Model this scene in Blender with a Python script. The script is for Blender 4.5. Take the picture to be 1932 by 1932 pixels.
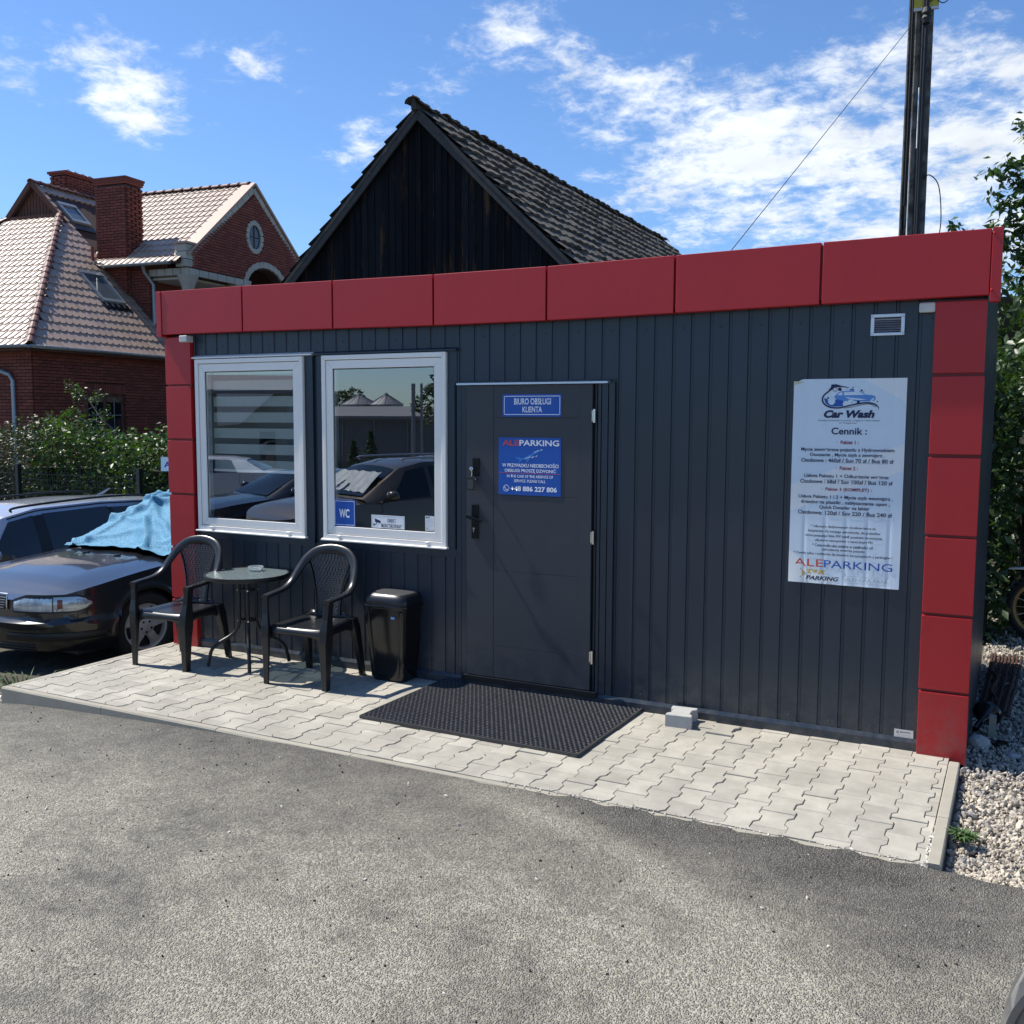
import bpy, bmesh, math, random
import numpy as np
from mathutils import Vector, Matrix, Euler
random.seed(7); rng = np.random.default_rng(7)
PI = math.pi
C = bpy.context.scene.collection
SC = bpy.context.scene
for o in list(bpy.data.objects): bpy.data.objects.remove(o)

# ------------------------------------------------------------------ camera
F_PX = 1857.224; CAM = np.array([4.626, -5.925, 1.885])
pit, yaw, rol = -.095, .478, -.004
def _rot():
    cy, sy = math.cos(yaw), math.sin(yaw); cp, sp = math.cos(pit), math.sin(pit); cr, sr = math.cos(rol), math.sin(rol)
    Rz = np.array([[cy, -sy, 0], [sy, cy, 0], [0, 0, 1]]); Rx = np.array([[1, 0, 0], [0, cp, -sp], [0, sp, cp]])
    Ry = np.array([[cr, 0, sr], [0, 1, 0], [-sr, 0, cr]]); return Rz @ Rx @ Ry
RM = _rot()
cd = bpy.data.cameras.new('camera'); cam = bpy.data.objects.new('camera', cd); C.objects.link(cam)
cam.matrix_world = Matrix(((RM[0,0], RM[0,2], -RM[0,1], CAM[0]), (RM[1,0], RM[1,2], -RM[1,1], CAM[1]), (RM[2,0], RM[2,2], -RM[2,1], CAM[2]), (0,0,0,1)))
cd.sensor_width = 36; cd.lens = 36*F_PX/1932; cd.clip_start = .05; cd.clip_end = 2000
SC.camera = cam
def ray(u, v): return RM @ np.array([(u-966)/F_PX, 1, -(v-966)/F_PX])
def camdist(p): return float(np.linalg.norm(np.array(p)-CAM))
def inframe(p, m=60):
    d = (np.array(p)-CAM) @ RM
    if d[1] <= .1: return False
    u = 966+F_PX*d[0]/d[1]; v = 966-F_PX*d[2]/d[1]
    return -m < u < 1932+m and -m < v < 1932+m

# ------------------------------------------------------------------ sky, sun, exposure
SUN = Vector((-.70, -.068, 1.0)).normalized()
elev = math.asin(SUN.z)
w = bpy.data.worlds.new('World'); SC.world = w; w.use_nodes = True
nt = w.node_tree; N = nt.nodes; L = nt.links
for n in list(N): N.remove(n)
def nd(t, **k):
    n = N.new(t)
    for a, b in k.items(): setattr(n, a, b)
    return n
def mth(op, a, b=None, c=None, clamp=False):
    n = nd('ShaderNodeMath', operation=op); n.use_clamp = clamp
    for i, x in enumerate((a, b, c)):
        if x is None: continue
        if isinstance(x, (int, float)): n.inputs[i].default_value = x
        else: L.new(x, n.inputs[i])
    return n.outputs[0]
out = nd('ShaderNodeOutputWorld'); bg = nd('ShaderNodeBackground'); L.new(bg.outputs[0], out.inputs[0])
sky = nd('ShaderNodeTexSky', sky_type='NISHITA'); sky.sun_disc = False
sky.sun_elevation = elev; sky.sun_rotation = math.atan2(SUN.x, SUN.y); sky.altitude = 200; sky.air_density = 1.0; sky.dust_density = .35; sky.ozone_density = 4.0
SKY_S = .125; bg.inputs[1].default_value = SKY_S
tc = nd('ShaderNodeTexCoord'); sx = nd('ShaderNodeSeparateXYZ'); L.new(tc.outputs['Generated'], sx.inputs[0])
zc = mth('MAXIMUM', sx.outputs[2], 0.02)
dz = mth('ADD', zc, .22)
cx = nd('ShaderNodeCombineXYZ'); L.new(mth('DIVIDE', sx.outputs[0], dz), cx.inputs[0]); L.new(mth('DIVIDE', sx.outputs[1], dz), cx.inputs[1]); cx.inputs[2].default_value = 3.1
def noise(scale, det, rough, src, off=0, dist=0.0):
    mp = nd('ShaderNodeMapping'); mp.inputs['Location'].default_value = (off, off*.7, 0); L.new(src, mp.inputs[0])
    n = nd('ShaderNodeTexNoise'); n.inputs['Scale'].default_value = scale; n.inputs['Detail'].default_value = det; n.inputs['Roughness'].default_value = rough; n.inputs['Distortion'].default_value = dist
    L.new(mp.outputs[0], n.inputs['Vector']); return n.outputs[0]
n1 = noise(4.6, 9, .62, cx.outputs[0], 1.3, .15); n2 = noise(17, 8, .66, cx.outputs[0], 4.2, .3); n3 = noise(.9, 3, .5, cx.outputs[0], 9.0)
# where the cloud banks lie (direction, tightness, amount)
banks = [((240,190),900,.30),((140,80),900,.12),((200,150),1100,.09),((330,130),350,.09),((240,195),1600,.14),((490,110),900,.13),((350,245),1500,.12),((455,165),700,.12),
 ((675,285),900,.27),((840,185),700,.25),((760,215),900,.18),((960,85),1400,.24),((1090,130),900,.24),((1180,190),600,.24),((1000,200),1100,.15),((1330,310),220,.26),
 ((1180,320),230,.16),((1450,380),80,.28),((1700,340),70,.32),((1930,330),70,.30),((1540,195),900,.14),((1840,70),700,.08),((1540,55),700,.07),((1700,120),900,.05),
 ((1900,230),600,.12),((570,120),1200,.14),((880,10),600,.18),((1010,20),700,.12),((30,150),900,.14),((1420,230),500,.08)]
nv = nd('ShaderNodeVectorMath', operation='NORMALIZE'); L.new(tc.outputs['Generated'], nv.inputs[0])
bias = None
for (u, v), k, amt in banks:
    r = ray(u, v); r = r/np.linalg.norm(r)
    dp = nd('ShaderNodeVectorMath', operation='DOT_PRODUCT'); L.new(nv.outputs[0], dp.inputs[0]); dp.inputs[1].default_value = tuple(r)
    e = mth('EXPONENT', mth('MULTIPLY', mth('SUBTRACT', dp.outputs['Value'], 1.0), float(k)*2.0))
    e = mth('MULTIPLY', e, amt); bias = e if bias is None else mth('ADD', bias, e)
bias = mth('MINIMUM', bias, .36)
dens = mth('ADD', mth('ADD', mth('MULTIPLY', mth('SUBTRACT', n1, .5), 1.05), mth('MULTIPLY', mth('SUBTRACT', n2, .5), .66)), mth('ADD', bias, mth('MULTIPLY', mth('SUBTRACT', n3, .5), .10)))
mr = nd('ShaderNodeMapRange'); mr.interpolation_type = 'SMOOTHERSTEP'; L.new(dens, mr.inputs[0]); mr.inputs[1].default_value = .155; mr.inputs[2].default_value = .56
mask = mth('MULTIPLY', mr.outputs[0], .93)
mr2 = nd('ShaderNodeMapRange'); L.new(zc, mr2.inputs[0]); mr2.inputs[1].default_value = 0; mr2.inputs[2].default_value = .10; mask = mth('MULTIPLY', mask, mr2.outputs[0])
shade = mth('ADD', mth('MULTIPLY', noise(7, 4, .5, cx.outputs[0], 2.2), .5), .62)
cc = nd('ShaderNodeCombineXYZ')
for i, k in enumerate((6.3, 6.6, 6.9)): L.new(mth('MULTIPLY', shade, k), cc.inputs[i])
hs = nd('ShaderNodeMixRGB', blend_type='MULTIPLY'); hs.inputs[0].default_value = 1; L.new(sky.outputs[0], hs.inputs[1]); hs.inputs[2].default_value = (.60, .745, .91, 1)
mx = nd('ShaderNodeMixRGB'); L.new(mask, mx.inputs[0]); L.new(hs.outputs[0], mx.inputs[1]); L.new(cc.outputs[0], mx.inputs[2])
L.new(mx.outputs[0], bg.inputs[0])
sd = bpy.data.lights.new('sun', 'SUN'); sd.energy = 4.5; sd.angle = math.radians(.53); sd.color = (1, .95, .87)
so = bpy.data.objects.new('sun', sd); C.objects.link(so); so.rotation_euler = SUN.to_track_quat('Z', 'Y').to_euler()
SC.view_settings.view_transform = 'Standard'; SC.view_settings.look = 'None'; SC.view_settings.exposure = .56; SC.view_settings.gamma = 1; SC.view_settings.use_curve_mapping = False

# ------------------------------------------------------------------ materials
def M_new(name):
    m = bpy.data.materials.new(name); m.use_nodes = True; t = m.node_tree
    return m, t, t.nodes['Principled BSDF']
def mat(name, col, rough=.5, metal=0, var=.12, vs=6, bump=0, bs=40, island=0, obj=0, spec=None, coat=0, coord='Object', det=5, col2=None, c2s=2.0, c2lo=.45, c2hi=.6, rvar=0, sc=None):
    m, t, b = M_new(name); n = t.nodes; l = t.links
    b.inputs['Roughness'].default_value = rough; b.inputs['Metallic'].default_value = metal
    if spec is not None: b.inputs['Specular IOR Level'].default_value = spec
    if coat: b.inputs['Coat Weight'].default_value = coat; b.inputs['Coat Roughness'].default_value = .04
    co = n.new('ShaderNodeTexCoord')
    if coord == 'World': g = n.new('ShaderNodeNewGeometry'); src = g.outputs['Position']
    else: src = co.outputs['Object']
    if sc:
        q_ = n.new('ShaderNodeMapping'); q_.inputs['Scale'].default_value = sc; l.new(src, q_.inputs[0]); src = q_.outputs[0]
    base = None
    def nz(s, d=det, r=.6):
        q = n.new('ShaderNodeTexNoise'); q.inputs['Scale'].default_value = s; q.inputs['Detail'].default_value = d; q.inputs['Roughness'].default_value = r; l.new(src, q.inputs['Vector']); return q.outputs[0]
    def mm(op, a, b_):
        q = n.new('ShaderNodeMath'); q.operation = op
        for i, x in enumerate((a, b_)):
            if isinstance(x, (int, float)): q.inputs[i].default_value = x
            else: l.new(x, q.inputs[i])
        return q.outputs[0]
    colr = n.new('ShaderNodeRGB'); colr.outputs[0].default_value = (*col, 1); cur = colr.outputs[0]
    if col2 is not None:
        rr = n.new('ShaderNodeMapRange'); l.new(nz(c2s, 6, .65), rr.inputs[0]); rr.inputs[1].default_value = c2lo; rr.inputs[2].default_value = c2hi
        q = n.new('ShaderNodeMixRGB'); l.new(rr.outputs[0], q.inputs[0]); l.new(cur, q.inputs[1]); q.inputs[2].default_value = (*col2, 1); cur = q.outputs[0]
    fac = None
    if var: fac = mm('ADD', mm('MULTIPLY', mm('SUBTRACT', nz(vs), .5), var*3.2), 1.0)
    if island or obj:
        g = n.new('ShaderNodeNewGeometry'); oi = n.new('ShaderNodeObjectInfo')
        r = mm('FRACT', mm('ADD', g.outputs['Random Per Island'], oi.outputs['Random']), 0)
        k = mm('ADD', mm('MULTIPLY', mm('SUBTRACT', r, .5), 2*max(island, obj)), 1.0)
        fac = k if fac is None else mm('MULTIPLY', fac, k)
    if fac is not None:
        q = n.new('ShaderNodeVectorMath'); q.operation = 'SCALE'; l.new(cur, q.inputs[0]); l.new(fac, q.inputs['Scale']); cur = q.outputs[0]
    l.new(cur, b.inputs['Base Color'])
    if rvar:
        l.new(mm('ADD', mm('MULTIPLY', mm('SUBTRACT', nz(vs*.7, 4), .5), rvar*3), rough), b.inputs['Roughness'])
    if bump:
        bp = n.new('ShaderNodeBump'); bp.inputs['Strength'].default_value = 1; bp.inputs['Distance'].default_value = bump; l.new(nz(bs, 6, .65), bp.inputs['Height']); l.new(bp.outputs[0], b.inputs['Normal'])
    return m
def emis_free_glass(name, ior=1.9, tint=(.8,.85,.85), base=(0,0,0), tr=.9):
    m, t, b = M_new(name); n = t.nodes; l = t.links; n.remove(b)
    o = n['Material Output']; g_ = n.new('ShaderNodeNewGeometry'); dp_ = n.new('ShaderNodeVectorMath'); dp_.operation = 'DOT_PRODUCT'; l.new(g_.outputs['Incoming'], dp_.inputs[0]); l.new(g_.outputs['Normal'], dp_.inputs[1])
    def m_(op, a, b_):
        q = n.new('ShaderNodeMath'); q.operation = op
        for i, x in enumerate((a, b_)):
            if isinstance(x, (int, float)): q.inputs[i].default_value = x
            else: l.new(x, q.inputs[i])
        return q.outputs[0]
    F_ = m_('ADD', ior, m_('MULTIPLY', m_('POWER', m_('SUBTRACT', 1.0, m_('ABSOLUTE', dp_.outputs['Value'], 0)), 5.0), 1-ior))
    gl = n.new('ShaderNodeBsdfGlossy'); gl.inputs['Roughness'].default_value = .0; gl.inputs[0].default_value = (.95, .97, 1, 1)
    tp = n.new('ShaderNodeBsdfTransparent'); tp.inputs[0].default_value = (*[x*tr for x in tint], 1)
    mxx = n.new('ShaderNodeMixShader'); l.new(F_, mxx.inputs[0]); l.new(tp.outputs[0], mxx.inputs[1]); l.new(gl.outputs[0], mxx.inputs[2]); l.new(mxx.outputs[0], o.inputs[0])
    return m
M = {}
M['red'] = mat('red_panel_paint', (.42, .012, .015), .42, var=.06, vs=2.6, rvar=.06, bump=.0016, bs=2.2, sc=(1.6, 1, .55))
M['reddark'] = mat('red_joint_paint', (.20, .009, .012), .45, var=.03)
M['clad'] = mat('anthracite_sheet', (.019, .030, .045), .33, var=.10, vs=4, rvar=.07, bump=.0011, bs=4, coord='World', sc=(2.2, 1, .5), obj=.05)
def dirty_foot(m):      # splash dirt low on the wall, with its own ragged outline
    t = m.node_tree; n = t.nodes; l = t.links; b = n['Principled BSDF']; src = b.inputs['Base Color'].links[0].from_socket; g = n.new('ShaderNodeNewGeometry'); s = n.new('ShaderNodeSeparateXYZ'); l.new(g.outputs['Position'], s.inputs[0])
    nz = n.new('ShaderNodeTexNoise'); nz.inputs['Scale'].default_value = 9; nz.inputs['Detail'].default_value = 8; nz.inputs['Roughness'].default_value = .75; l.new(g.outputs['Position'], nz.inputs['Vector'])
    r = n.new('ShaderNodeMapRange'); l.new(s.outputs[2], r.inputs[0]); r.inputs[1].default_value = .02; r.inputs[2].default_value = .42; r.inputs[3].default_value = .62; r.inputs[4].default_value = 0
    k = n.new('ShaderNodeMath'); k.operation = 'MULTIPLY'; l.new(r.outputs[0], k.inputs[0]); r2 = n.new('ShaderNodeMapRange'); l.new(nz.outputs[0], r2.inputs[0]); r2.inputs[1].default_value = .42; r2.inputs[2].default_value = .72; l.new(r2.outputs[0], k.inputs[1])
    mx = n.new('ShaderNodeMixRGB'); l.new(k.outputs[0], mx.inputs[0]); l.new(src, mx.inputs[1]); mx.inputs[2].default_value = (.13, .12, .10, 1); l.new(mx.outputs[0], b.inputs['Base Color'])
dirty_foot(M['clad']); dirty_foot(M['red'])
M['trim'] = mat('anthracite_trim', (.020, .031, .046), .34, var=.06, vs=5, coord='World')
dirty_foot(M['trim'])
M['door'] = mat('door_leaf_paint', (.036, .040, .048), .50, var=.05, vs=7, rvar=.05, col2=(.046,.049,.054), c2s=5, c2lo=.55, c2hi=.8)
dirty_foot(M['door'])
M['pvc'] = mat('white_pvc', (.86, .83, .77), .34, var=.02, vs=4)
M['dirtywhite'] = mat('grimy_white_plastic', (.55, .55, .52), .5, var=.12, vs=20)
M['black'] = mat('black_plastic', (.012, .013, .015), .32, var=.1, vs=9, rvar=.06, bump=.0003, bs=60)
M['blackgloss'] = mat('black_gloss_plastic', (.008, .009, .010), .16, var=.1, vs=9, rvar=.05)
M['blackrough'] = mat('black_matt_metal', (.010, .010, .011), .42, var=.1)
M['rubber'] = mat('black_rubber', (.046, .046, .047), .55, var=.25, vs=12, bump=.001, bs=90)
M['chrome'] = mat('bright_steel', (.62, .62, .62), .22, 1, var=.05)
M['alu'] = mat('aluminium', (.62, .66, .70), .38, .8, var=.05, vs=14)
M['zinc'] = mat('zinc_sheet', (.34, .38, .40), .42, .55, var=.12, vs=5)
M['paver'] = mat('concrete_paver', (.33, .309, .258), .86, var=.10, vs=9, island=.0, obj=.10, bump=.0012, bs=160, coord='World', col2=(.415,.389,.325), c2s=3.3, c2lo=.42, c2hi=.62)
M['kerb'] = mat('concrete_kerb', (.33, .305, .245), .88, var=.12, vs=8, bump=.0015, bs=120, coord='World', obj=.05)
M['sand'] = mat('joint_sand', (.09, .082, .07), .95, var=.3, vs=30, coord='World')
M['glass'] = emis_free_glass('window_glass', .27, (.96, .98, .97), tr=1.0)
M['tinted'] = None
M['interior'] = mat('interior_wall', (.10, .10, .10), .9, var=.05)
M['blind'] = mat('blind_fabric', (.33, .38, .36), .9, var=.08, vs=20)
def flat(name, col, rough=.55): return mat(name, col, rough, var=.03, vs=10)
M['blue'] = flat('sign_blue', (.008, .085, .40), .35); M['white'] = flat('print_white', (.90, .90, .90), .45); M['navy'] = flat('print_navy', (.008, .015, .07)); M['pink'] = flat('print_crimson', (.28, .02, .06))
M['signred'] = flat('print_red', (.62, .07, .03)); M['poster'] = mat('poster_film', (.64, .735, .81), .30, var=.04, vs=3, rvar=.06); M['posterpale'] = mat('poster_film_pale', (.76, .78, .78), .30, var=.03)
M['midblue'] = flat('print_mid_blue', (.10, .27, .60)); M['royal'] = flat('print_royal_blue', (.015, .09, .40)); M['gold'] = flat('print_gold', (.62, .42, .08)); M['greyprint'] = flat('print_grey', (.36, .42, .46)); M['ghost'] = flat('print_faint_blue', (.03, .20, .56)); M['cream'] = flat('aged_film', (.55, .56, .42))

# ------------------------------------------------------------------ mesh builder
class MB:
    def __init__(s): s.v = []; s.f = []
    def add(s, vs, fs):
        k = len(s.v); s.v += [tuple(map(float, p)) for p in vs]; s.f += [tuple(i+k for i in f) for f in fs]; return s
    def box(s, x0, x1, y0, y1, z0, z1):
        if x0 > x1: x0, x1 = x1, x0
        if y0 > y1: y0, y1 = y1, y0
        if z0 > z1: z0, z1 = z1, z0
        return s.add([(x0,y0,z0),(x1,y0,z0),(x1,y1,z0),(x0,y1,z0),(x0,y0,z1),(x1,y0,z1),(x1,y1,z1),(x0,y1,z1)],
                     [(0,3,2,1),(4,5,6,7),(0,1,5,4),(1,2,6,5),(2,3,7,6),(3,0,4,7)])
    def obox(s, c, ax, ay, az):   # oriented box: centre, half-axis vectors
        c, ax, ay, az = map(Vector, (c, ax, ay, az)); P = []
        for k in (-1, 1):
            for i, j in ((-1,-1),(1,-1),(1,1),(-1,1)): P.append(c+ax*i+ay*j+az*k)
        return s.add(P, [(0,3,2,1),(4,5,6,7),(0,1,5,4),(1,2,6,5),(2,3,7,6),(3,0,4,7)])
    def bar(s, a, b, w_, h, up=(0,0,1)):
        a, b = Vector(a), Vector(b); d = (b-a); ln = d.length; d.normalize(); u = Vector(up); sd_ = d.cross(u)
        if sd_.length < 1e-4: sd_ = d.cross(Vector((1,0,0)))
        sd_.normalize(); u = sd_.cross(d); return s.obox((a+b)/2, d*ln/2, sd_*w_/2, u*h/2)
    def prism(s, poly, a0, a1, axis='z', cham=0):
        n = len(poly)
        def P(p, t):
            if axis == 'z': return (p[0], p[1], t)
            if axis == 'y': return (p[0], t, p[1])
            return (t, p[0], p[1])
        if cham:
            area = sum(poly[i][0]*poly[(i+1)%n][1]-poly[(i+1)%n][0]*poly[i][1] for i in range(n))
            sg = 1 if area > 0 else -1; ins = []
            for i in range(n):
                p0, p1, p2 = poly[i-1], poly[i], poly[(i+1)%n]
                d1 = Vector((p1[0]-p0[0], p1[1]-p0[1])); d2 = Vector((p2[0]-p1[0], p2[1]-p1[1]))
                if d1.length < 1e-9 or d2.length < 1e-9: ins.append(p1); continue
                d1.normalize(); d2.normalize(); nn = Vector((-(d1.y+d2.y), d1.x+d2.x))
                if nn.length < 1e-6: ins.append(p1); continue
                nn.normalize(); ins.append((p1[0]+nn.x*cham*sg, p1[1]+nn.y*cham*sg))
            t1 = a1-cham if a1 > a0 else a1+cham
            vs = [P(p, a0) for p in poly]+[P(p, t1) for p in poly]+[P(p, a1) for p in ins]
            fs = [tuple(range(n))[::-1], tuple(range(2*n, 3*n))]
            for i in range(n):
                j = (i+1) % n; fs += [(i, j, n+j, n+i), (n+i, n+j, 2*n+j, 2*n+i)]
            return s.add(vs, fs)
        vs = [P(p, a0) for p in poly]+[P(p, a1) for p in poly]
        fs = [tuple(range(n))[::-1], tuple(range(n, 2*n))]+[(i, (i+1)%n, n+(i+1)%n, n+i) for i in range(n)]
        return s.add(vs, fs)
    def grid(s, pts, closeu=False, closev=False):
        nu, nv_ = len(pts), len(pts[0]); vs = [p for r in pts for p in r]; fs = []
        for i in range(nu if closeu else nu-1):
            for j in range(nv_ if closev else nv_-1):
                i2, j2 = (i+1) % nu, (j+1) % nv_; fs.append((i*nv_+j, i2*nv_+j, i2*nv_+j2, i*nv_+j2))
        return s.add(vs, fs)
    def loft(s, rings, caps=True):
        n = len(rings[0]); k = len(s.v); s.grid(rings, closev=True)
        if caps: s.f.append(tuple(range(k, k+n))[::-1]); e = k+(len(rings)-1)*n; s.f.append(tuple(range(e, e+n)))
        return s
    def tube(s, path, r, n=8, caps=True, sq=None):
        path = [Vector(p) for p in path]; rings = []; rr = r if isinstance(r, (list, tuple)) else [r]*len(path); prev = None
        for i, p in enumerate(path):
            t = (path[min(i+1, len(path)-1)]-path[max(i-1, 0)]).normalized()
            if prev is None:
                a = t.cross(Vector((0,0,1)));
                if a.length < .05: a = t.cross(Vector((1,0,0)))
            else: a = prev-t*prev.dot(t)
            a.normalize(); prev = a; b = t.cross(a)
            if sq: rings.append([p+a*math.cos(q)*sq[0]*(rr[i])+b*math.sin(q)*sq[1]*(rr[i]) for q in [2*PI*(k+.5)/n for k in range(n)]])
            else: rings.append([p+a*math.cos(2*PI*k/n)*rr[i]+b*math.sin(2*PI*k/n)*rr[i] for k in range(n)])
        return s.loft(rings, caps)
    def lathe(s, prof, n=24, c=(0,0,0), axis='z'):
        rings = []
        for r, z in prof:
            R = []
            for k in range(n):
                a = 2*PI*k/n; x, y = r*math.cos(a), r*math.sin(a)
                p = (x, y, z) if axis == 'z' else ((x, z, y) if axis == 'y' else (z, x, y))
                R.append((p[0]+c[0], p[1]+c[1], p[2]+c[2]))
            rings.append(R)
        return s.loft(rings, False)
    def mesh(s, name, smooth=False, ang=35):
        me = bpy.data.meshes.new(name); me.from_pydata(s.v, [], s.f); me.update()
        if smooth:
            me.shade_smooth(); me.set_sharp_from_angle(angle=math.radians(ang))
        return me
    def obj(s, name, m, parent=None, smooth=False, ang=35, bevel=0, label=None, kind=None):
        return link(name, s.mesh(name, smooth, ang), m, parent, bevel, label, kind)
def link(name, me, m, parent=None, bevel=0, label=None, kind=None):
    if isinstance(m, str): m = M[m]
    if m is not None and not me.materials: me.materials.append(m)
    o = bpy.data.objects.new(name, me); C.objects.link(o)
    if parent is not None: o.parent = parent
    if bevel:
        b = o.modifiers.new('bevel', 'BEVEL'); b.width = bevel; b.segments = 2; b.limit_method = 'ANGLE'; b.angle_limit = math.radians(40)
    if label: o['label'] = label
    if kind: o['kind'] = kind
    return o
def fixn(me):
    bm = bmesh.new(); bm.from_mesh(me); bmesh.ops.recalc_face_normals(bm, faces=bm.faces); bm.to_mesh(me); bm.free()
def thing(name, label, cat, loc=(0,0,0), rotz=0, group=None):
    o = bpy.data.objects.new(name, None); C.objects.link(o); o.empty_display_size = .2; o.location = loc; o.rotation_euler = (0,0,rotz)
    tag(o, label, cat, group); return o
def tag(o, label, cat, group=None):
    o['label'] = label; o['category'] = cat
    if group: o['group'] = group
    return o
def bez(pts, n=8):   # catmull-rom through points
    P = [Vector(p) for p in pts]; P = [P[0]*2-P[1]]+P+[P[-1]*2-P[-2]]; out_ = []
    for i in range(1, len(P)-2):
        for k in range(n):
            t = k/n; a, b, c_, d = P[i-1], P[i], P[i+1], P[i+2]
            out_.append(.5*((2*b)+(c_-a)*t+(2*a-5*b+4*c_-d)*t*t+(-a+3*b-3*c_+d)*t**3))
    out_.append(P[-2]); return out_
def clip_poly(poly, x0, x1, y0, y1):
    def cl(P, f, it):
        R = []
        for i in range(len(P)):
            a, b = P[i-1], P[i]; fa, fb = f(a), f(b)
            if fb: 
                if not fa: R.append(it(a, b))
                R.append(b)
            elif fa: R.append(it(a, b))
        return R
    def ix(v): return lambda a, b: (v, a[1]+(b[1]-a[1])*(v-a[0])/(b[0]-a[0]))
    def iy(v): return lambda a, b: (a[0]+(b[0]-a[0])*(v-a[1])/(b[1]-a[1]), v)
    for f, it in ((lambda p: p[0] >= x0, ix(x0)), (lambda p: p[0] <= x1, ix(x1)), (lambda p: p[1] >= y0, iy(y0)), (lambda p: p[1] <= y1, iy(y1))):
        if not poly: return poly
        poly = cl(poly, f, it)
    return poly
# many alike pieces: the ones that show largest are objects of their own, the rest are joined
def pieces(name, base, mats4, m, parent, limit=300, rest=None, world=None, key=None):
    if world is None: world = Matrix.Identity(4)
    pos = [world @ q.translation for q in mats4]
    order = sorted(range(len(mats4)), key=lambda i: (0 if inframe(pos[i]) else 1, camdist(pos[i])+(key(mats4[i]) if key else 0)))
    if isinstance(m, str): m = M[m]
    if not base.materials: base.materials.append(m)
    for i in order[:limit]:
        o = bpy.data.objects.new(name, base); C.objects.link(o); o.parent = parent; o.matrix_local = mats4[i]
    if len(order) > limit:
        nvb = len(base.vertices); co = np.empty(nvb*3); base.vertices.foreach_get('co', co); co = co.reshape(-1, 3); fb = [tuple(p.vertices) for p in base.polygons]
        V = []; Fs = []
        for q, i in enumerate(order[limit:]):
            A = np.array(mats4[i]); V.append(co @ A[:3,:3].T + A[:3,3]); Fs += [tuple(a+q*nvb for a in f) for f in fb]
        me = bpy.data.meshes.new(rest or name); me.from_pydata(np.vstack(V).tolist(), [], Fs); me.update()
        link(rest or (name+'s'), me, m, parent, kind='stuff')
def txt(parent, name, s, cx_, cz, w_, h, m, y, bold=0, shear=0, caps=None, off=0):
    cu = bpy.data.curves.new(name, 'FONT'); cu.body = s; cu.size = 1; cu.offset = bold; cu.shear = shear; cu.resolution_u = 3; cu.fill_mode = 'FRONT'
    o = bpy.data.objects.new('tmp', cu); C.objects.link(o)
    dg = bpy.context.evaluated_depsgraph_get(); dg.update(); me = bpy.data.meshes.new_from_object(o.evaluated_get(dg)); bpy.data.objects.remove(o)
    co = np.empty(len(me.vertices)*3); me.vertices.foreach_get('co', co); co = co.reshape(-1, 3)
    x0, x1, y0, y1 = co[:,0].min(), co[:,0].max(), co[:,1].min(), co[:,1].max()
    # h = height of the whole line box
    X = (co[:,0]-(x0+x1)/2)/(x1-x0)*w_+cx_; Z = (co[:,1]-(y0+y1)/2)/(y1-y0)*h+cz
    nw = np.stack([X, np.full(len(X), y), Z], 1); me.vertices.foreach_set('co', nw.ravel()); me.update(); me.name = name; me.materials.clear()
    return link(name, me, m, parent)
def panel(cx_, cz, w_, h, y0, y1): return MB().box(cx_-w_/2, cx_+w_/2, y0, y1, cz-h/2, cz+h/2)
# ------------------------------------------------------------------ ground
def sstep(a, b, x):
    t = min(1, max(0, (x-a)/(b-a))); return t*t*(3-2*t)
def ga(x, y=0):   # height of the asphalt
    z = -.118*(1-min(1, max(0, (x+1.65)/2.6))**.62)-.004
    z -= .20*sstep(-1.8, -4.5, x) if x < -1.8 else 0
    z -= .05*sstep(-2.2, -6, y)
    return z
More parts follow.
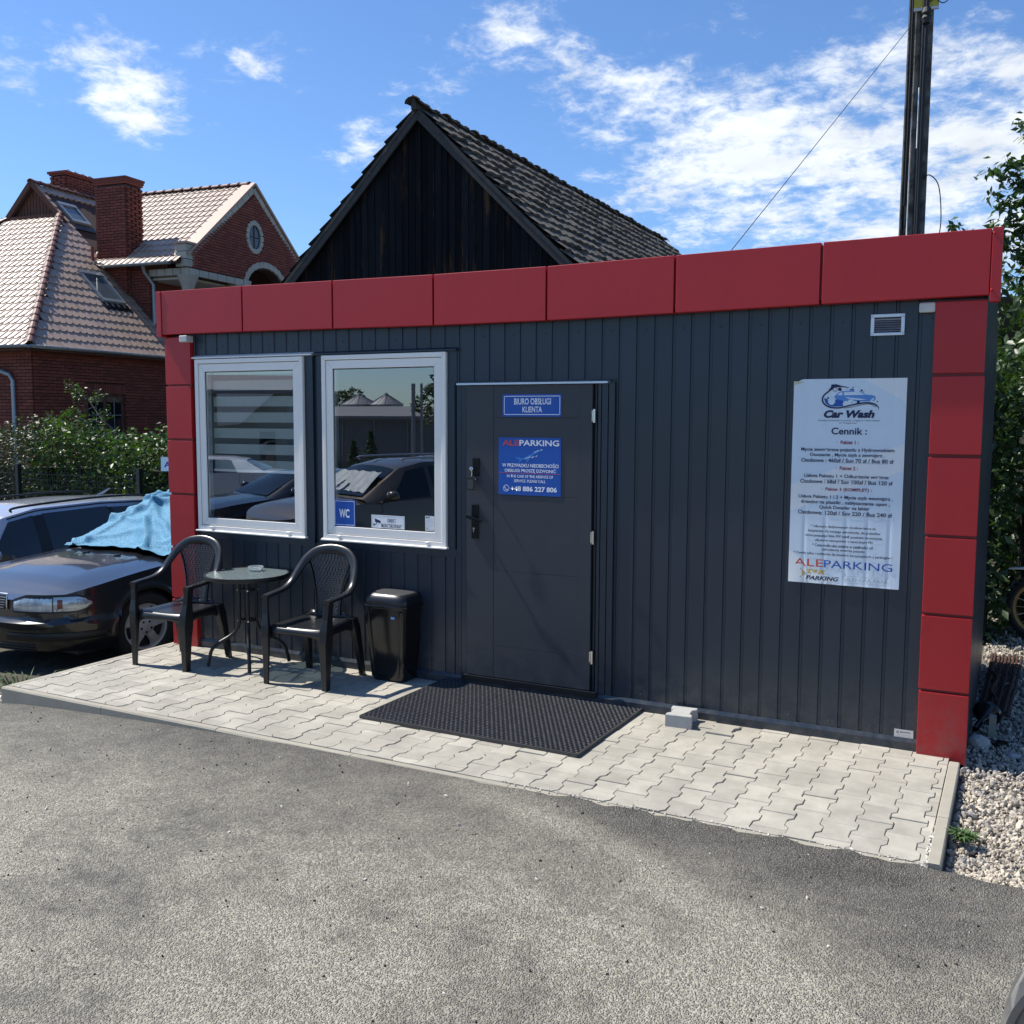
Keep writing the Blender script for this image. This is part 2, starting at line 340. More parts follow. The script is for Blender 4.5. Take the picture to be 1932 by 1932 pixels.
# asphalt: black binder with pale stone, dusty worn patches and dark damp stains
TC = (1.562, -4.851, 3.236)
def asphalt_mat():
    m, t, b = M_new('asphalt'); n = t.nodes; l = t.links; g = n.new('ShaderNodeNewGeometry'); P = g.outputs['Position']
    def nz(s, d=4, r=.6, off=0):
        mp = n.new('ShaderNodeMapping'); mp.inputs['Location'].default_value = (off, off*1.7, 0); l.new(P, mp.inputs[0])
        q = n.new('ShaderNodeTexNoise'); q.inputs['Scale'].default_value = s; q.inputs['Detail'].default_value = d; q.inputs['Roughness'].default_value = r; l.new(mp.outputs[0], q.inputs['Vector']); return q.outputs[0]
    def rng_(x, a, b_, c=0, d=1):
        q = n.new('ShaderNodeMapRange'); l.new(x, q.inputs[0]); q.inputs[1].default_value = a; q.inputs[2].default_value = b_; q.inputs[3].default_value = c; q.inputs[4].default_value = d; return q.outputs[0]
    def mixc(f, a, b_):
        q = n.new('ShaderNodeMixRGB')
        if isinstance(f, float): q.inputs[0].default_value = f
        else: l.new(f, q.inputs[0])
        for i, x in ((1, a), (2, b_)):
            if isinstance(x, tuple): q.inputs[i].default_value = (*x, 1)
            else: l.new(x, q.inputs[i])
        return q.outputs[0]
    def mm(op, a, b_):
        q = n.new('ShaderNodeMath'); q.operation = op
        for i, x in enumerate((a, b_)):
            if isinstance(x, (int, float)): q.inputs[i].default_value = x
            else: l.new(x, q.inputs[i])
        return q.outputs[0]
    vor = n.new('ShaderNodeTexVoronoi'); vor.inputs['Scale'].default_value = 140; l.new(P, vor.inputs['Vector'])
    vor.inputs['Randomness'].default_value = 1
    stone = rng_(vor.outputs['Distance'], .15, .62, 1, 0)
    sep = n.new('ShaderNodeSeparateColor'); l.new(vor.outputs['Color'], sep.inputs[0])
    stonec = mixc(rng_(sep.outputs[0], .25, .95), (.128,.119,.100), (.50,.465,.39))
    c0 = mixc(stone, (.045,.043,.039), stonec)
    # dusty zones
    sp = n.new('ShaderNodeSeparateXYZ'); l.new(P, sp.inputs[0])
    dist = mm('SUBTRACT', mm('MULTIPLY', sp.outputs[1], -1), 2.2)      # metres in front of the kerb
    dust = mm('ADD', rng_(nz(.6, 7, .66, 3.3), .22, .60, .22, .95), mm('ADD', mm('MULTIPLY', mm('SUBTRACT', nz(9, 5, .7), .5), 1.1), mm('MULTIPLY', mm('SUBTRACT', nz(2.4, 6, .7, 6.6), .5), 1.2)))
    dust = mm('MULTIPLY', dust, rng_(dist, -1.3, .5))
    # worn arc left by turning wheels: pale crest, darker tar outside it
    dx_ = mm('SUBTRACT', sp.outputs[0], TC[0]); dy_ = mm('SUBTRACT', sp.outputs[1], TC[1]); rr_ = mm('ADD', mm('SUBTRACT', mm('SQRT', mm('ADD', mm('MULTIPLY', dx_, dx_), mm('MULTIPLY', dy_, dy_)), 0), TC[2]), mm('MULTIPLY', mm('SUBTRACT', nz(3, 4, .6, 2.2), .5), .22))
    crest = rng_(mm('ABSOLUTE', rr_, 0), .03, .16, 1, 0); c2_ = rng_(mm('ABSOLUTE', mm('ADD', rr_, 1.45), 0), .04, .20, .6, 0)
    outer = mm('MULTIPLY', rng_(rr_, .05, .35), rng_(sp.outputs[0], 1.9, 2.8))
    dust = mm('SUBTRACT', dust, mm('MULTIPLY', outer, .07)); dust = mm('ADD', dust, mm('MULTIPLY', mm('ADD', crest, c2_), mm('MULTIPLY', rng_(sp.outputs[0], 1.7, 2.6), .42)))
    dust = rng_(dust, .10, .90, .04, .88)
    c1 = mixc(dust, c0, mixc(rng_(sep.outputs[1], 0, 1), (.21,.194,.150), (.58,.54,.43)))
    # dark stains (oil) and pale smears
    st = mm('MULTIPLY', rng_(nz(2.6, 5, .6, 8.1), .60, .74), rng_(nz(22, 3, .7), .3, .6, .4, 1))
    c2 = mixc(mm('MULTIPLY', st, .45), c1, (.055,.053,.050))
    b.inputs['Roughness'].default_value = .82
    lo = mm('ADD', .91, mm('MULTIPLY', nz(.8, 4, .5, 5), .18))
    q = n.new('ShaderNodeVectorMath'); q.operation = 'SCALE'; l.new(c2, q.inputs[0]); l.new(lo, q.inputs['Scale']); l.new(q.outputs[0], b.inputs['Base Color'])
    bp = n.new('ShaderNodeBump'); bp.inputs['Distance'].default_value = .011; bp.inputs['Strength'].default_value = 1
    h = mm('ADD', mm('MULTIPLY', stone, .8), mm('ADD', mm('MULTIPLY', nz(45, 5, .7), .9), mm('MULTIPLY', nz(260, 2, .6), .4)))
    l.new(h, bp.inputs['Height']); l.new(bp.outputs[0], b.inputs['Normal']); return m
M['asphalt'] = asphalt_mat()
KY = -1.582; KXL = -1.648; KXR = 4.399
xs = np.concatenate([np.linspace(-60, -8, 14), np.linspace(-7, -1.8, 14), np.arange(-1.65, 6.0, .05), np.linspace(6.2, 12, 16), np.linspace(14, 60, 12)])
ts = np.concatenate([[0, .02, .06, .12, .2], np.linspace(.35, 3, 12), np.linspace(3.5, 9, 10), np.linspace(11, 70, 14)])
def edge_y(x):
    if x < KXL: return KY+.02
    if x > 4.36: return KY+.0+.012*math.sin(x*23)+.02*math.sin(x*7.3)-.02*(x-4.36)
    k = sstep(1.9, 2.9, x); return KY+.001+k*(.030+.012*math.sin(x*19)+.010*math.sin(x*47+1)+.008*math.sin(x*101))
P = []
for x in xs:
    row = []
    for t in ts:
        e = edge_y(x); y = e-t; z = ga(x, y)
        if KXL <= x and t < .12:
            z = z+sstep(2.0, 2.8, x)*(.010-.05*t*.5) 
            if t == 0 and x > 2.2: z -= .012
        row.append((x, y, z))
    P.append(row)
mb = MB().grid(P); me = mb.mesh('asphalt', True, 60); fixn(me); link('asphalt_yard', me, 'asphalt', kind='structure')
M['soil'] = mat('dark_soil', (.055, .048, .038), .95, var=.35, vs=5, bump=.03, bs=14, coord='World', col2=(.09,.085,.05), c2s=3)
xs2 = np.concatenate([np.linspace(-400, -20, 14), np.linspace(-18, -1.7, 60)]); ys2 = np.concatenate([np.arange(-1.58, 14, .25), np.linspace(15, 400, 14)])
P = [[(x, y, (-.30-.18*sstep(-2.6, -6, x)) + (.0 if y > -1.3 else .03) + .02*math.sin(x*5+y*3)*math.sin(y*4.3)) for y in ys2] for x in xs2]
me = MB().grid(P).mesh('soil', True, 60); fixn(me); link('ground', me, 'soil', kind='structure')
P = [[(x, y, -.09) for y in (2.45, 8, 30, 120, 400)] for x in (-1.70, 0, 4.45)]
me = MB().grid(P).mesh('soil_back', False); fixn(me); link('ground', me, 'soil', kind='structure')
MB().grid([[(x, y, -.62) for y in (-600, -72)] for x in (-600, 600)]).obj('ground', 'soil', kind='structure')
# a low step of asphalt edge towards the soil
MB().box(-7, KXL-.001, -1.575, -1.562, -.6, -.13).obj('ground', 'soil', kind='structure')

# ---- gravel strip on the right: a bed and loose stones
M['stone'] = mat('crushed_limestone', (.47, .415, .33), .85, var=.08, vs=20, island=.34, obj=0, col2=(.30,.285,.27), c2s=7, c2lo=.5, c2hi=.66, coord='World', bump=.002, bs=60)
M['gravelbed'] = mat('gravel_bed', (.15, .135, .115), .95, var=.35, vs=16, bump=.012, bs=40, coord='World')
def gz(x, y): return -.055+.014*math.sin(x*3.1+y*2.2)+.010*math.sin(x*7+1)*math.sin(y*5)-.02*sstep(1, 4, y)
P = [[(x, y, gz(x, y)-.018) for y in np.concatenate([[-1.60], np.linspace(-1.55, 6, 60), [9, 20, 60, 400]])] for x in np.concatenate([[4.40], np.linspace(4.46, 9, 40), [14, 40, 400]])]
me = MB().grid(P).mesh('gb', True, 60); fixn(me); link('gravel_bed', me, 'gravelbed', kind='structure')
def rock_base(seed):
    bm = bmesh.new(); bmesh.ops.create_icosphere(bm, subdivisions=1, radius=1); r = random.Random(seed)
    for v in bm.verts: v.co *= r.uniform(.7, 1.2)
    bmesh.ops.recalc_face_normals(bm, faces=bm.faces)
    V = np.array([v.co[:] for v in bm.verts]); Fc = [tuple(v.index for v in f.verts) for f in bm.faces]; bm.free(); return V, Fc
rocks = [rock_base(i) for i in range(7)]
def scatter_stones(name, pts, m, kind='stuff', parent=None):
    V = []; Fs = []; k = 0
    for (x, y, z, s) in pts:
        rv, rf = rocks[rng.integers(7)]; R = Euler(rng.uniform(0, 6.3, 3)).to_matrix(); A = np.array(R)
        q = (rv*np.array([1, rng.uniform(.55, .95), rng.uniform(.35, .6)])*s) @ A.T+np.array([x, y, z]); V.append(q); Fs += [tuple(a+k for a in f) for f in rf]; k += len(rv)
    me = bpy.data.meshes.new(name); me.from_pydata(np.vstack(V).tolist(), [], Fs); me.update(); return link(name, me, m, parent, kind=kind)
pts = []
for i in range(18000):
    y = -1.60+7.0*rng.random()**1.6; x = 4.415+rng.random()*(.55+.28*(y+1.6)*.5+.35)
    s = .008+.013*rng.random()**1.8; pts.append((x, y, gz(x, y)-.008+rng.random()*.014, s))
tag(scatter_stones('gravel', pts, 'stone'), 'pale crushed stone gravel beside the paved platform and the red corner', 'gravel')
pts = [(rng.uniform(4.42, 5.3), rng.uniform(-1.5, 4.5), -.035, rng.uniform(.02, .034)) for _ in range(50)]
tag(scatter_stones('gravel', pts, 'stone'), 'larger pale stones lying on the gravel strip', 'stones')
# loose chips on the asphalt
M['chip'] = mat('pale_chip', (.62, .58, .50), .8, var=.1, island=.25); M['chipdark'] = mat('dark_chip', (.02, .02, .02), .8, var=.1)
pts = []; 
for i in range(150):
    x = rng.uniform(-1.6, 5.4); y = rng.uniform(-4.9, -1.62); pts.append((x, y, ga(x, y)+.003, rng.uniform(.004, .011)))
tag(scatter_stones('gravel_chips', pts, 'chip'), 'small pale stone chips scattered on the asphalt', 'stone chips')
pts = []
for i in range(420):
    x = rng.uniform(-1.6, 5.6); y = rng.uniform(-5.2, -1.62); pts.append((x, y, ga(x, y)+.002, rng.uniform(.003, .009)))
tag(scatter_stones('tar_crumbs', pts, 'chipdark'), 'small black crumbs of tar scattered on the asphalt', 'tar crumbs')
pts = [(rng.uniform(2.3, 4.34), KY+.05+rng.uniform(-.03, .015), .002, rng.uniform(.003, .009)) for _ in range(160)]+[(4.345+rng.uniform(-.012,.004), rng.uniform(-1.6, -1.1), .004, rng.uniform(.004, .011)) for _ in range(60)]
tag(scatter_stones('grit', pts, 'chip'), 'grit and crumbs in the joint between paving and kerb', 'grit')
pts = [(KXL-.06-rng.random()*.5, -1.55+rng.random()*.25, -.2+rng.random()*.09, rng.uniform(.02, .055)) for _ in range(34)]
tag(scatter_stones('rubble', pts, 'chip'), 'pale broken stones at the left front corner of the paved platform', 'rubble')

# ---- paved platform: a slab, H-shaped paving blocks and kerb stones
slab = MB().box(KXL+.055, 4.345, -1.53, .02, -.3, -.045).obj('paved_platform', 'sand', kind='structure')
# H block outline (165 x 200 mm, waist)
def hpoly(cx_, cy_):
    g = .0016; W = .0825-g; Wa = .0600-g; Hh = .1-g
    prof = [(W, -Hh), (W, -.064), (Wa, -.038), (Wa, .038), (W, .064), (W, Hh)]
    r = [(cx_+a, cy_+b) for a, b in prof]+[(cx_-a, cy_+b) for a, b in prof[::-1]]; return r
# neighbour columns are shifted by half a block, so wide meets waist
colp = .1425; x0p, x1p, y0p, y1p = KXL+.06, 4.340, -1.527, -.0
full = MB().prism(hpoly(0, 0), -.04, 0, 'z', .003).mesh('paving_block'); fullm = []
ci = 0; xk = 3.804
k0 = int((x0p-xk)/colp)-1; k1 = int((x1p-xk)/colp)+2
cut = []
for k in range(k0, k1):
    cxk = xk+k*colp; off = (.1 if k % 2 else 0)
    for j in range(-9, 3):
        cyk = -.46+.2*j+off+.4
        dz_ = rng.normal(0, .0019)+(.010 if abs(cxk-3.09) < .07 and -.35 < cyk < -.15 else 0); tl = rng.normal(0, .004, 2)
        if cyk-.1 >= y0p and cyk+.1 <= y1p and cxk-.083 >= x0p and cxk+.083 <= x1p:
            fullm.append(Matrix.Translation((cxk, cyk, dz_)) @ Euler((tl[0], tl[1], rng.normal(0, .003))).to_matrix().to_4x4())
        else:
            pl = clip_poly(hpoly(cxk, cyk), x0p, x1p, y0p, y1p)
            if len(pl) >= 3:
                cl = []
                for p in pl:
                    if not cl or (abs(p[0]-cl[-1][0])+abs(p[1]-cl[-1][1])) > 1e-4: cl.append(p)
                if len(cl) >= 3 and (max(p[0] for p in cl)-min(p[0] for p in cl)) > .012 and (max(p[1] for p in cl)-min(p[1] for p in cl)) > .012: cut.append((cl, dz_))
cbig = sorted(cut, key=lambda q: camdist((q[0][0][0], q[0][0][1], 0)))
ncut = min(len(cut), 80)
for pl, dz_ in cbig[:ncut]: MB().prism(pl, -.04+dz_, dz_, 'z', .0015).obj('paving_block', 'paver', slab)
mb = MB()
for pl, dz_ in cbig[ncut:]: mb.prism(pl, -.04+dz_, dz_, 'z', .0015)
if cbig[ncut:]: mb.obj('paving_block_pieces', 'paver', slab, kind='stuff')
pieces('paving_block', full, fullm, 'paver', slab, 300-ncut, 'paving_blocks_far')
# kerb stones
xk_ = KXL
while xk_ < 4.34:
    x2 = min(xk_+1.0, 4.40)
    MB().prism([(KY, -.35), (KY, -.012), (KY+.008, -.002), (KY+.046, -.002), (KY+.050, -.008), (KY+.050, -.35)], xk_+.002, x2-.002, 'x').obj('kerb_stone', 'kerb', slab).location.z = rng.normal(0, .0012)
    xk_ = x2
for (ya, yb) in ((-1.530, -.98), (-.976, -.12)):
    MB().prism([(4.345, -.35), (4.345, .004), (4.350, .009), (4.394, .009), (4.399, .004), (4.399, -.35)], ya, yb, 'y').obj('kerb_stone', 'kerb', slab)
for (ya, yb) in ((-1.530, -.78), (-.776, .0)):
    MB().prism([(KXL, -.45), (KXL, -.006), (KXL+.005, -.001), (KXL+.05, -.001), (KXL+.055, -.006), (KXL+.055, -.45)], ya, yb, 'y').obj('kerb_stone', 'kerb', slab)
# small tuft of weeds by the kerb
M['weed'] = mat('weed_leaf', (.060, .115, .028), .6, var=.25, vs=30, island=.35)
def tuft(name, x, y, z, n_, R, H):
    mb = MB()
    for i in range(n_):
        a = rng.uniform(0, 6.28); r = R*rng.random()**.7; ll = H*rng.uniform(.5, 1.1); bx_, by_ = x+.3*r*math.cos(a), y+.3*r*math.sin(a); ex, ey = x+r*math.cos(a), y+r*math.sin(a)
        w_ = .003+.003*rng.random(); s_ = Vector((-math.sin(a), math.cos(a), 0))*w_
        p0 = Vector((bx_, by_, z)); p1 = Vector(((bx_+ex)/2, (by_+ey)/2, z+ll*.8)); p2 = Vector((ex, ey, z+ll*rng.uniform(.5, 1.0)))
        mb.add([p0-s_*.5, p0+s_*.5, p1-s_, p1+s_, p2], [(0,1,3,2), (2,3,4)])
    return mb.obj(name, 'weed')
tag(tuft('weed_tuft', 4.465, -1.12, -.03, 260, .085, .05), 'small green weed tuft growing between kerb and gravel', 'weed')
tag(tuft('weed_tuft', -2.2, -1.0, -.3, 160, .45, .18), 'thin grass growing on the dark soil below the black car bumper', 'grass')

# ------------------------------------------------------------------ office container
ctn = thing('office_container', 'dark grey flat roofed office container with red fascia and red corner pillars', 'office building', (0, 0, 0))
X0, X1, Y1 = -1.60, 4.42, 2.44; ZT = 2.84
MB().box(X0+.02, X1-.012, .045, Y1, 2.70, ZT).obj('roof', 'trim', ctn)
MB().box(X0+.03, X1-.02, .05, Y1-.01, .02, .06).obj('floor', 'interior', ctn)
MB().box(X0+.03, X1-.02, Y1-.06, Y1-.01, .06, 2.70).obj('rear_wall', 'clad', ctn)
mb = MB().box(1.25, 1.29, .05, Y1-.06, .06, 2.70); mb.obj('partition_wall', 'interior', ctn)
# cladding sheets: one folded strip per rib
RB = 2.668; RP = .1175; RWD = .022; DP = .007
def strip(xa, z0, z1, w_=RP):
    pr = [(0, 0), (.004, DP), (.018, DP), (.022, 0)]
    if w_ > .03: pr += [(.055, 0), (.0565, .0012), (.0580, 0)] if False else []
    pr += [(w_, 0)]
    vs = [(xa+a, b, z) for z in (z0, z1) for a, b in pr]; n_ = len(pr); return MB().add(vs, [(i, i+1, n_+i+1, n_+i) for i in range(n_-1)])
for k in range(-35, 13):
    xa = RB+k*RP; xb = xa+RP
    lo, hi = .062, 2.62
    if xb <= -1.335: continue
    segs = [(lo, hi)]
    if xa > -1.37 and xb < 1.13: segs = [(lo, .935), (2.372, hi)]
    elif xa > 1.13 and xb < 2.33: segs = [(2.135, hi)] 
    for z0, z1 in segs: strip(xa, z0, z1).obj('cladding_sheet', 'clad', ctn)
# backing behind the sheets (with openings)
mb = MB(); yb0, yb1 = .016, .04
for (a, b, c_, d) in ((X0+.02, -1.31, .06, 2.7), (-1.31, 1.06, .06, .96), (-1.31, 1.06, 2.36, 2.7), (-.22, -.02, .96, 2.36), (1.06, X1-.02, .06, 2.7)): mb.box(a, b, yb0, yb1, c_, d)
mb.obj('wall_core', 'trim', ctn)
# flashings at foot and round openings
MB().prism([(-.016, -.02), (-.016, .048), (-.004, .070), (.012, .072), (.012, -.02)], -1.33, 4.17, 'x').obj('base_flashing', 'trim', ctn)
def flash(x0, x1, z0, z1, y=-.006): return MB().box(x0, x1, y, .012, z0, z1).obj('flashing', 'trim', ctn, bevel=.0015)
for (wa, wb, za, zb) in ((-1.301, -.208, .977, 2.342), (-.030, 1.048, .977, 2.342)):
    flash(wa-.06, wa-.002, za-.065, zb+.026); flash(wb+.002, wb+.078, za-.065, zb+.026)
    flash(wa-.06, wb+.078, za-.068, za-.012, -.009)
    MB().prism([(-.034, zb+.006), (-.034, zb+.016), (.01, zb+.034), (.01, zb+.006)], wa-.075, wb+.085, 'x').obj('window_drip_cap', 'trim' if wa > -.5 else 'pvc', ctn)
flash(1.055, 1.108, .07, 2.13, -.010); flash(1.112, 1.160, .07, 2.13, -.006); flash(1.165, 1.208, .07, 2.13, -.012)
# door frame and leaf
MB().box(1.213, 2.150, .0, .014, .07, 2.12).obj('door_reveal', 'black', ctn)
flash(2.155, 2.171, .07, 2.12, .004); flash(2.185, 2.205, .07, 2.12, -.014); flash(2.208, 2.250, .07, 2.12, -.008); flash(2.254, 2.295, .07, 2.12, -.004)
MB().prism([(-.050, 2.110), (-.050, 2.122), (.01, 2.134), (.01, 2.110)], 1.146, 2.262, 'x').obj('door_drip_cap', 'alu', ctn)
MB().box(1.17, 2.20, -.03, .01, .045, .085).obj('threshold', 'black', ctn, bevel=.003)
# leaf with recessed grooves: tiles of the face leave 4 mm channels
dl = MB(); DY = -.026
gx = (1.429, 2.063); gzs = (.316, .842, 1.365, 1.888)
dl.box(1.216, 2.150, DY+.0035, DY+.02, .092, 2.106)
def face(a, b, c_, d): dl.box(a, b, DY, DY+.0036, c_, d)
face(1.216, gx[0]-.003, .092, 2.106); face(gx[1], 2.150, .092, 2.106)
zz = [.092, *gzs, 2.106]
for i in range(5): face(gx[0]+.001, gx[1]+.0001, zz[i]+(.002 if i else 0), zz[i+1]-(.002 if i < 4 else 0))
leaf = dl.obj('door', 'door', ctn, bevel=.0008)
def hinge(z): 
    h = MB().tube([(2.168, -.038, z-.043), (2.168, -.038, z+.043)], .0085, 10).box(2.150, 2.168, -.034, -.030, z-.035, z+.035).obj('hinge', 'chrome', leaf, smooth=True)
for z in (1.902, 1.113, .319): hinge(z)
MB().box(1.267, 1.317, DY-.014, DY, 1.488, 1.612).obj('lock_plate', 'blackgloss', leaf, bevel=.002)
MB().box(1.260, 1.310, DY-.014, DY, 1.052, 1.292).obj('handle_plate', 'blackgloss', leaf, bevel=.002)
mb = MB().tube([(1.275, DY-.012, 1.205), (1.275, DY-.055, 1.205)], .010, 12); mb.bar((1.238, DY-.052, 1.212), (1.368, DY-.062, 1.182), .010, .022); mb.obj('lever', 'blackgloss', leaf, bevel=.002)
MB().lathe([(.0, -.016), (.0085, -.016), (.0085, -.012), (0, -.012)], 14, (1.2796, DY, 1.125), 'y').box(1.276, 1.2832, DY-.017, DY-.013, 1.100, 1.122).obj('keyhole', 'chrome', leaf)
key = MB().box(1.278, 1.282, DY-.040, DY-.014, 1.535, 1.55).lathe([(.006, -.052), (.013, -.050), (.013, -.046), (.006, -.044)], 14, (1.280, DY, 1.540), 'y').tube([(1.280, DY-.045, 1.528), (1.283, DY-.045, 1.505), (1.279, DY-.044, 1.488)], .0025, 6).bar((1.285, DY-.044, 1.478), (1.315, DY-.044, 1.470), .003, .008).obj('door_key', 'chrome')
tag(key, 'silver key with ring in the upper lock of the grey door', 'key')
fob = MB().box(1.244, 1.304, DY-.050, DY-.044, 1.392, 1.484).obj('key_fob', 'black', bevel=.004); tag(fob, 'black square key fob hanging from the key in the door', 'key fob')
f2 = MB().box(1.252, 1.297, DY-.0515, DY-.0502, 1.402, 1.466).obj('fob_panel', 'rubber', fob)
# ---- windows
def window(wa, wb, za, zb, tag_):
    root = bpy.data.objects.new('window', None); C.objects.link(root); root.parent = ctn
    def ring(x0, x1, z0, z1, wd, y0, y1, nm, bev=.003):
        for nm_, a in (('l', 0), ('r', 1), ('b', 2), ('t', 3)):
            if a == 0: pl = [(x0, z0), (x0+wd, z0+wd), (x0+wd, z1-wd), (x0, z1)]
            elif a == 1: pl = [(x1, z0), (x1, z1), (x1-wd, z1-wd), (x1-wd, z0+wd)]
            elif a == 2: pl = [(x0, z0), (x1, z0), (x1-wd, z0+wd), (x0+wd, z0+wd)]
            else: pl = [(x0, z1), (x0+wd, z1-wd), (x1-wd, z1-wd), (x1, z1)]
            q = .0004; cxm = sum(p[0] for p in pl)/4; czm = sum(p[1] for p in pl)/4
            pl = [(p[0]+(q if p[0] < cxm else -q)*(1 if a > 1 else 0), p[1]+(q if p[1] < czm else -q)*(1 if a < 2 else 0)) for p in pl]
            mb = MB().prism(pl, y0, y1, 'y'); me = mb.mesh(nm); fixn(me); link(nm, me, 'pvc', root, bevel=bev)
    ring(wa, wb, za, zb, .034, -.030, .05, 'frame'); ring(wa+.038, wb-.038, za+.038, zb-.038, .060, -.022, .05, 'sash')
    g0, g1, h0, h1 = wa+.098, wb-.098, za+.098, zb-.098
    MB().add([(g0-.006, -.010, h0-.006), (g1+.006, -.010, h0-.006), (g1+.006, -.010, h1+.006), (g0-.006, -.010, h1+.006)], [(0, 1, 2, 3)]).obj('pane', 'glass', root)
    mb = MB()
    for (a, b, c_, d) in ((g0, g0+.007, h0, h1), (g1-.007, g1, h0, h1), (g0, g1, h0, h0+.007), (g0, g1, h1-.007, h1)): mb.box(a, b, -.0125, -.0105, c_, d)
    mb.obj('gasket', 'black', root)
    mb = MB().box(g0-.004, g0+.014, .004, .03, h0, h1).box(g1-.014, g1+.004, .004, .03, h0, h1); mb.obj('spacer', 'alu', root)
    MB().prism([(-.048, za-.012), (-.048, za-.004), (-.02, za+.004), (.03, za+.004), (.03, za-.012)], wa-.012, wb+.012, 'x').obj('sill', 'pvc', root)
    for t in (.14, .86): MB().box(wa+(wb-wa)*t-.014, wa+(wb-wa)*t+.014, -.046, -.030, za+.012, za+.030).obj('drain_cap', 'pvc', root, bevel=.003)
    return root, (g0, g1, h0, h1)
w1, g1_ = window(-1.301, -.208, .977, 2.342, 1); w1['label'] = 'left window with a striped blind behind the glass'
w2, g2_ = window(-.030, 1.048, .977, 2.342, 2); w2['label'] = 'right window with stickers on the lower glass'
# roller blind inside the left window
bl = thing('roller_blind', 'striped day and night roller blind behind the left window pane', 'blind')
MB().box(g1_[0]-.02, g1_[1]+.02, .05, .09, 2.27, 2.34).obj('blind_box', 'pvc', bl)
zt = 2.30; 
for i in range(7):
    MB().box(g1_[0]+.01, g1_[1]-.008, .062, .064, zt-.078, zt).obj('blind_band', 'blind', bl); zt -= .126
MB().box(g1_[0]+.005, g1_[1]-.005, .056, .072, zt+.03, zt+.05).obj('bottom_rail', 'pvc', bl)
# interior: desk and a cabinet so the glass does not look into nothing
dk = thing('desk', 'desk standing inside behind the right window', 'desk', (.4, 1.2, .06)); MB().box(-.7, .6, -.3, .4, .70, .74).obj('top', 'interior', dk)
for sx_ in (-.68, .56): MB().box(sx_, sx_+.04, -.28, .38, 0, .70).obj('leg', 'interior', dk)
scr = MB().lathe([(0, -.004), (.004, -.0035), (.0055, -.001), (.0055, 0)], 8, (0, 0, 0), 'y').mesh('screw')
for k in range(-34, 13, 2):
    x = RB+k*RP+.07
    for z in (.105, 2.44):
        if x < -1.3 or (z < 1 and 1.15 < x < 2.3): continue
        link('screw', scr, 'trim', ctn).location = (x, -.0005, z)
# ---- red cassettes
def red(x0, x1, z0, z1, y0, y1=.03, nm='red_panel', m='red'): return MB().box(x0, x1, y0, y1, z0, z1).obj(nm, m, ctn, bevel=.0025)
fz = (2.537, 2.880); FY = -.085; s0 = -.735; pp = .86
sag = lambda x: -.030*math.exp(-((x-1.55)/1.9)**2)+.010
seams = [s0+pp*k for k in range(7)]
for i in range(7):
    a = -1.585 if i == 0 else seams[i-1]+.007; b = seams[i]-.007
    if i == 6: b = seams[6]+.002
    za, zb_ = sag(a), sag(b)
    mb = MB().prism([(a, fz[0]+za), (b, fz[0]+zb_), (b, fz[1]+zb_), (a, fz[1]+za)], FY, -.02, 'y'); me = mb.mesh('red_panel'); fixn(me); link('fascia_panel', me, 'red', ctn, bevel=.003)
MB().prism([(-1.585, fz[0]+.02+sag(-1.585)), (1.2, fz[0]+.02+sag(1.2)), (4.43, fz[0]+.03), (4.43, fz[1]-.005), (1.2, fz[1]-.02+sag(1.2)), (-1.585, fz[1]-.005)], FY+.022, .03, 'y').obj('fascia_backing', 'reddark', ctn)
red(-1.640, -1.588, fz[0]-.010, fz[1]+.008, FY-.006, .05, 'fascia_corner'); red(4.432, 4.482, fz[0]-.030, fz[1]+.010, FY-.006, -.02, 'fascia_corner')
MB().box(-1.588, 4.432, -.0, .045, 2.80, 2.872).obj('roof_edge', 'reddark', ctn)
for (x, z) in ((-1.596, fz[1]-.01), (-1.596, fz[0]+.04), (4.440, fz[1]-.02), (4.440, fz[0]+.03)): MB().lathe([(0, -.006), (.006, -.004), (.008, 0), (0, 0)], 10, (x, FY-.006, z), 'y').obj('rivet', 'red', ctn)
PY = -.043; pz = [2.532, 2.138, 1.702, 1.258, .818, .388, -.03]; pz2 = [2.532, 2.131, 1.690, 1.246, .806, .372, -.035]
for (x0, x1, zs_) in ((-1.604, -1.331, pz), (4.166, 4.424, pz2)):
    for i in range(6): red(x0+rng.normal(0, .0015), x1+rng.normal(0, .0015), zs_[i+1]+.008, zs_[i]-.010, PY+rng.normal(0, .001), .0, 'pillar_panel')
    MB().box(x0+.006, x1-.006, PY+.018, .03, -.02, 2.53).obj('pillar_core', 'reddark', ctn)
# right side wall, ribbed, and a left side wall
for j in range(int((Y1-.06)/RP)):
    y = .05+j*RP; vs = []
    pr = [(0, 0), (.004, DP), (.018, DP), (.022, 0), (RP, 0)]
    vs = [(4.418-b, y+a, z) for z in (-.02, 2.60) for a, b in pr]; MB().add(vs, [(i, i+1, 6+i, 5+i) for i in range(4)]).obj('cladding_sheet', 'clad', ctn)
MB().box(4.36, 4.408, .03, Y1-.02, -.02, 2.7).obj('side_wall', 'trim', ctn); MB().box(X0+.005, X0+.05, .03, Y1-.02, -.3, 2.7).obj('side_wall', 'clad', ctn)
MB().box(-1.55, 4.38, .03, .06, -.2, .06).obj('plinth', 'black', ctn); MB().box(-1.59, 4.40, .4, Y1, -.28, .02).obj('plinth', 'black', ctn)
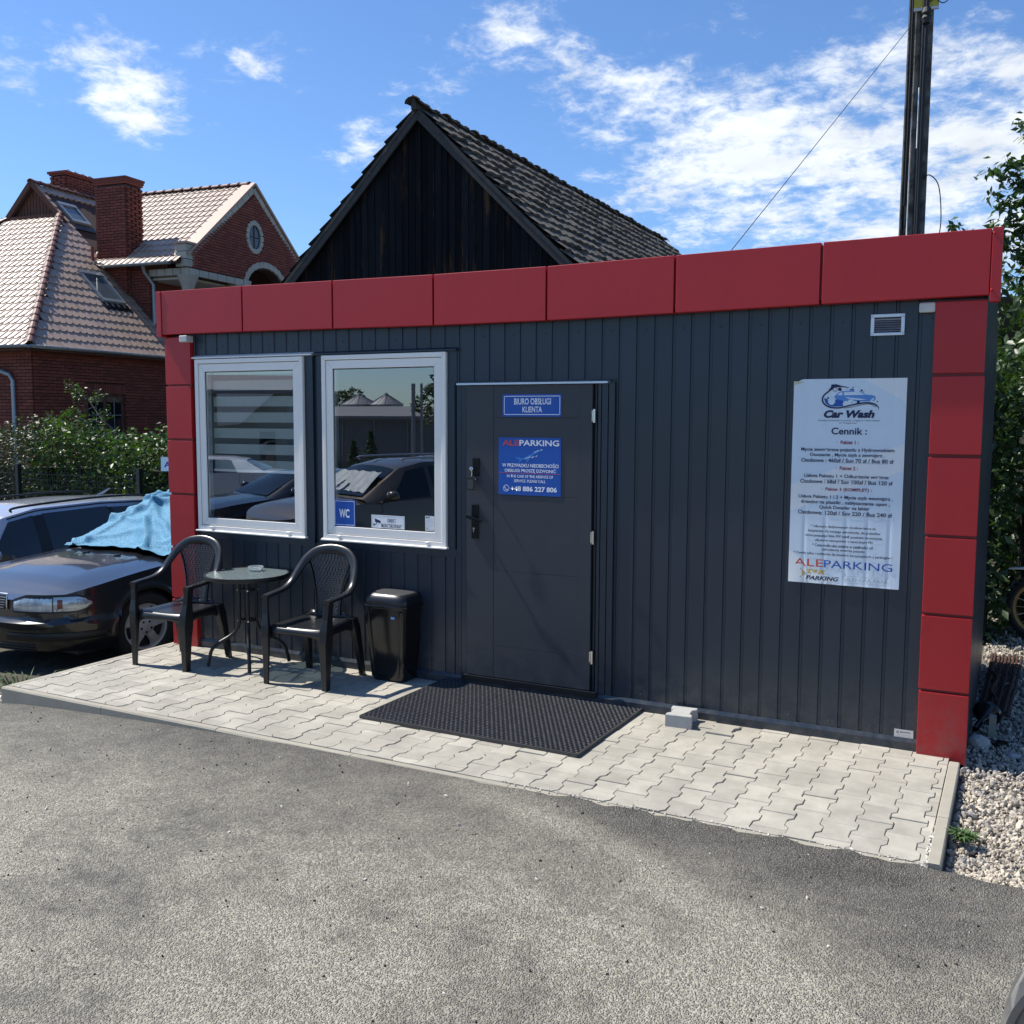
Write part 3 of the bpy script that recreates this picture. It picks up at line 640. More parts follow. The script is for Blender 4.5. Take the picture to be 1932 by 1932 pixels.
# lamps, vent grille, maker's plate
for (x0, x1, z0, z1, nm) in ((-1.400, -1.318, 2.478, 2.532, 'small pale wall lamp under the left end of the red fascia'), (4.084, 4.166, 2.470, 2.523, 'small pale wall lamp under the right end of the red fascia')):
    lm = thing('wall_lamp', nm, 'wall lamp', (0, 0, 0), 0, 'small box lamps under the red fascia'); MB().box(x0, x1, -.090 if x0 < 0 else -.05, -.012, z0, z1).obj('housing', 'dirtywhite', lm, bevel=.008); MB().box(x0+.01, x1-.01, -.012, .0, z0+.006, z1-.006).obj('mount', 'trim', lm)
gr = thing('vent_grille', 'square metal vent grille on the dark wall above the price poster', 'vent grille')
mb = MB(); gx0, gx1, gz0, gz1 = 3.832, 4.011, 2.354, 2.473
mb.box(gx0, gx1, -.016, .0, gz0, gz0+.016).box(gx0, gx1, -.016, .0, gz1-.018, gz1).box(gx0, gx0+.019, -.016, .0, gz0+.016, gz1-.018).box(gx1-.019, gx1, -.016, .0, gz0+.016, gz1-.018); mb.obj('frame', 'alu', gr, bevel=.002)
MB().box(gx0+.018, gx1-.018, -.003, .0, gz0+.016, gz1-.018).obj('backing', 'black', gr)
for i in range(6):
    z = gz0+.022+i*.0125; MB().prism([(-.016, z), (-.014, z+.0015), (-.006, z+.0085), (-.008, z+.0085)], gx0+.0195, gx1-.0195, 'x').obj('slat', 'alu', gr)
for x in (gx0+.009, gx1-.009):
    for z in (gz0+.008, gz1-.009): MB().lathe([(0, -.019), (.004, -.018), (.004, -.0155), (0, -.0155)], 8, (x, 0, z), 'y').obj('screw', 'chrome', gr)
pt = thing('maker_plate', 'small silver nameplate low on the wall beside the right pillar', 'nameplate'); MB().box(4.043, 4.146, -.004, -.0005, .054, .115).obj('plate', 'alu', pt)
txt(pt, 'lettering', 'MAGNIPOL', 4.104, .100, .058, .009, 'navy', -.0046, .02); MB().lathe([(.004, -.0050), (.007, -.0050), (.007, -.0046), (.004, -.0046)], 14, (4.062, 0, .098), 'y').obj('emblem', 'navy', pt)
for z, w_ in ((.083, .07), (.074, .085), (.065, .08)): txt(pt, 'lettering', 'Producent kontenerów i budynków', 4.096, z, w_, .004, 'navy', -.0046)
# ---- roof plants: cable poke etc. on fascia
# ---- signs on the door
def sign(name, label, x0, x1, z0, z1, y0, y1, m, bev=.0):
    t = thing(name, label, 'sign'); MB().box(x0, x1, y0, y1, z0, z1).obj('board', m, t, bevel=bev); return t
DS = DY-.003
s1 = sign('door_sign', 'blue sign with white frame reading BIURO OBSŁUGI KLIENTA on the door', 1.496, 1.933, 1.896, 2.044, DS, DY, 'blue')
yt = DS-.0008
mb = MB(); fx0, fx1, fz0, fz1 = 1.508, 1.923, 1.908, 2.033
for (a, b, c_, d) in ((fx0, fx1, fz0, fz0+.004), (fx0, fx1, fz1-.004, fz1), (fx0, fx0+.004, fz0, fz1), (fx1-.004, fx1, fz0, fz1)): mb.box(a, b, yt, DS-.0002, c_, d)
mb.obj('border', 'white', s1)
txt(s1, 'lettering', 'BIURO OBSŁUGI', 1.7208, 1.9966, .272, .042, 'white', yt, .014); txt(s1, 'lettering', 'KLIENTA', 1.7195, 1.9435, .144, .038, 'white', yt, .014)
s2 = sign('parking_sign', 'square blue ALEPARKING notice with phone number on the door', 1.468, 1.932, 1.370, 1.756, DS, DY, 'blue')
txt(s2, 'lettering', 'ALE', 1.5598, 1.721, .1252, .038, 'signred', yt, .02); txt(s2, 'lettering', 'PARKING', 1.7719, 1.721, .293, .039, 'white', yt, .02)
txt(s2, 'lettering', 'W PRZYPADKU NIEOBECNOŚCI', 1.7051, 1.5735, .4194, .032, 'white', yt, .014); txt(s2, 'lettering', 'OBSŁUGI PROSZĘ DZWONIĆ', 1.7058, 1.5355, .3823, .034, 'white', yt, .014)
txt(s2, 'lettering', 'IN THE CASE OF THE ABSENCE OF', 1.7047, 1.4965, .3445, .019, 'white', yt, .010); txt(s2, 'lettering', 'SERVICE. PLEASE CALL', 1.7041, 1.4656, .2365, .019, 'white', yt, .010)
txt(s2, 'lettering', '+48 886 227 806', 1.7328, 1.4128, .3436, .034, 'white', yt, .030)
MB().box(1.468, 1.932, yt, DS-.0002, 1.5155, 1.5180).obj('line', 'signred', s2)
def arc_ring(cx_, cz, r0, r1, y, n=24, a0=0, a1=2*PI, sz=1):
    vs = []; 
    for k in range(n+1):
        a = a0+(a1-a0)*k/n; vs += [(cx_+r0*math.cos(a), y, cz+r0*sz*math.sin(a)), (cx_+r1*math.cos(a), y, cz+r1*sz*math.sin(a))]
    return MB().add(vs, [(2*k, 2*k+1, 2*k+3, 2*k+2) for k in range(n)])
arc_ring(1.5266, 1.4136, .0195, .0225, yt).obj('phone_ring', 'white', s2)
def ribbon(mb, pts, w_, y):
    P = [Vector((a, b)) for a, b in pts]; vs = []
    ws = w_ if isinstance(w_, list) else [w_]*len(P)
    for i, p in enumerate(P):
        t = (P[min(i+1, len(P)-1)]-P[max(i-1, 0)]).normalized(); n_ = Vector((-t.y, t.x))*ws[i]/2; vs += [(p.x-n_.x, y, p.y-n_.y), (p.x+n_.x, y, p.y+n_.y)]
    return mb.add(vs, [(2*k, 2*k+1, 2*k+3, 2*k+2) for k in range(len(P)-1)])
def polyf(mb, pts, y): return mb.add([(a, y, b) for a, b in pts], [tuple(range(len(pts)))])
def disc(mb, cx_, cz, r, y, n=20, sz=1): return polyf(mb, [(cx_+r*math.cos(2*PI*k/n), cz+r*sz*math.sin(2*PI*k/n)) for k in range(n)], y)
ribbon(MB(), [(1.517, 1.424), (1.5165, 1.419), (1.520, 1.410), (1.527, 1.404), (1.535, 1.402), (1.538, 1.405)], [.007, .006, .004, .004, .006, .007], yt).obj('handset', 'white', s2)
# small airliner climbing to the right
pl = thing; mb = MB()
AX = lambda a, b: (1.7096+a*math.cos(.42)-b*math.sin(.42), 1.640+a*math.sin(.42)+b*math.cos(.42))
polyf(mb, [AX(*p) for p in ((-.095, -.004), (-.09, .004), (.06, .006), (.085, .002), (.092, -.002), (.08, -.006), (-.06, -.006))], yt-.0001)
polyf(mb, [AX(*p) for p in ((-.01, 0), (-.055, -.030), (-.04, -.032), (.025, -.003))], yt-.00015); polyf(mb, [AX(*p) for p in ((-.09, .002), (-.112, .030), (-.102, .030), (-.065, .004))], yt-.0002); polyf(mb, [AX(*p) for p in ((-.085, -.002), (-.118, -.014), (-.108, -.016), (-.065, -.003))], yt-.00025)
mb.obj('aeroplane', 'ghost', s2)
mb = MB(); ribbon(mb, [AX(-.05, -.0085), AX(-.005, -.0085)], .003, yt-.0004); ribbon(mb, [AX(.03, .0065), AX(.07, .0055)], .003, yt-.0004); ribbon(mb, [AX(.082, .001), AX(.094, -.001)], .005, yt-.0004); ribbon(mb, [AX(.0, -.020), AX(.02, -.018)], .004, yt-.0004); ribbon(mb, [AX(.03, -.024), AX(.045, -.022)], .004, yt-.0004); mb.obj('aeroplane_glint', 'white', s2)
# ---- stickers on the right window
GY = -.0104
sw = sign('toilet_sign', 'blue WC sign in the lower left of the right window', .060, .257, 1.078, 1.275, GY-.003, GY, 'blue')
mb = MB()
for (a, b, c_, d) in ((.068, .249, 1.087, 1.090), (.068, .249, 1.263, 1.266), (.068, .071, 1.090, 1.263), (.246, .249, 1.090, 1.263)): mb.box(a, b, GY-.0038, GY-.0031, c_, d)
mb.obj('border', 'white', sw); txt(sw, 'lettering', 'WC', .156, 1.174, .094, .066, 'white', GY-.0038, .03)
sc_ = sign('camera_notice', 'white OBIEKT MONITOROWANY notice in the right window, bottom centre', .400, .690, 1.067, 1.176, GY-.002, GY, 'white')
y_ = GY-.0028; txt(sc_, 'lettering', 'OBIEKT', .578, 1.140, .078, .026, 'navy', y_, .012); txt(sc_, 'lettering', 'MONITOROWANY', .578, 1.100, .178, .030, 'navy', y_, .012)
mb = MB()
for (a, b, c_, d) in ((.404, .686, 1.071, 1.073), (.404, .686, 1.170, 1.172), (.404, .406, 1.073, 1.170), (.684, .686, 1.073, 1.170)): mb.box(a, b, y_, GY-.0021, c_, d)
mb.obj('border', 'greyprint', sc_)
mb = MB(); polyf(mb, [(.430, 1.150), (.470, 1.138), (.472, 1.118), (.432, 1.126)], y_); polyf(mb, [(.470, 1.137), (.482, 1.134), (.484, 1.120), (.472, 1.120)], y_-.0001); ribbon(mb, [(.445, 1.124), (.442, 1.108), (.425, 1.104)], .006, y_-.0002); polyf(mb, [(.418, 1.112), (.427, 1.112), (.427, 1.094), (.418, 1.094)], y_-.0003); mb.obj('camera_symbol', 'navy', sc_)
sb = sign('camera_sticker', 'pale camera sticker in the lower right corner of the right window', .866, .948, 1.078, 1.190, GY-.002, GY, 'posterpale')
txt(sb, 'lettering', 'BCS', .888, 1.180, .032, .011, 'navy', y_, .04); txt(sb, 'lettering', 'OBIEKT', .884, 1.103, .028, .006, 'navy', y_); txt(sb, 'lettering', 'MONITOROWANY', .907, 1.089, .074, .007, 'navy', y_)
mb = MB(); ribbon(mb, [(.876, 1.135), (.885, 1.155), (.915, 1.162), (.938, 1.150), (.940, 1.130), (.915, 1.118), (.890, 1.120), (.876, 1.135)], .0015, y_); ribbon(mb, [(.885, 1.150), (.915, 1.142), (.938, 1.150)], .0015, y_-.0001); arc_ring(.925, 1.136, .006, .0075, y_-.0001, 14)
mb.obj('camera_drawing', 'greyprint', sb)
# ---- the car-wash price poster, slightly rippled over the ribs
po = thing('price_poster', 'large pale blue car wash price list poster on the dark wall', 'poster')
px0, px1, pz0, pz1 = 3.417, 4.036, .923, 2.118; nx, nz_ = 90, 24
def py(x, z):
    q = ((x-RB) % RP)/RP; r = -.0040+.0022*math.exp(-((q-.093)/.07)**2)*(1 if z < 1.55 else .45)
    return r-.0012*math.sin(x*9+z*5)-(.012*sstep(3.50, 3.417, x)*sstep(2.05, 2.118, z))-.005*sstep(.98, .923, z)*abs(math.sin(x*24))
def ptop(x): return pz1-(.022*sstep(3.475, 3.417, x))
P = [[(px0+(px1-px0)*i/nx, py(px0+(px1-px0)*i/nx, pz0+(ptop(px0+(px1-px0)*i/nx)-pz0)*j/nz_), pz0+(ptop(px0+(px1-px0)*i/nx)-pz0)*j/nz_) for j in range(nz_+1)] for i in range(nx+1)]
MB().grid(P).obj('sheet', 'poster', po, smooth=True)
def conform(o, d):     # lay flat print on the rippled sheet
    me = o.data; bm = bmesh.new(); bm.from_mesh(me)
    big = [e for e in bm.edges if e.calc_length() > .02]
    if big: bmesh.ops.subdivide_edges(bm, edges=big, cuts=min(14, int(max(e.calc_length() for e in big)/.02)), use_grid_fill=True)
    for v in bm.verts: v.co.y = py(v.co.x, v.co.z)-d
    bm.to_mesh(me); bm.free(); me.update(); return o
def strip_poly(pl, m, d, nm='tint'):
    # cut polygon into small cells so that it can follow the sheet
    mb = MB(); st = .0147
    xa, xb = min(p[0] for p in pl), max(p[0] for p in pl); za, zb_ = min(p[1] for p in pl), max(p[1] for p in pl)
    i = 0
    while xa+i*st < xb:
        c_ = clip_poly(pl, xa+i*st, min(xb, xa+(i+1)*st), za-1, zb_+1)
        if len(c_) >= 3: mb.add([(p[0], py(p[0], p[1])-d, p[1]) for p in c_], [tuple(range(len(c_)))])
        i += 1
    return mb.obj(nm, m, po)
U = lambda u, v: (px0+(px1-px0)*((u-218)/(1072-218)), pz1-(pz1-pz0)*((v-175)/(1752-175)))
strip_poly([U(745, 176), U(1072, 355), U(1072, 176)], 'posterpale', .0006); strip_poly([U(218, 985), U(1072, 660), U(1072, 860), U(218, 1195)], 'posterpale', .0006); strip_poly([U(218, 1500), U(600, 1748), U(218, 1750)], 'posterpale', .0006)
strip_poly([U(219, 190), U(300, 195), U(250, 215), U(219, 260)], 'cream', .0007)
lines = [('Car Wash',3.7309,1.9163,.2784,.0449,'navy',.05,.25),('„Parking to przystanek w podróży, a myjnia to chwila oddechu',3.7292,1.8789,.3434,.012,'navy',.0,.2),('dla Twojego auta”',3.7287,1.8642,.1023,.0097,'navy',0,.2),('Cennik :',3.7347,1.8186,.1959,.0400,'navy',.02,0),
('·  Pakiet 1 :',3.729,1.754,.122,.021,'pink',.022,0),('Mycie zewnętrzne pojazdu z Hydrowoskiem',3.7267,1.7088,.5142,.0265,'navy',.018,0),('Osuszanie , Mycie szyb z zewnątrz .',3.7261,1.679,.4134,.0250,'navy',.018,0),('Osobowe : 460zł / Suv 70 zł / Bus 80 zł',3.7264,1.6489,.5096,.0235,'navy',.018,0),
('·  Pakiet 2 :',3.729,1.6052,.122,.021,'pink',.022,0),('Usługa Pakietu 1 + Odkurzanie wnętrza',3.725,1.5559,.4664,.0265,'navy',.018,0),('Osobowe : 68zł / Suv 100zł / Bus 120 zł',3.7252,1.5257,.5101,.0235,'navy',.018,0),
('·  Pakiet 3 (KOMPLET) :',3.731,1.4796,.278,.0245,'pink',.022,0),('Usługa Pakietu 1 i 2 + Mycie szyb wewnątrz ,',3.7238,1.4338,.5211,.0265,'navy',.018,0),('dressing na plastiki , nabłyszczanie opon ,',3.7237,1.4026,.4917,.0265,'navy',.018,0),('Quick Detailer na lakier',3.7233,1.3743,.2806,.0235,'navy',.018,0),('Osobowe: 120zł / Suv 220 / Bus 240 zł',3.7233,1.3432,.522,.0235,'navy',.018,0),
('* Używamy dedykowanych środków które są',3.7196,1.2611,.3585,.0195,'navy',.010,0),('bezpieczne dla twojego samochodu, do pojazdów',3.7254,1.2332,.4012,.0195,'navy',.010,0),('które posiadają folie PPF bądź powłokę ceramiczną,',3.7244,1.2064,.4277,.0205,'navy',.010,0),('używamy szamponów o neutralnym PH',3.7251,1.1803,.3193,.0190,'navy',.010,0),
('* Cena może ulec zmianie w zależności od',3.7193,1.1523,.3358,.0190,'navy',.010,0),('zabrudzenia wnętrza pojazdu',3.725,1.1257,.2379,.0185,'navy',.010,0),('* Cennik tylko i wyłącznie dla klientów korzystających z parkingów !',3.7202,1.0988,.5492,.0190,'navy',.010,0),
('ALE',3.5324,1.0443,.168,.0437,'signred',.0,0),('PARKING',3.8086,1.0430,.3769,.0445,'royal',.0,0),('T&K',3.5804,.9908,.116,.0270,'gold',.05,.25),('PARKING',3.6136,.9559,.1877,.0245,'navy',.03,.25),('OLO CAR PARK',3.8575,.9600,.2463,.0190,'greyprint',.006,0)]
for s_, a, b, c_, d, m_, bo, sh in lines:
    conform(txt(po, 'lettering', s_, a, b, c_, d, m_, 0, bo, sh), .0023)
# strips of tape over the old prices
M['tape'] = mat('clear_tape', (.62, .68, .72), .12, var=.12, vs=40)
strip_poly([(3.66, 1.634), (3.95, 1.630), (3.95, 1.637), (3.66, 1.641)], 'tape', .0016, 'tape'); strip_poly([(3.60, 1.533), (3.955, 1.530), (3.955, 1.538), (3.60, 1.541)], 'tape', .0016, 'tape'); strip_poly([(3.58, 1.326), (3.92, 1.324), (3.92, 1.331), (3.58, 1.333)], 'tape', .0016, 'tape'); strip_poly([(3.885, 1.335), (3.925, 1.332), (3.93, 1.352), (3.90, 1.356)], 'tape', .0018, 'tape')
# picture: hose, gun, foam and a blue car.  zoom-picture coordinates -> poster
Z = lambda u, v: (3.7309+(u-950)*(.2784/(1295-605)), 1.9163-(v-655)*(.2784/(1295-605))*1.02)
mb = MB(); car_ = [(735,415),(765,385),(800,352),(850,338),(1050,336),(1110,348),(1165,388),(1250,395),(1295,410),(1303,440),(1290,470),(1200,480),(1080,480),(1000,470),(900,480),(790,470)]
conform(polyf(mb, [Z(*p) for p in car_], 0).obj('picture_car', 'midblue', po), .0010)
mb = MB(); polyf(mb, [Z(*p) for p in ((870,352),(1050,346),(1100,355),(1155,390),(875,395))], 0); polyf(mb, [Z(*p) for p in ((780,392),(815,358),(852,352),(850,395))], 0); polyf(mb, [Z(*p) for p in ((890,420),(1180,452),(1100,462),(950,450))], 0); polyf(mb, [Z(*p) for p in ((1230,465),(1285,425),(1280,450),(1240,478))], 0); conform(mb.obj('picture_glass', 'poster', po), .0014)
mb = MB(); polyf(mb, [Z(*p) for p in ((598,435),(640,445),(690,470),(740,455),(800,452),(860,470),(885,500),(860,545),(760,552),(680,545),(620,500))], 0); polyf(mb, [Z(*p) for p in ((935,330),(960,308),(1000,305),(1010,332))], 0); conform(mb.obj('picture_foam', 'royal', po), .0015)
mb = MB()
for (u, v, r) in ((705,478,50),(1050,318,42),(905,515,44),(965,490,40),(1005,510,34)): disc(mb, *Z(u, v), r*.2784/690, -.0001*u/100)
conform(mb.obj('picture_bubble', 'poster', po), .0018)
mb = MB()
for (u, v, r) in ((655,430,13),(975,488,14),(992,288,9),(1140,350,6),(1327,482,10),(1070,490,22),(1110,330,14),(908,318,6)): disc(mb, *Z(u, v), r*.2784/690, -.0001*u/100, 12)
hose = bez([Z(*p) for p in ((705,270),(670,330),(600,390),(578,450),(600,510),(680,558),(800,570),(900,550),(1050,515),(1180,500),(1280,515),(1340,560),(1342,605))] and [(Z(*p)[0], Z(*p)[1], 0) for p in ((705,270),(670,330),(600,390),(578,450),(600,510),(680,558),(800,570),(900,550),(1050,515),(1180,500),(1280,515),(1340,560),(1342,605))], 5)
ribbon(mb, [(p.x, p.y) for p in hose], [.0085]*(len(hose)-8)+[.007,.006,.005,.004,.003,.002,.0015,.001], 0)
h2 = bez([(Z(*p)[0], Z(*p)[1], 0) for p in ((880,575),(1000,555),(1120,525),(1230,520),(1310,560))], 5); ribbon(mb, [(p.x, p.y) for p in h2], .0028, -.0002)
polyf(mb, [Z(*p) for p in ((695,245),(760,240),(830,262),(935,284),(932,292),(820,280),(745,285),(700,290),(690,265))], -.0003); polyf(mb, [Z(*p) for p in ((700,270),(735,285),(700,325),(668,332),(660,318))], -.0004); polyf(mb, [Z(*p) for p in ((790,300),(812,282),(838,300),(835,335),(792,332))], -.0005)
conform(mb.obj('picture_hose', 'navy', po), .0021); conform(arc_ring(*Z(748, 312), .010, .0125, 0, 20).obj('picture_trigger', 'navy', po), .0023)
# logo bits at the foot
Z6 = lambda u, v: (3.5804+(u-412)*(.116/155), .9908-(v-1649)*(.0296/40))
mb = MB(); polyf(mb, [Z6(*p) for p in ((248,1622),(300,1626),(326,1662),(300,1698),(245,1695),(275,1660))], 0); conform(mb.obj('arrow_logo', 'gold', po), .0022)
mb = MB(); ribbon(mb, [Z6(270,1660), Z6(325,1664)], [.003,.004], 0); polyf(mb, [Z6(*p) for p in ((300,1660),(284,1626),(290,1626),(312,1660))], -.0001); polyf(mb, [Z6(*p) for p in ((300,1664),(284,1696),(290,1697),(312,1664))], -.0002); polyf(mb, [Z6(*p) for p in ((278,1662),(268,1648),(272,1648),(284,1660))], -.0003); conform(mb.obj('aeroplane_logo', 'navy', po), .0028)
bx, bz, bw, bh = 3.857, .9600, .2614, .040; mb = MB()
for (a, b, c_, d) in ((bx-bw/2, bx+bw/2, bz-bh/2, bz-bh/2+.0015), (bx-bw/2, bx+bw/2, bz+bh/2-.0015, bz+bh/2), (bx-bw/2, bx-bw/2+.0015, bz-bh/2, bz+bh/2), (bx+bw/2-.0015, bx+bw/2, bz-bh/2, bz+bh/2)): polyf(mb, [(a, c_), (b, c_), (b, d), (a, d)], 0)
conform(mb.obj('logo_frame', 'greyprint', po), .0023)
# ------------------------------------------------------------------ moulded armchairs
M['weave'] = mat('moulded_weave', (.085, .090, .098), .34, var=.12, vs=20)
def chair(name, label, loc, rz):
    t = thing(name, label, 'chair', loc, rz, 'black plastic armchairs by the wall')
    def seatz(x, y): return .418+.016*((y+.2)/-.0+0 if False else 0)+.012*max(0, (-y-.10)/.12)-.010*(1-(x/.2)**2)*(1-((y)/.2)**2)
    # seat shell with lip
    nu, nv_ = 18, 16; top = []; 
    def sp(i, j):
        v = j/nv_; y = -.235+.43*v; hw = .222-.030*v; x = -hw+2*hw*i/nu; q = abs(x)/hw
        z = .424-.012*(1-q*q)*(1-abs(2*v-1)**3)-.020*max(0, (.10-v)/.10)**2-.004*q**6+.012*v
        return (x, y+.018*q**4*(1-2*v)*(1 if v < .5 else 0), z)
    grid_ = [[sp(i, j) for j in range(nv_+1)] for i in range(nu+1)]
    MB().grid(grid_).obj('seat', 'black', t, smooth=True, ang=60).modifiers.new('solid', 'SOLIDIFY').thickness = .012
    # apron under the seat
    pa = []
    for i in range(25):
        a = i/24; x = -.226+.452*a; q = abs(2*a-1); pa.append((x, -.236+.022*q**4, q))
    P = [[(x, y, .414-.004*q**6), (x, y-.002, .385-.012*q**3), (x, y, .372-.035*q**3)][::1] for x, y, q in [(p[0], p[1], p[2]) for p in pa]]
    MB().grid(P).obj('front_apron', 'black', t, smooth=True, ang=60).modifiers.new('solid', 'SOLIDIFY').thickness = .007
    for s_ in (-1, 1):
        P = []
        for k in range(17):
            v = k/16; y = -.215+.41*v; x = s_*(.228-.030*v); q = abs(2*v-1); P.append([(x, y, .420+.010*v), (x, y, .385), (x, y, .368-.045*q**3)])
        MB().grid(P).obj('side_apron', 'black', t, smooth=True, ang=60).modifiers.new('solid', 'SOLIDIFY').thickness = .007
        # front leg: an angle section widening upwards and running on to the armrest
        rings = []
        for (z, cx_, cy_, wx, wy) in ((0, .247, -.232, .020, .024), (.10, .245, -.230, .022, .029), (.22, .243, -.226, .025, .035), (.34, .243, -.222, .030, .046), (.42, .246, -.218, .030, .042), (.50, .252, -.212, .022, .032), (.58, .258, -.206, .020, .030), (.625, .260, -.203, .024, .034)):
            o = [(-wx, -wy), (wx, -wy), (wx, wy), (wx*.45, wy), (wx*.45, -wy*.35), (-wx, -wy*.35)]
            rings.append([(s_*cx_+s_*a, cy_+b, z) for a, b in (o if s_ > 0 else o[::-1])])
        MB().loft(rings).obj('leg', 'black', t, bevel=.004)
        rings = []
        for (z, cx_, cy_, wx, wy) in ((0, .235, .250, .018, .021), (.12, .229, .232, .020, .025), (.26, .220, .208, .024, .031), (.37, .208, .188, .030, .040), (.435, .195, .178, .028, .036)):
            o = [(-wx, -wy), (wx, -wy), (wx, wy), (-wx, wy), (-wx, wy*.4), (wx*.4, wy*.4), (wx*.4, -wy*.4), (-wx, -wy*.4)]
            o = [(-wx, -wy), (wx, -wy), (wx, wy), (-wx, wy)]
            rings.append([(s_*cx_+s_*a, cy_+b, z) for a, b in (o if s_ > 0 else o[::-1])])
        MB().loft(rings).obj('leg', 'black', t, bevel=.006)
        MB().lathe([(.0, 0), (.020, 0), (.020, .006), (0, .006)], 12, (s_*.235, .250, 0)).obj('foot', 'black', t)
    # arms and top rail: one band bent round
    ctrl = [(-.262, -.235, .624), (-.264, -.16, .632), (-.268, -.06, .640), (-.270, .02, .655), (-.262, .09, .700), (-.240, .145, .775), (-.200, .192, .850), (-.125, .222, .905), (0, .234, .925)]
    ctrl = ctrl+[(-a, b, c_) for a, b, c_ in ctrl[::-1][1:]]
    path = bez(ctrl, 6); rings = []; n_ = len(path)
    for i, p in enumerate(path):
        tt = (path[min(i+1, n_-1)]-path[max(i-1, 0)]).normalized()
        f = abs(2*i/(n_-1)-1)     # 1 at arm tips, 0 at the crown
        armn = Vector((0, -.15, 1)); crn = Vector((0, -1, .22)); k = sstep(.25, .66, f)
        side = (1 if p.x > 0 else -1)
        up = (crn*(1-k)+armn*k).normalized(); up = (up-tt*up.dot(tt)).normalized(); sd_ = tt.cross(up).normalized()
        wd = .027+.004*(1-k); th = .011+.003*(1-abs(2*k-1)); ring = []
        for (a, b) in ((-1, -1.2), (-1.02, .1), (-.72, .85), (0, 1.0), (.72, .85), (1.02, .1), (1, -1.2), (.8, -1.2), (.75, -.2), (-.75, -.2), (-.8, -1.2)): ring.append(p+sd_*wd*a+up*th*b)
        rings.append(ring)
    mb = MB().loft(rings); me = mb.mesh('arm', True, 50); fixn(me); link('armrest_and_top_rail', me, 'black', t)
    # fan-shaped back: frame and basket weave
    def hwf(v): return .088+.018*v+.085*v**2.2
    def bk(a, v, d=0):    # a -1..1 across, v 0..1 up
        top = .890-.055*abs(a)**2.2; z = .452+(top-.452)*v; x = a*hwf(v)*(1 if True else 0); y = .168+.058*v+.016*abs(a)**2*(-1)+d
        return (x, y, z)
    for s_ in (-1, 1):
        P = []
        for k in range(19):
            v = k/18; w_ = .014+.010*abs(2*v-1)**3; x0 = hwf(v); _, y, z = bk(s_, v); P.append([(s_*x0, y-.010, z), (s_*(x0+w_), y-.004, z), (s_*(x0+w_), y+.012, z), (s_*x0, y+.010, z)])
        me = MB().loft(P).mesh('st', True, 40); fixn(me); link('back_stile', me, 'black', t)
    P = [[(-.19+.38*k/12, .158-.012*(1-(k/6-1)**2), .430), (-.150+.30*k/12, .170, .470-.0*k)] for k in range(13)]
    MB().grid(P).obj('back_foot', 'black', t, smooth=True).modifiers.new('solid', 'SOLIDIFY').thickness = .008
    mb = MB(); rows = 27
    for r in range(rows):
        v = (r+.5)/rows; z0 = .452+(.885-.452)*v; hw = hwf(v)+.002; n = max(5, int(hw*2/.027)); pw = 2*hw/n; off = .5 if r % 2 else 0
        for c_ in range(-1, n+1):
            xa = -hw+(c_+off+.05)*pw; xb = -hw+(c_+off+.95)*pw; xa2, xb2 = max(-hw, xa), min(hw, xb)
            if xb2-xa2 < .004: continue
            a0, a1 = xa2/hwf(v), xb2/hwf(v); am = (a0+a1)/2
            if z0 > .890-.055*abs(am)**2.2+.012: continue
            y = .168+.058*v-.016*am*am; h = .0060
            mb.add([(xa2, y+.002, z0-h), (xb2, y+.002, z0-h), (xb2, y+.002, z0+h), (xa2, y+.002, z0+h), ((xa2*.75+xb2*.25), y-.0065, z0-h*.75), ((xa2*.25+xb2*.75), y-.0065, z0-h*.75), ((xa2*.25+xb2*.75), y-.0065, z0+h*.75), ((xa2*.75+xb2*.25), y-.0065, z0+h*.75)],
                   [(4,5,6,7), (0,1,5,4), (1,2,6,5), (2,3,7,6), (3,0,4,7), (3,2,1,0)])
            xm = (xa2+xb2)/2   # short upright under each weave strip
            mb.box(xm-.0035, xm+.0035, y+.0022, y+.008, z0-.0125, z0+.0125)
    mb.obj('woven_back', 'weave', t, kind='stuff')
    return t
chair('armchair', 'black plastic armchair on the left of the glass table, nearer the black car', (-1.080, -.443, 0), .05)
chair('armchair', 'black plastic armchair between the glass table and the black bin', (.165, -.385, 0), .06)
# ------------------------------------------------------------------ round glass table
M['ripple'] = None
def glass_top():
    m, t, b = M_new('rippled_glass'); n = t.nodes; l = t.links
    b.inputs['Base Color'].default_value = (.30, .37, .38, 1); b.inputs['Roughness'].default_value = .12; b.inputs['Specular IOR Level'].default_value = .9
    co = n.new('ShaderNodeTexCoord'); q = n.new('ShaderNodeTexNoise'); q.inputs['Scale'].default_value = 34; q.inputs['Detail'].default_value = 3; l.new(co.outputs['Object'], q.inputs['Vector'])
    bp = n.new('ShaderNodeBump'); bp.inputs['Distance'].default_value = .010; l.new(q.outputs[0], bp.inputs['Height']); l.new(bp.outputs[0], b.inputs['Normal'])
    tr = n.new('ShaderNodeBsdfTransparent'); tr.inputs[0].default_value = (.62, .70, .68, 1); mxs = n.new('ShaderNodeMixShader'); mxs.inputs[0].default_value = .52
    l.new(tr.outputs[0], mxs.inputs[1]); l.new(b.outputs[0], mxs.inputs[2]); l.new(mxs.outputs[0], n['Material Output'].inputs[0]); return m
M['ripple'] = glass_top()
TX, TY, TH = -.545, -.300, .712
tb = thing('bistro_table', 'small round bistro table with rippled glass top and black tube legs', 'table', (TX, TY, 0), math.radians(-2))
MB().lathe([(0, TH-.010), (.300, TH-.010), (.300, TH-.004), (0, TH-.004)], 64).obj('glass_top', 'ripple', tb, smooth=True)
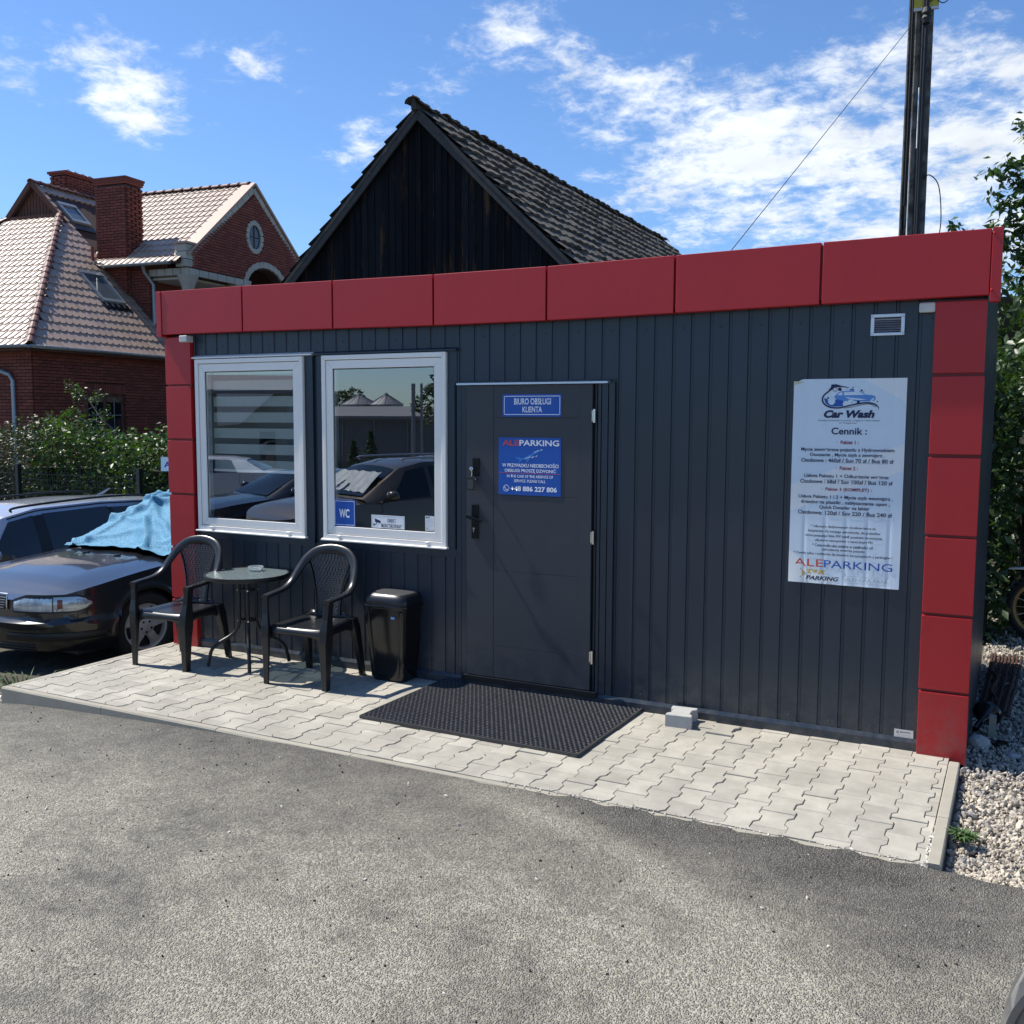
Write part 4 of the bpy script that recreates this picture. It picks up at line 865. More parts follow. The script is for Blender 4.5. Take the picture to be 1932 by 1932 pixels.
MB().lathe([(.298, TH-.030), (.309, TH-.034), (.314, TH-.016), (.312, TH-.002), (.307, TH), (.299, TH-.003), (.299, TH-.012)], 64).obj('rim', 'blackrough', tb, smooth=True)
tb.children[1].data.polygons  # rim ring
for k in range(4):
    a = -PI/4+k*PI/2; c_, s_ = math.cos(a), math.sin(a)
    prof = [(.062, TH-.03), (.062, .55), (.062, .40), (.064, .335), (.085, .280), (.130, .235), (.215, .185), (.265, .140), (.284, .085), (.300, .012)]
    MB().tube(bez([(r*c_, r*s_, z) for r, z in prof], 4), .0138, 10).obj('leg', 'blackrough', tb, smooth=True)
    for z in (.352, .585): MB().lathe([(0, 0), (.006, 0), (.006, .006), (0, .007)], 8, (0, 0, 0)).obj('bolt', 'chrome', tb).matrix_local = Matrix.Translation((.073*c_, .073*s_, z)) @ Vector((c_, s_, 0)).to_track_quat('Z', 'Y').to_matrix().to_4x4()
def annulus(r0, r1, z0, z1, n=40, c=(0, 0)):
    vs = []; fs = []
    for k in range(n):
        a = 2*PI*k/n; ca, sa = math.cos(a), math.sin(a)
        vs += [(c[0]+r0*ca, c[1]+r0*sa, z0), (c[0]+r1*ca, c[1]+r1*sa, z0), (c[0]+r1*ca, c[1]+r1*sa, z1), (c[0]+r0*ca, c[1]+r0*sa, z1)]
    for k in range(n):
        i, j = 4*k, 4*((k+1) % n); fs += [(i, j, j+1, i+1), (i+1, j+1, j+2, i+2), (i+2, j+2, j+3, i+3), (i+3, j+3, j, i)]
    return MB().add(vs, fs)
for z in (.345, .578): annulus(.030, .056, z, z+.014).obj('ring', 'blackrough', tb)
mb = MB()
for k in range(4):
    a = k*PI/2+.4; mb.obox((.145*math.cos(a), .145*math.sin(a), TH-.022), (.14*math.cos(a), .14*math.sin(a), 0), (-.009*math.sin(a), .009*math.cos(a), 0), (0, 0, .004))
mb.obj('cross_bar', 'blackrough', tb)
# ashtray of cut glass
def clear():
    m, t, b = M_new('clear_glass'); b.inputs['Base Color'].default_value = (.80, .84, .84, 1); b.inputs['Roughness'].default_value = .06; b.inputs['Transmission Weight'].default_value = .75; b.inputs['IOR'].default_value = 1.5; return m
M['clearglass'] = clear()
ash = MB().lathe([(0, .004), (.040, .004), (.045, .008), (.052, .030), (.057, .031), (.060, .028), (.056, .004), (.050, 0), (0, 0)], 24, (0, 0, 0)).obj('ashtray', 'clearglass', None, smooth=True, ang=30)
ash.location = (TX-.03, TY+.13, TH+.0005); tag(ash, 'round clear glass ashtray standing on the bistro table', 'ashtray')
# ------------------------------------------------------------------ bin
bn = thing('rubbish_bin', 'tall black plastic swing lid bin beside the door mat', 'bin', (.650, -.082, 0), .02)
def sel(a, b, n=40, e=5.0):
    R = []
    for k in range(n):
        q = 2*PI*k/n; c_, s_ = math.cos(q), math.sin(q); R.append((a*math.copysign(abs(c_)**(2/e), c_), b*math.copysign(abs(s_)**(2/e), s_)))
    return R
def rings(spec, n=48, e=5): return [[(x, y, z) for x, y in sel(a, b, n, e)] for a, b, z in spec]
MB().loft(rings([(.128, .105, 0), (.136, .112, .006), (.140, .116, .02), (.158, .134, .30), (.176, .152, .545)])).obj('body', 'blackgloss', bn, smooth=True, ang=50)
for s_ in (-1, 1):   # shallow flutes on the front corners
    mb = MB(); P = []
    for k in range(9):
        z = .03+.49*k/8; a = .140+.036*k/8; b = .116+.036*k/8; P.append([(s_*a*.93, -b*.985+.003, z), (s_*a*.80, -b*1.006, z), (s_*a*.76, -b*1.004, z), (s_*a*.72, -b*.995+.003, z)])
    mb.grid(P).obj('rib', 'blackgloss', bn, smooth=True)
MB().loft(rings([(.176, .152, .535), (.188, .166, .538), (.192, .170, .550), (.188, .166, .560), (.180, .158, .562)])).obj('rim', 'blackgloss', bn, smooth=True, ang=50)
MB().loft(rings([(.181, .159, .561), (.182, .160, .585), (.176, .152, .608), (.160, .136, .628), (.150, .128, .634)], 48, 4.5), False).obj('lid_hood', 'black', bn, smooth=True, ang=60)
MB().loft(rings([(.150, .128, .634), (.146, .124, .633), (.143, .121, .637), (.10, .09, .641), (.03, .03, .643)], 48, 4.2)).obj('swing_lid', 'rubber', bn, smooth=True, ang=25)
MB().box(.062, .094, -.1515, -.1495, .466, .484).obj('sticker', 'midblue', bn); o = txt(bn, 'lettering', 'Plastix', .078, .475, .025, .008, 'white', -.1519, .02)
# ------------------------------------------------------------------ rubber ring mat
mt = thing('door_mat', 'black perforated rubber ring mat lying in front of the grey door', 'door mat', (0, 0, 0))
c00, c10, c11, c01 = [Vector(p) for p in ((1.000, -.995, 0), (2.497, -1.012, 0), (2.515, -.010, 0), (1.012, -.005, 0))]
def mp_(a, b): return c00*(1-a)*(1-b)+c10*a*(1-b)+c11*a*b+c01*(1-a)*b
mb = MB(); NX, NY = 47, 36; dx, dy = 1/NX, 1/NY; H = .021
for j in range(NY):
    for i in range(NX):
        cxx = (i+.5+(.25 if j % 2 else -.25))*dx; cyy = (j+.5)*dy
        out_ = []; inn = []
        hx_ = [(0, 1/1.5), (.5, 1/3), (.5, -1/3), (0, -1/1.5), (-.5, -1/3), (-.5, 1/3)]
        for k in range(6):
            a, b = hx_[k]; out_.append((cxx+a*dx, cyy+b*dy))
        for k in range(6):
            q = PI/2-k*PI/3; inn.append((cxx+.385*dx*math.cos(q), cyy+.47*dy*math.sin(q)))
        jz = rng.normal(0, .0006); raised = H
        f = lambda p, z: tuple(mp_(min(1, max(0, p[0])), min(1, max(0, p[1])))[:2])+(z,)
        vs = [f(p, H-.004+jz) for p in out_]+[f(((o_[0]*.45+n_[0]*.55), (o_[1]*.45+n_[1]*.55)), raised+jz) for o_, n_ in zip(out_, inn)]+[f(p, H-.003+jz) for p in inn]+[f(p, .004) for p in inn]
        fs = []
        for k in range(6):
            k2 = (k+1) % 6; fs += [(k, 6+k, 6+k2, k2), (6+k, 12+k, 12+k2, 6+k2), (12+k, 18+k, 18+k2, 12+k2)]
        mb.add(vs, fs)
me = mb.mesh('mat'); link('perforated_sheet', me, 'rubber', mt, kind='stuff')
mb = MB()
for a, b in ((c00, c10), (c10, c11), (c11, c01), (c01, c00)): mb.bar(a+Vector((0, 0, .0105)), b+Vector((0, 0, .0105)), .010, .021)
mb.obj('rim', 'rubber', mt)
M['matfloor'] = mat('mat_hole_shade', (.010, .010, .009), .95, var=.2)  # near-black sheet deepens the mat holes, their shade is in its colour
MB().add([tuple(mp_(*p)[:2])+(.003,) for p in ((0,0),(1,0),(1,1),(0,1))], [(0,1,2,3)]).obj('hole_shade', 'matfloor', mt)
# ------------------------------------------------------------------ loose H block standing by the wall
M['block'] = mat('loose_block', (.40, .395, .37), .85, var=.12, vs=14, bump=.0016, bs=90)
pb = MB().prism([(a, b) for a, b in hpoly(0, 0)], 0, .078, 'z', .004).obj('loose_paving_block', 'block', None)
pb.location = (2.822, -.140, .001); pb.rotation_euler = (0, 0, math.radians(5)); tag(pb, 'single loose concrete paving block lying on the paving against the dark wall', 'paving block')
# ------------------------------------------------------------------ cars
def paint(name, col, metal=.3, rough=.28):
    m = mat(name, col, rough, metal, var=.03, vs=3, coat=1.0, coord='Object'); return m
M['carblack'] = paint('black_car_paint', (.006, .006, .008), .1, .3); M['carsilver'] = paint('silver_car_paint', (.42, .45, .50), .55, .35); M['cargrey'] = paint('grey_car_paint', (.17, .18, .185), .5, .35); M['carbrown'] = paint('bronze_car_paint', (.15, .12, .088), .5, .3); M['carwhite'] = paint('white_car_paint', (.70, .71, .72), .0, .3); M['cardark'] = paint('slate_car_paint', (.030, .034, .045), .45, .3)
def carglass():
    m, t, b = M_new('car_window_glass'); b.inputs['Base Color'].default_value = (.012, .016, .018, 1); b.inputs['Roughness'].default_value = .03; b.inputs['Specular IOR Level'].default_value = .8; return m
M['carglass'] = carglass(); M['lens'] = mat('lamp_lens', (.48, .52, .54), .14, .3, var=.55, vs=16, spec=.9, coat=1, sc=(1, 1, .3), bump=.004, bs=22); M['amber'] = mat('amber_lens', (.22, .075, .05), .25, .2, var=.1); M['lensclear'] = mat('clear_lens', (.42, .45, .46), .1, .4, var=.3, vs=16, coat=1)
M['rim'] = mat('alloy_rim', (.52, .49, .45), .42, .25, var=.12, vs=9); M['tyre'] = mat('tyre_rubber', (.018, .018, .018), .78, var=.25, vs=14, bump=.001, bs=60)
SPL = 5
def wheel(parent, x, y, R, rimR, side, spokes=5, lite=False, steer=0):
    wv = bpy.data.objects.new('wheel', None); C.objects.link(wv); wv.parent = parent; wv.location = (x, y, R); wv.rotation_euler = (0, 0, steer)
    s_ = side; hwid = .10
    prof = [(rimR, -hwid*.8), (rimR+.012, -hwid), (R-.04, -hwid*1.05), (R-.012, -hwid*.9), (R, -hwid*.68), (R, hwid*.68), (R-.012, hwid*.9), (R-.04, hwid*1.05), (rimR+.012, hwid), (rimR, hwid*.8)]
    MB().lathe(prof, 56 if not lite else 28, axis='y').obj('tyre', 'tyre', wv, smooth=True, ang=50)
    if not lite:
        mb = MB()
        for k in range(72):
            a = 2*PI*k/72
            for yy in (-.072, -.03, .03, .072): mb.obox(((R+.0008)*math.cos(a+(yy*1.2)), yy, (R+.0008)*math.sin(a+yy*1.2)), (-.009*math.sin(a), 0, .009*math.cos(a)), (0, .014, 0), (.004*math.cos(a), 0, .004*math.sin(a)))
        mb.obj('tread', 'tyre', wv, kind='stuff')
    # alloy: barrel ring, hub and wide spokes
    yo = s_*hwid*.86
    MB().lathe([(rimR+.006, yo), (rimR+.004, yo-s_*.004), (rimR-.016, yo-s_*.012), (rimR-.022, yo-s_*.05), (rimR-.03, -yo), (rimR+.006, -yo)], 40 if not lite else 20, axis='y').obj('rim', 'rim', wv, smooth=True, ang=40)
    mb = MB(); r1 = rimR-.014
    for k in range(spokes):
        a = 2*PI*k/spokes+.35; pts = []
        for (r, w_, d) in ((.045, .078, -.004), (.10, .086, -.002), (.145, .088, -.008), (r1, .135, -.016)):
            c_ = Vector((math.cos(a), 0, math.sin(a)))*r; t_ = Vector((-math.sin(a), 0, math.cos(a))); yv = Vector((0, yo+s_*d, 0)); bk_ = Vector((0, -s_*.022, 0))
            pts.append([c_+t_*w_/2+yv+bk_, c_+t_*w_*.38+yv, c_-t_*w_*.38+yv, c_-t_*w_/2+yv+bk_])
        mb.loft(pts)
    me = mb.mesh('sp'); fixn(me); link('spokes', me, 'rim', wv, kind='stuff', bevel=0)
    MB().lathe([(0, yo+s_*.002), (.068, yo+s_*.000), (.078, yo-s_*.006), (.08, yo-s_*.03), (0, yo-s_*.03)], 30, axis='y').obj('hub', 'rim', wv, smooth=True, ang=40)
    if not lite:
        for k in range(5):
            a = 2*PI*(k+.5)/5+.35; MB().lathe([(0, yo+s_*.0015), (.0115, yo+s_*.0015), (.0115, yo-s_*.002), (0, yo-s_*.002)], 12, (.052*math.cos(a), 0, .052*math.sin(a)), 'y').obj('bolt_hole', 'black', wv)
    MB().lathe([(0, yo-s_*.055), (rimR-.02, yo-s_*.055), (rimR-.02, yo-s_*.06), (0, yo-s_*.06)], 24, axis='y').obj('brake_disc', 'blackrough', wv)
    return wv
def car(name, label, cat, loc, rz, p, lite=False):
    t = thing(name, label, cat, loc, rz, p.get('group'))
    Lh = p['L']/2; Wd = p['W']/2; R = p['R']; rimR = p['rim']; xf, xr = p['xf'], p['xr']; sill = p['sill']; paintm = p['paint']
    fr = p.get('front', [(1.0, 0), (.995, .35), (.965, .62), (.915, .80), (.84, .92), (.70, .985), (.4, 1.0)]); re = p.get('rear', [(-.5, .99), (-.8, .955), (-.93, .86), (-.98, .66), (-.997, .35), (-1, 0)])
    op = bez([(a*Lh, b*Wd, 0) for a, b in fr+[(0, 1.0)]+re], 9 if lite else 14)
    zb = lambda x: float(np.interp(x, [a for a, _ in p['belt']], [b for _, b in p['belt']]))
    def zbs(x): return (zb(x-.12)+zb(x)+zb(x+.12))/3
    AR = R+.045; nv_ = 20 if not lite else 12
    def off(x, z, f):   # f = frontness
        o = -.055*((z-.52)/.4)**2 if z < .52 else -.045*((z-.52)/.42)**1.5
        e = sstep(1.05, Lh-.45, abs(x)); o += e*(.045*(1-sstep(.47, .50, z)) if z > .05 else 0)-.02*e*(1-sstep(.18, .30, z))
        o -= .010*math.exp(-((z-.60)/.012)**2)*(1-e)*p.get('crease', 1)
        return o
    L_ = []
    for i, q in enumerate(op):
        d = (op[min(i+1, len(op)-1)]-op[max(i-1, 0)]).normalized(); nrm = Vector((-d.y, d.x, 0))*(-1 if True else 1)
        if nrm.x*q.x < 0 and abs(q.x) > Lh*.9: nrm = -nrm
        if nrm.y < 0 and abs(q.x) < Lh*.9: nrm = -nrm
        zl = sill+.03*sstep(Lh-.6, Lh, abs(q.x)); lowz = zl
        for xw in (xf, xr):
            if abs(q.x-xw) < AR: lowz = max(lowz, R+math.sqrt(AR*AR-(q.x-xw)**2))
        ztop = zbs(q.x); row = []
        for j in range(nv_+1):
            z = lowz+(ztop-lowz)*(j/nv_)
            o = off(q.x, z, 0)
            for xw in (xf, xr):
                dd = math.hypot(q.x-xw, z-R); o += .016*math.exp(-((dd-AR-.02)/.03)**2) if abs(q.y) > Wd*.7 else 0
            row.append((q.x+nrm.x*o, q.y+nrm.y*o, z))
        L_.append(row)
    full_ = L_+[[(a, -b, c_) for a, b, c_ in r] for r in L_[::-1][1:-1]]
    mb = MB().grid(full_, closeu=True)
    # deck: bonnet, roof base and boot
    cr = p.get('crown', .05)
    P = []
    nc = 12
    for r in L_:
        a, b, z = r[-1]; row = []
        for k in range(nc+1):
            s_ = 1-2*k/nc; up = cr*(1-abs(s_)**2.2)*sstep(0, .35, b)*(sstep(Lh, Lh-.5, a) if a > 0 else 1)
            crease = .012*math.exp(-((abs(s_)-.62)/.10)**2)*sstep(Lh-.1, Lh-.6, a)*(1 if a > .3 else 0)
            row.append((a, b*s_, z+up+crease))
        P.append(row)
    mb.grid(P)
    me = mb.mesh('body', True, 32); fixn(me); link('body', me, paintm, t)
    MB().box(-Lh+.25, Lh-.3, -Wd+.10, Wd-.10, sill-.02, zb(0)-.25).obj('underbody', 'blackrough', t)
    mb = MB()
    # greenhouse
    gh = p['gh']   # (x, z_roof, halfwidth_roof) polyline from windscreen foot to rear foot; first and last are at belt
    bw = p.get('beltw', .955)*Wd
    xs_ = [g[0] for g in gh]
    dense = []
    for i in range(len(gh)-1):
        n = 6 if not lite else 4
        for k in range(n): dense.append(tuple(gh[i][m_]*(1-k/n)+gh[i+1][m_]*k/n for m_ in range(3)))
    dense.append(gh[-1])
    zx = lambda x: (float(np.interp(-x, [-d[0] for d in dense], [d[1] for d in dense])), float(np.interp(-x, [-d[0] for d in dense], [d[2] for d in dense])))
    def side(x, v, s_=1, o=0):
        zr, hw = zx(x); z0 = zbs(x)-.01; b0 = bw*(1 if abs(x) < 1.2 else 1-.10*sstep(1.2, 2.0, abs(x))); z = z0+(zr-z0)*v; y = b0+(hw-b0)*v+.025*math.sin(PI*v)
        return (x, s_*(y+o), z+o*.3)
    rows = []
    for d in dense:
        x = d[0]; rr = [side(x, k/6) for k in range(7)]; hw = d[2]; zr = d[1]
        rr += [(x, hw*math.cos(q*PI/2/5)*(.97), zr+.035*math.sin(q*PI/2/5)) for q in (1, 2, 3, 4)] if d[1]-zbs(x) > .15 else [(x, hw*(1-q/5), zr) for q in (1, 2, 3, 4)]
        rr += [(x, 0, zr+(.04 if d[1]-zbs(x) > .15 else 0))]; rows.append(rr+[(a, -b, c_) for a, b, c_ in rr[::-1][1:]])
    me = MB().grid(rows).mesh('cab', True, 28); fixn(me); link('cabin', me, paintm, t)
    # windscreen and rear screen follow the slope
    def screen(i0, i1, nm, m0=.07, m1=.06):
        a, b = gh[i0], gh[i1]; P = []
        for k in range(7):
            v = m0+(1-m0-m1)*k/6; x = a[0]+(b[0]-a[0])*v; zr, hw = zx(x); row = []
            for q in range(11):
                s_ = 1-2*q/10; w_ = (hw-.05)*s_; row.append((x+(.012 if a[0] > 0 else -.012)+.0*abs(s_), w_, zr+.040*(1-abs(s_)**2)*sstep(0, .5, v)+.014))
            P.append(row)
        MB().grid(P).obj(nm, 'carglass', t, smooth=True)
    screen(0, 1, 'windscreen'); screen(len(gh)-1, len(gh)-2, 'rear_screen')
    for s_ in (1, -1):
        for wdw in p['wins']:     # (xb_front, xb_rear, xt_front, xt_rear, v0, v1)
            a, b, c_, d, v0, v1 = wdw; P = []
            for k in range(9):
                u = k/8; row = []
                for q in range(7):
                    v = q/6; x = (a+(b-a)*u)*(1-v)+(c_+(d-c_)*u)*v; row.append(side(x, v0+(v1-v0)*v, s_, .006))
                P.append(row)
            MB().grid(P).obj('side_window', 'carglass', t, smooth=True)
        if p.get('darkpillars'):
            wn = p['wins']
            for q in range(len(wn)-1):
                a, b, c_, d = wn[q][1], wn[q+1][0], wn[q][3], wn[q+1][2]; P = [[side(x0+(x1-x0)*k/2, v, s_, .009) for k in range(3)] for x0, x1, v in [((a+.01)*(1-v)+(c_+.01)*v, (b-.01)*(1-v)+(d-.01)*v, v) for v in (.05, .3, .6, .86)]]
                MB().grid(P).obj('door_pillar', 'blackrough', t, smooth=True)
        # door mirror
        if p.get('mirror'):
            mx_, mz = p['mirror']; y0 = s_*(bw+.02)
            R_ = []
            for (f, a_, b_) in ((0, .02, .03), (.08, .07, .055), (.3, .11, .075), (.75, .115, .080), (1, .105, .072)):
                R_.append([(mx_+.09-.12*f, y0+s_*(.10+a_*math.cos(q)*.9), mz+.02+b_*math.sin(q)) for q in [2*PI*k/14 for k in range(14)]])
            me = MB().loft(R_).mesh('m', True, 50); fixn(me); mo = link('mirror', me, paintm, t)
            MB().bar((mx_+.03, y0-s_*.02, mz-.02), (mx_+.02, y0+s_*.06, mz), .05, .03).obj('mirror_arm', 'black', mo)
            MB().lathe([(0, 0), (.062, 0), (.062, .002), (0, .002)], 20).obj('mirror_glass', 'chrome', mo).matrix_local = Matrix.Translation((mx_-.034, y0+s_*.10, mz+.02)) @ Matrix.Diagonal((1, 1.5, 1.05, 1)) @ Vector((-1, 0, 0)).to_track_quat('Z', 'Y').to_matrix().to_4x4()
        for xw in (xf, xr): wheel(t, xw, s_*(Wd-.115), R, rimR, s_, lite=lite, steer=p.get('steer', 0) if xw == xf else 0)
        for xd in p.get('doors', []):   # shut lines, recessed seams drawn as thin dark gaps
            P = []; zt_ = zbs(xd)-.02
            pth = [side_pt for side_pt in []]
            def bp_(z):
                y = Wd+off(xd, z, 0); return (xd, s_*(y+.0012), z)
            path = [bp_(sill+.06+(zt_-sill-.06)*k/10) for k in range(11)]
            MB().tube(path, .0035, 4).obj('door_gap', 'black', t)
    return t, side, zbs, op, off, zx
# nose patch helper: follow plan outline between two arc positions
def nose_patch(op, off, s0, s1, z0, z1, d, n=10, mirror=1, top=None):
    # s measured as y on the nose (metres from the centre line, along outline)
    P = []; arc = [0]
    for i in range(1, len(op)): arc.append(arc[-1]+(op[i]-op[i-1]).length)
    for k in range(n+1):
        s = s0+(s1-s0)*k/n; i = max(1, int(np.searchsorted(arc, s))); f = (s-arc[i-1])/(arc[i]-arc[i-1]); q = op[i-1].lerp(op[i], f)
        dd = (op[min(i+1, len(op)-1)]-op[i-1]).normalized(); nrm = Vector((-dd.y, dd.x, 0)); 
        if nrm.x < 0: nrm = -nrm
        if nrm.y < 0 and q.y > .3 and nrm.x < .3: nrm = -nrm
        row = []
        za = z0 if not callable(z0) else z0(k/n); zb_ = z1 if not callable(z1) else z1(k/n)
        for j in range(7):
            z = za+(zb_-za)*j/6; o = off(q.x, z, 0)+d+.006*math.sin(PI*j/6); row.append((q.x+nrm.x*o, mirror*(q.y+nrm.y*o), z))
        P.append(row)
    return P
sedan = dict(L=4.80, W=1.783, R=.312, rim=.212, xf=1.42, xr=-1.28, sill=.20, paint='carblack', crown=.045, belt=[(-2.4,.84),(-1.9,.95),(-1.0,.945),(.2,.905),(.95,.875),(1.6,.815),(2.1,.735),(2.32,.665),(2.4,.64)],
 gh=[(.98,.915,.70),(.24,1.270,.56),(-.2,1.315,.57),(-.75,1.305,.56),(-1.15,1.25,.56),(-1.62,1.00,.62)], wins=[(.66,-.18,.20,-.22,.06,.90),(-.26,-1.05,-.28,-.85,.06,.90)], doors=[.80,-.22,-1.1], mirror=None, steer=math.radians(-9),
 front=[(1.0, 0), (.993, .30), (.978, .52), (.945, .72), (.885, .88), (.80, .96), (.66, .995), (.4, 1.0)])
hd = math.radians(-92)
def place(pw, xw, yw, hd):    # car origin so that the left front wheel lands at pw
    return (pw[0]-(xw*math.cos(hd)-yw*math.sin(hd)), pw[1]-(xw*math.sin(hd)+yw*math.cos(hd)))
ox, oy = place((-2.48, .42), 1.42, .79, hd)
t, side, zbs, op, off, zx = car('black_saloon', 'old black saloon car parked left of the office under a blue cloth', 'car', (ox, oy, -.335), hd, sedan)
# head lamps with turn signal, grille, bumper
for mr_ in (1, -1):
    lampz0 = lambda u: .565+.004*u; lampz1 = lambda u: .690+.012*u
    me = MB().grid(nose_patch(op, off, .33, 1.03, lambda u: .552+.045*max(0, u-.75)*3, lambda u: .664+.045*min(1, u*5)-.16*max(0, u-.72)**1.3, .002, 16, mr_)).mesh('ls', True, 60); link('lamp_seal', me, 'blackrough', t)
    me = MB().grid(nose_patch(op, off, .34, .70, lambda u: .566-.0*u, lambda u: .650+.036*min(1, u*3), .004, 12, mr_)).mesh('hl', True, 60); link('headlight', me, 'lens', t)
    me = MB().grid(nose_patch(op, off, .71, .86, .566, .688, .005, 8, mr_)).mesh('ts', True, 60); link('turn_signal', me, 'lensclear', t)
    me = MB().grid(nose_patch(op, off, .742, .782, .590, .668, .0095, 4, mr_)).mesh('ta', True, 60); link('amber_bulb_cover', me, 'amber', t)
    me = MB().grid(nose_patch(op, off, .86, 1.02, lambda u: .566+.045*u**2, lambda u: .688-.050*u**2.2, .005, 8, mr_)).mesh('ts2', True, 60); link('side_lens', me, 'lensclear', t)
    for z_ in (.352,): 
        me = MB().grid(nose_patch(op, off, .30, 1.12, z_-.034, z_+.034, .010, 14, mr_)).mesh('st', True, 60); link('bumper_strip', me, 'blackrough', t)
mb = MB().grid(nose_patch(op, off, .0, .27, .57, lambda u: .705, .003, 6, 1)); mb.grid(nose_patch(op, off, .0, .27, .57, lambda u: .705, .003, 6, -1)); go = mb.obj('grille', 'blackrough', t)
for k in range(6):
    z_ = .585+.022*k
    for mr_ in (1, -1): me = MB().grid(nose_patch(op, off, .0, .235+.006*k, z_, z_+.005, .012, 6, mr_)).mesh('gs'); link('slat', me, 'chrome', go)
for mr_ in (1, -1):
    rail = nose_patch(op, off, .262, .275, .57, .708, .013, 2, mr_); link('grille_surround', MB().grid(rail).mesh('g'), 'chrome', t); link('grille_surround', MB().grid(nose_patch(op, off, .0, .275, .702, .712, .013, 6, mr_)).mesh('g'), 'chrome', t)
    for k in range(3): link('air_slot', MB().grid(nose_patch(op, off, .0, .55, .225+.026*k, .238+.026*k, .006, 8, mr_)).mesh('a'), 'blackrough', t)
for yy in (.20, -.25): MB().bar((1.24, yy, .892), (1.20, yy+.05, .902), .03, .012).obj('washer_jet', 'black', t)
# blue cloth spread over the windscreen
M['cloth'] = mat('blue_shade_cloth', (.040, .18, .31), .8, var=.10, vs=60, bump=.0004, bs=90, col2=(.13,.32,.45), c2s=70, c2lo=.42, c2hi=.60)
gh = sedan['gh']; P = []; nu, nv_ = 110, 90
def fold(u, v, a, b, c0, w_, h):      # a crease line a*u+b*v=c0 with bend
    d = a*u+b*v-c0+.05*math.sin(7*u+3*v); return h*math.exp(-(d/(w_*1.6))**2)
for i in range(nu+1):
    u = i/nu; row = []
    for j in range(nv_+1):
        v = j/nv_; yy = .84-1.62*u; x = 1.08+.025*math.sin(u*11)+.012*math.sin(u*31)-(1.45+.06*math.sin(u*9+2))*v
        yy += .03*math.sin(v*5+u*2)*(1-abs(2*u-1))
        zr, hw = zx(min(x, .97)); zz_ = zr+.04*(1-min(1, abs(yy)/hw)**2)*sstep(1.0, .6, x)+.028
        if x > .97: zz_ = zbs(x)+.050*(1-(yy/.85)**2)+.018
        e = max(0, abs(yy)-hw+.01); zz_ -= min(.30, e*1.6)*sstep(1.0, .6, x)
        f = fold(u, v, .9, -.5, .30, .022, .045)+fold(u, v, .75, -.9, .02, .018, .035)+fold(u, v, .25, 1, .62, .02, .045)+fold(u, v, .1, 1, .78, .016, .04)+fold(u, v, -.2, 1, .36, .02, .030)+fold(u, v, .15, 1, .22, .014, .025)+fold(u, v, .3, 1, .95, .018, .035)+fold(u, v, -.5, 1, -.05, .016, .030)+fold(u, v, 1, .35, .88, .02, .03)
        f += .002*math.sin(30*u+12*v)*math.sin(18*v+9*u)+.008*sstep(.08, .0, v)*abs(math.sin(u*26))
        f *= .85; row.append((x+f*.5, yy, zz_+f+.012))
    P.append(row)
cl = MB().grid(P).obj('shade_cloth', 'cloth', None, smooth=True, ang=180); cl.location = (ox, oy, -.335); cl.rotation_euler = (0, 0, hd); tag(cl, 'blue patterned cloth spread over the windscreen of the black saloon', 'cloth')
md = cl.modifiers.new('solid', 'SOLIDIFY'); md.thickness = .004
# silver estate beyond it
estate = dict(L=4.62, W=1.78, R=.315, rim=.215, xf=1.40, xr=-1.22, sill=.20, paint='carsilver', crown=.05, crease=.5, belt=[(-2.35,.98),(-1.0,.965),(.2,.93),(.95,.90),(1.6,.83),(2.1,.74),(2.31,.66)],
 gh=[(1.18,.93,.72),(.42,1.36,.575),(.0,1.44,.57),(-.9,1.46,.565),(-1.75,1.43,.555),(-2.20,1.02,.62)], wins=[(.90,.10,.37,.06,.03,.88),(-.02,-1.02,-.06,-.96,.03,.88),(-1.06,-1.95,-1.00,-1.72,.03,.86)], doors=[.92,.0,-1.0], mirror=(.78,.985), darkpillars=1)
e0 = (-5.99, 1.55)
t2, side2, zbs2, op2, off2, zx2 = car('silver_estate', 'silver estate car with dark windows parked behind the black saloon', 'car', (e0[0], e0[1], -.61), math.radians(-91), estate)
for s_ in (1, -1):
    MB().tube(bez([(.30, s_*.575, 1.415), (.2, s_*.575, 1.47), (-.8, s_*.565, 1.512), (-1.5, s_*.555, 1.497), (-1.66, s_*.55, 1.45)], 6), .014, 8).obj('roof_rail', 'blackrough' if s_ > 0 else 'blackrough', t2, smooth=True)
    pp_ = [side2(x, .955, s_, .004) for x in np.linspace(.36, -1.7, 16)]; MB().tube(pp_, .008, 6).obj('gutter_trim', 'blackrough', t2)
    pp_ = [side2(x, .02, s_, .008) for x in np.linspace(.92, -1.9, 16)]; MB().tube(pp_, .007, 6).obj('waist_trim', 'chrome', t2)
mb = MB().loft([[(-1.35-.16*f+a, b, 1.49+.075*f) for a, b in ((.05*(1-f*.7), 0), (0, .018*(1-f*.8)), (-.05*(1-f*.5), 0), (0, -.018*(1-f*.8)))] for f in (0, .5, 1)]); me = mb.mesh('fin', True, 60); fixn(me); link('roof_aerial', me, 'carsilver', t2)
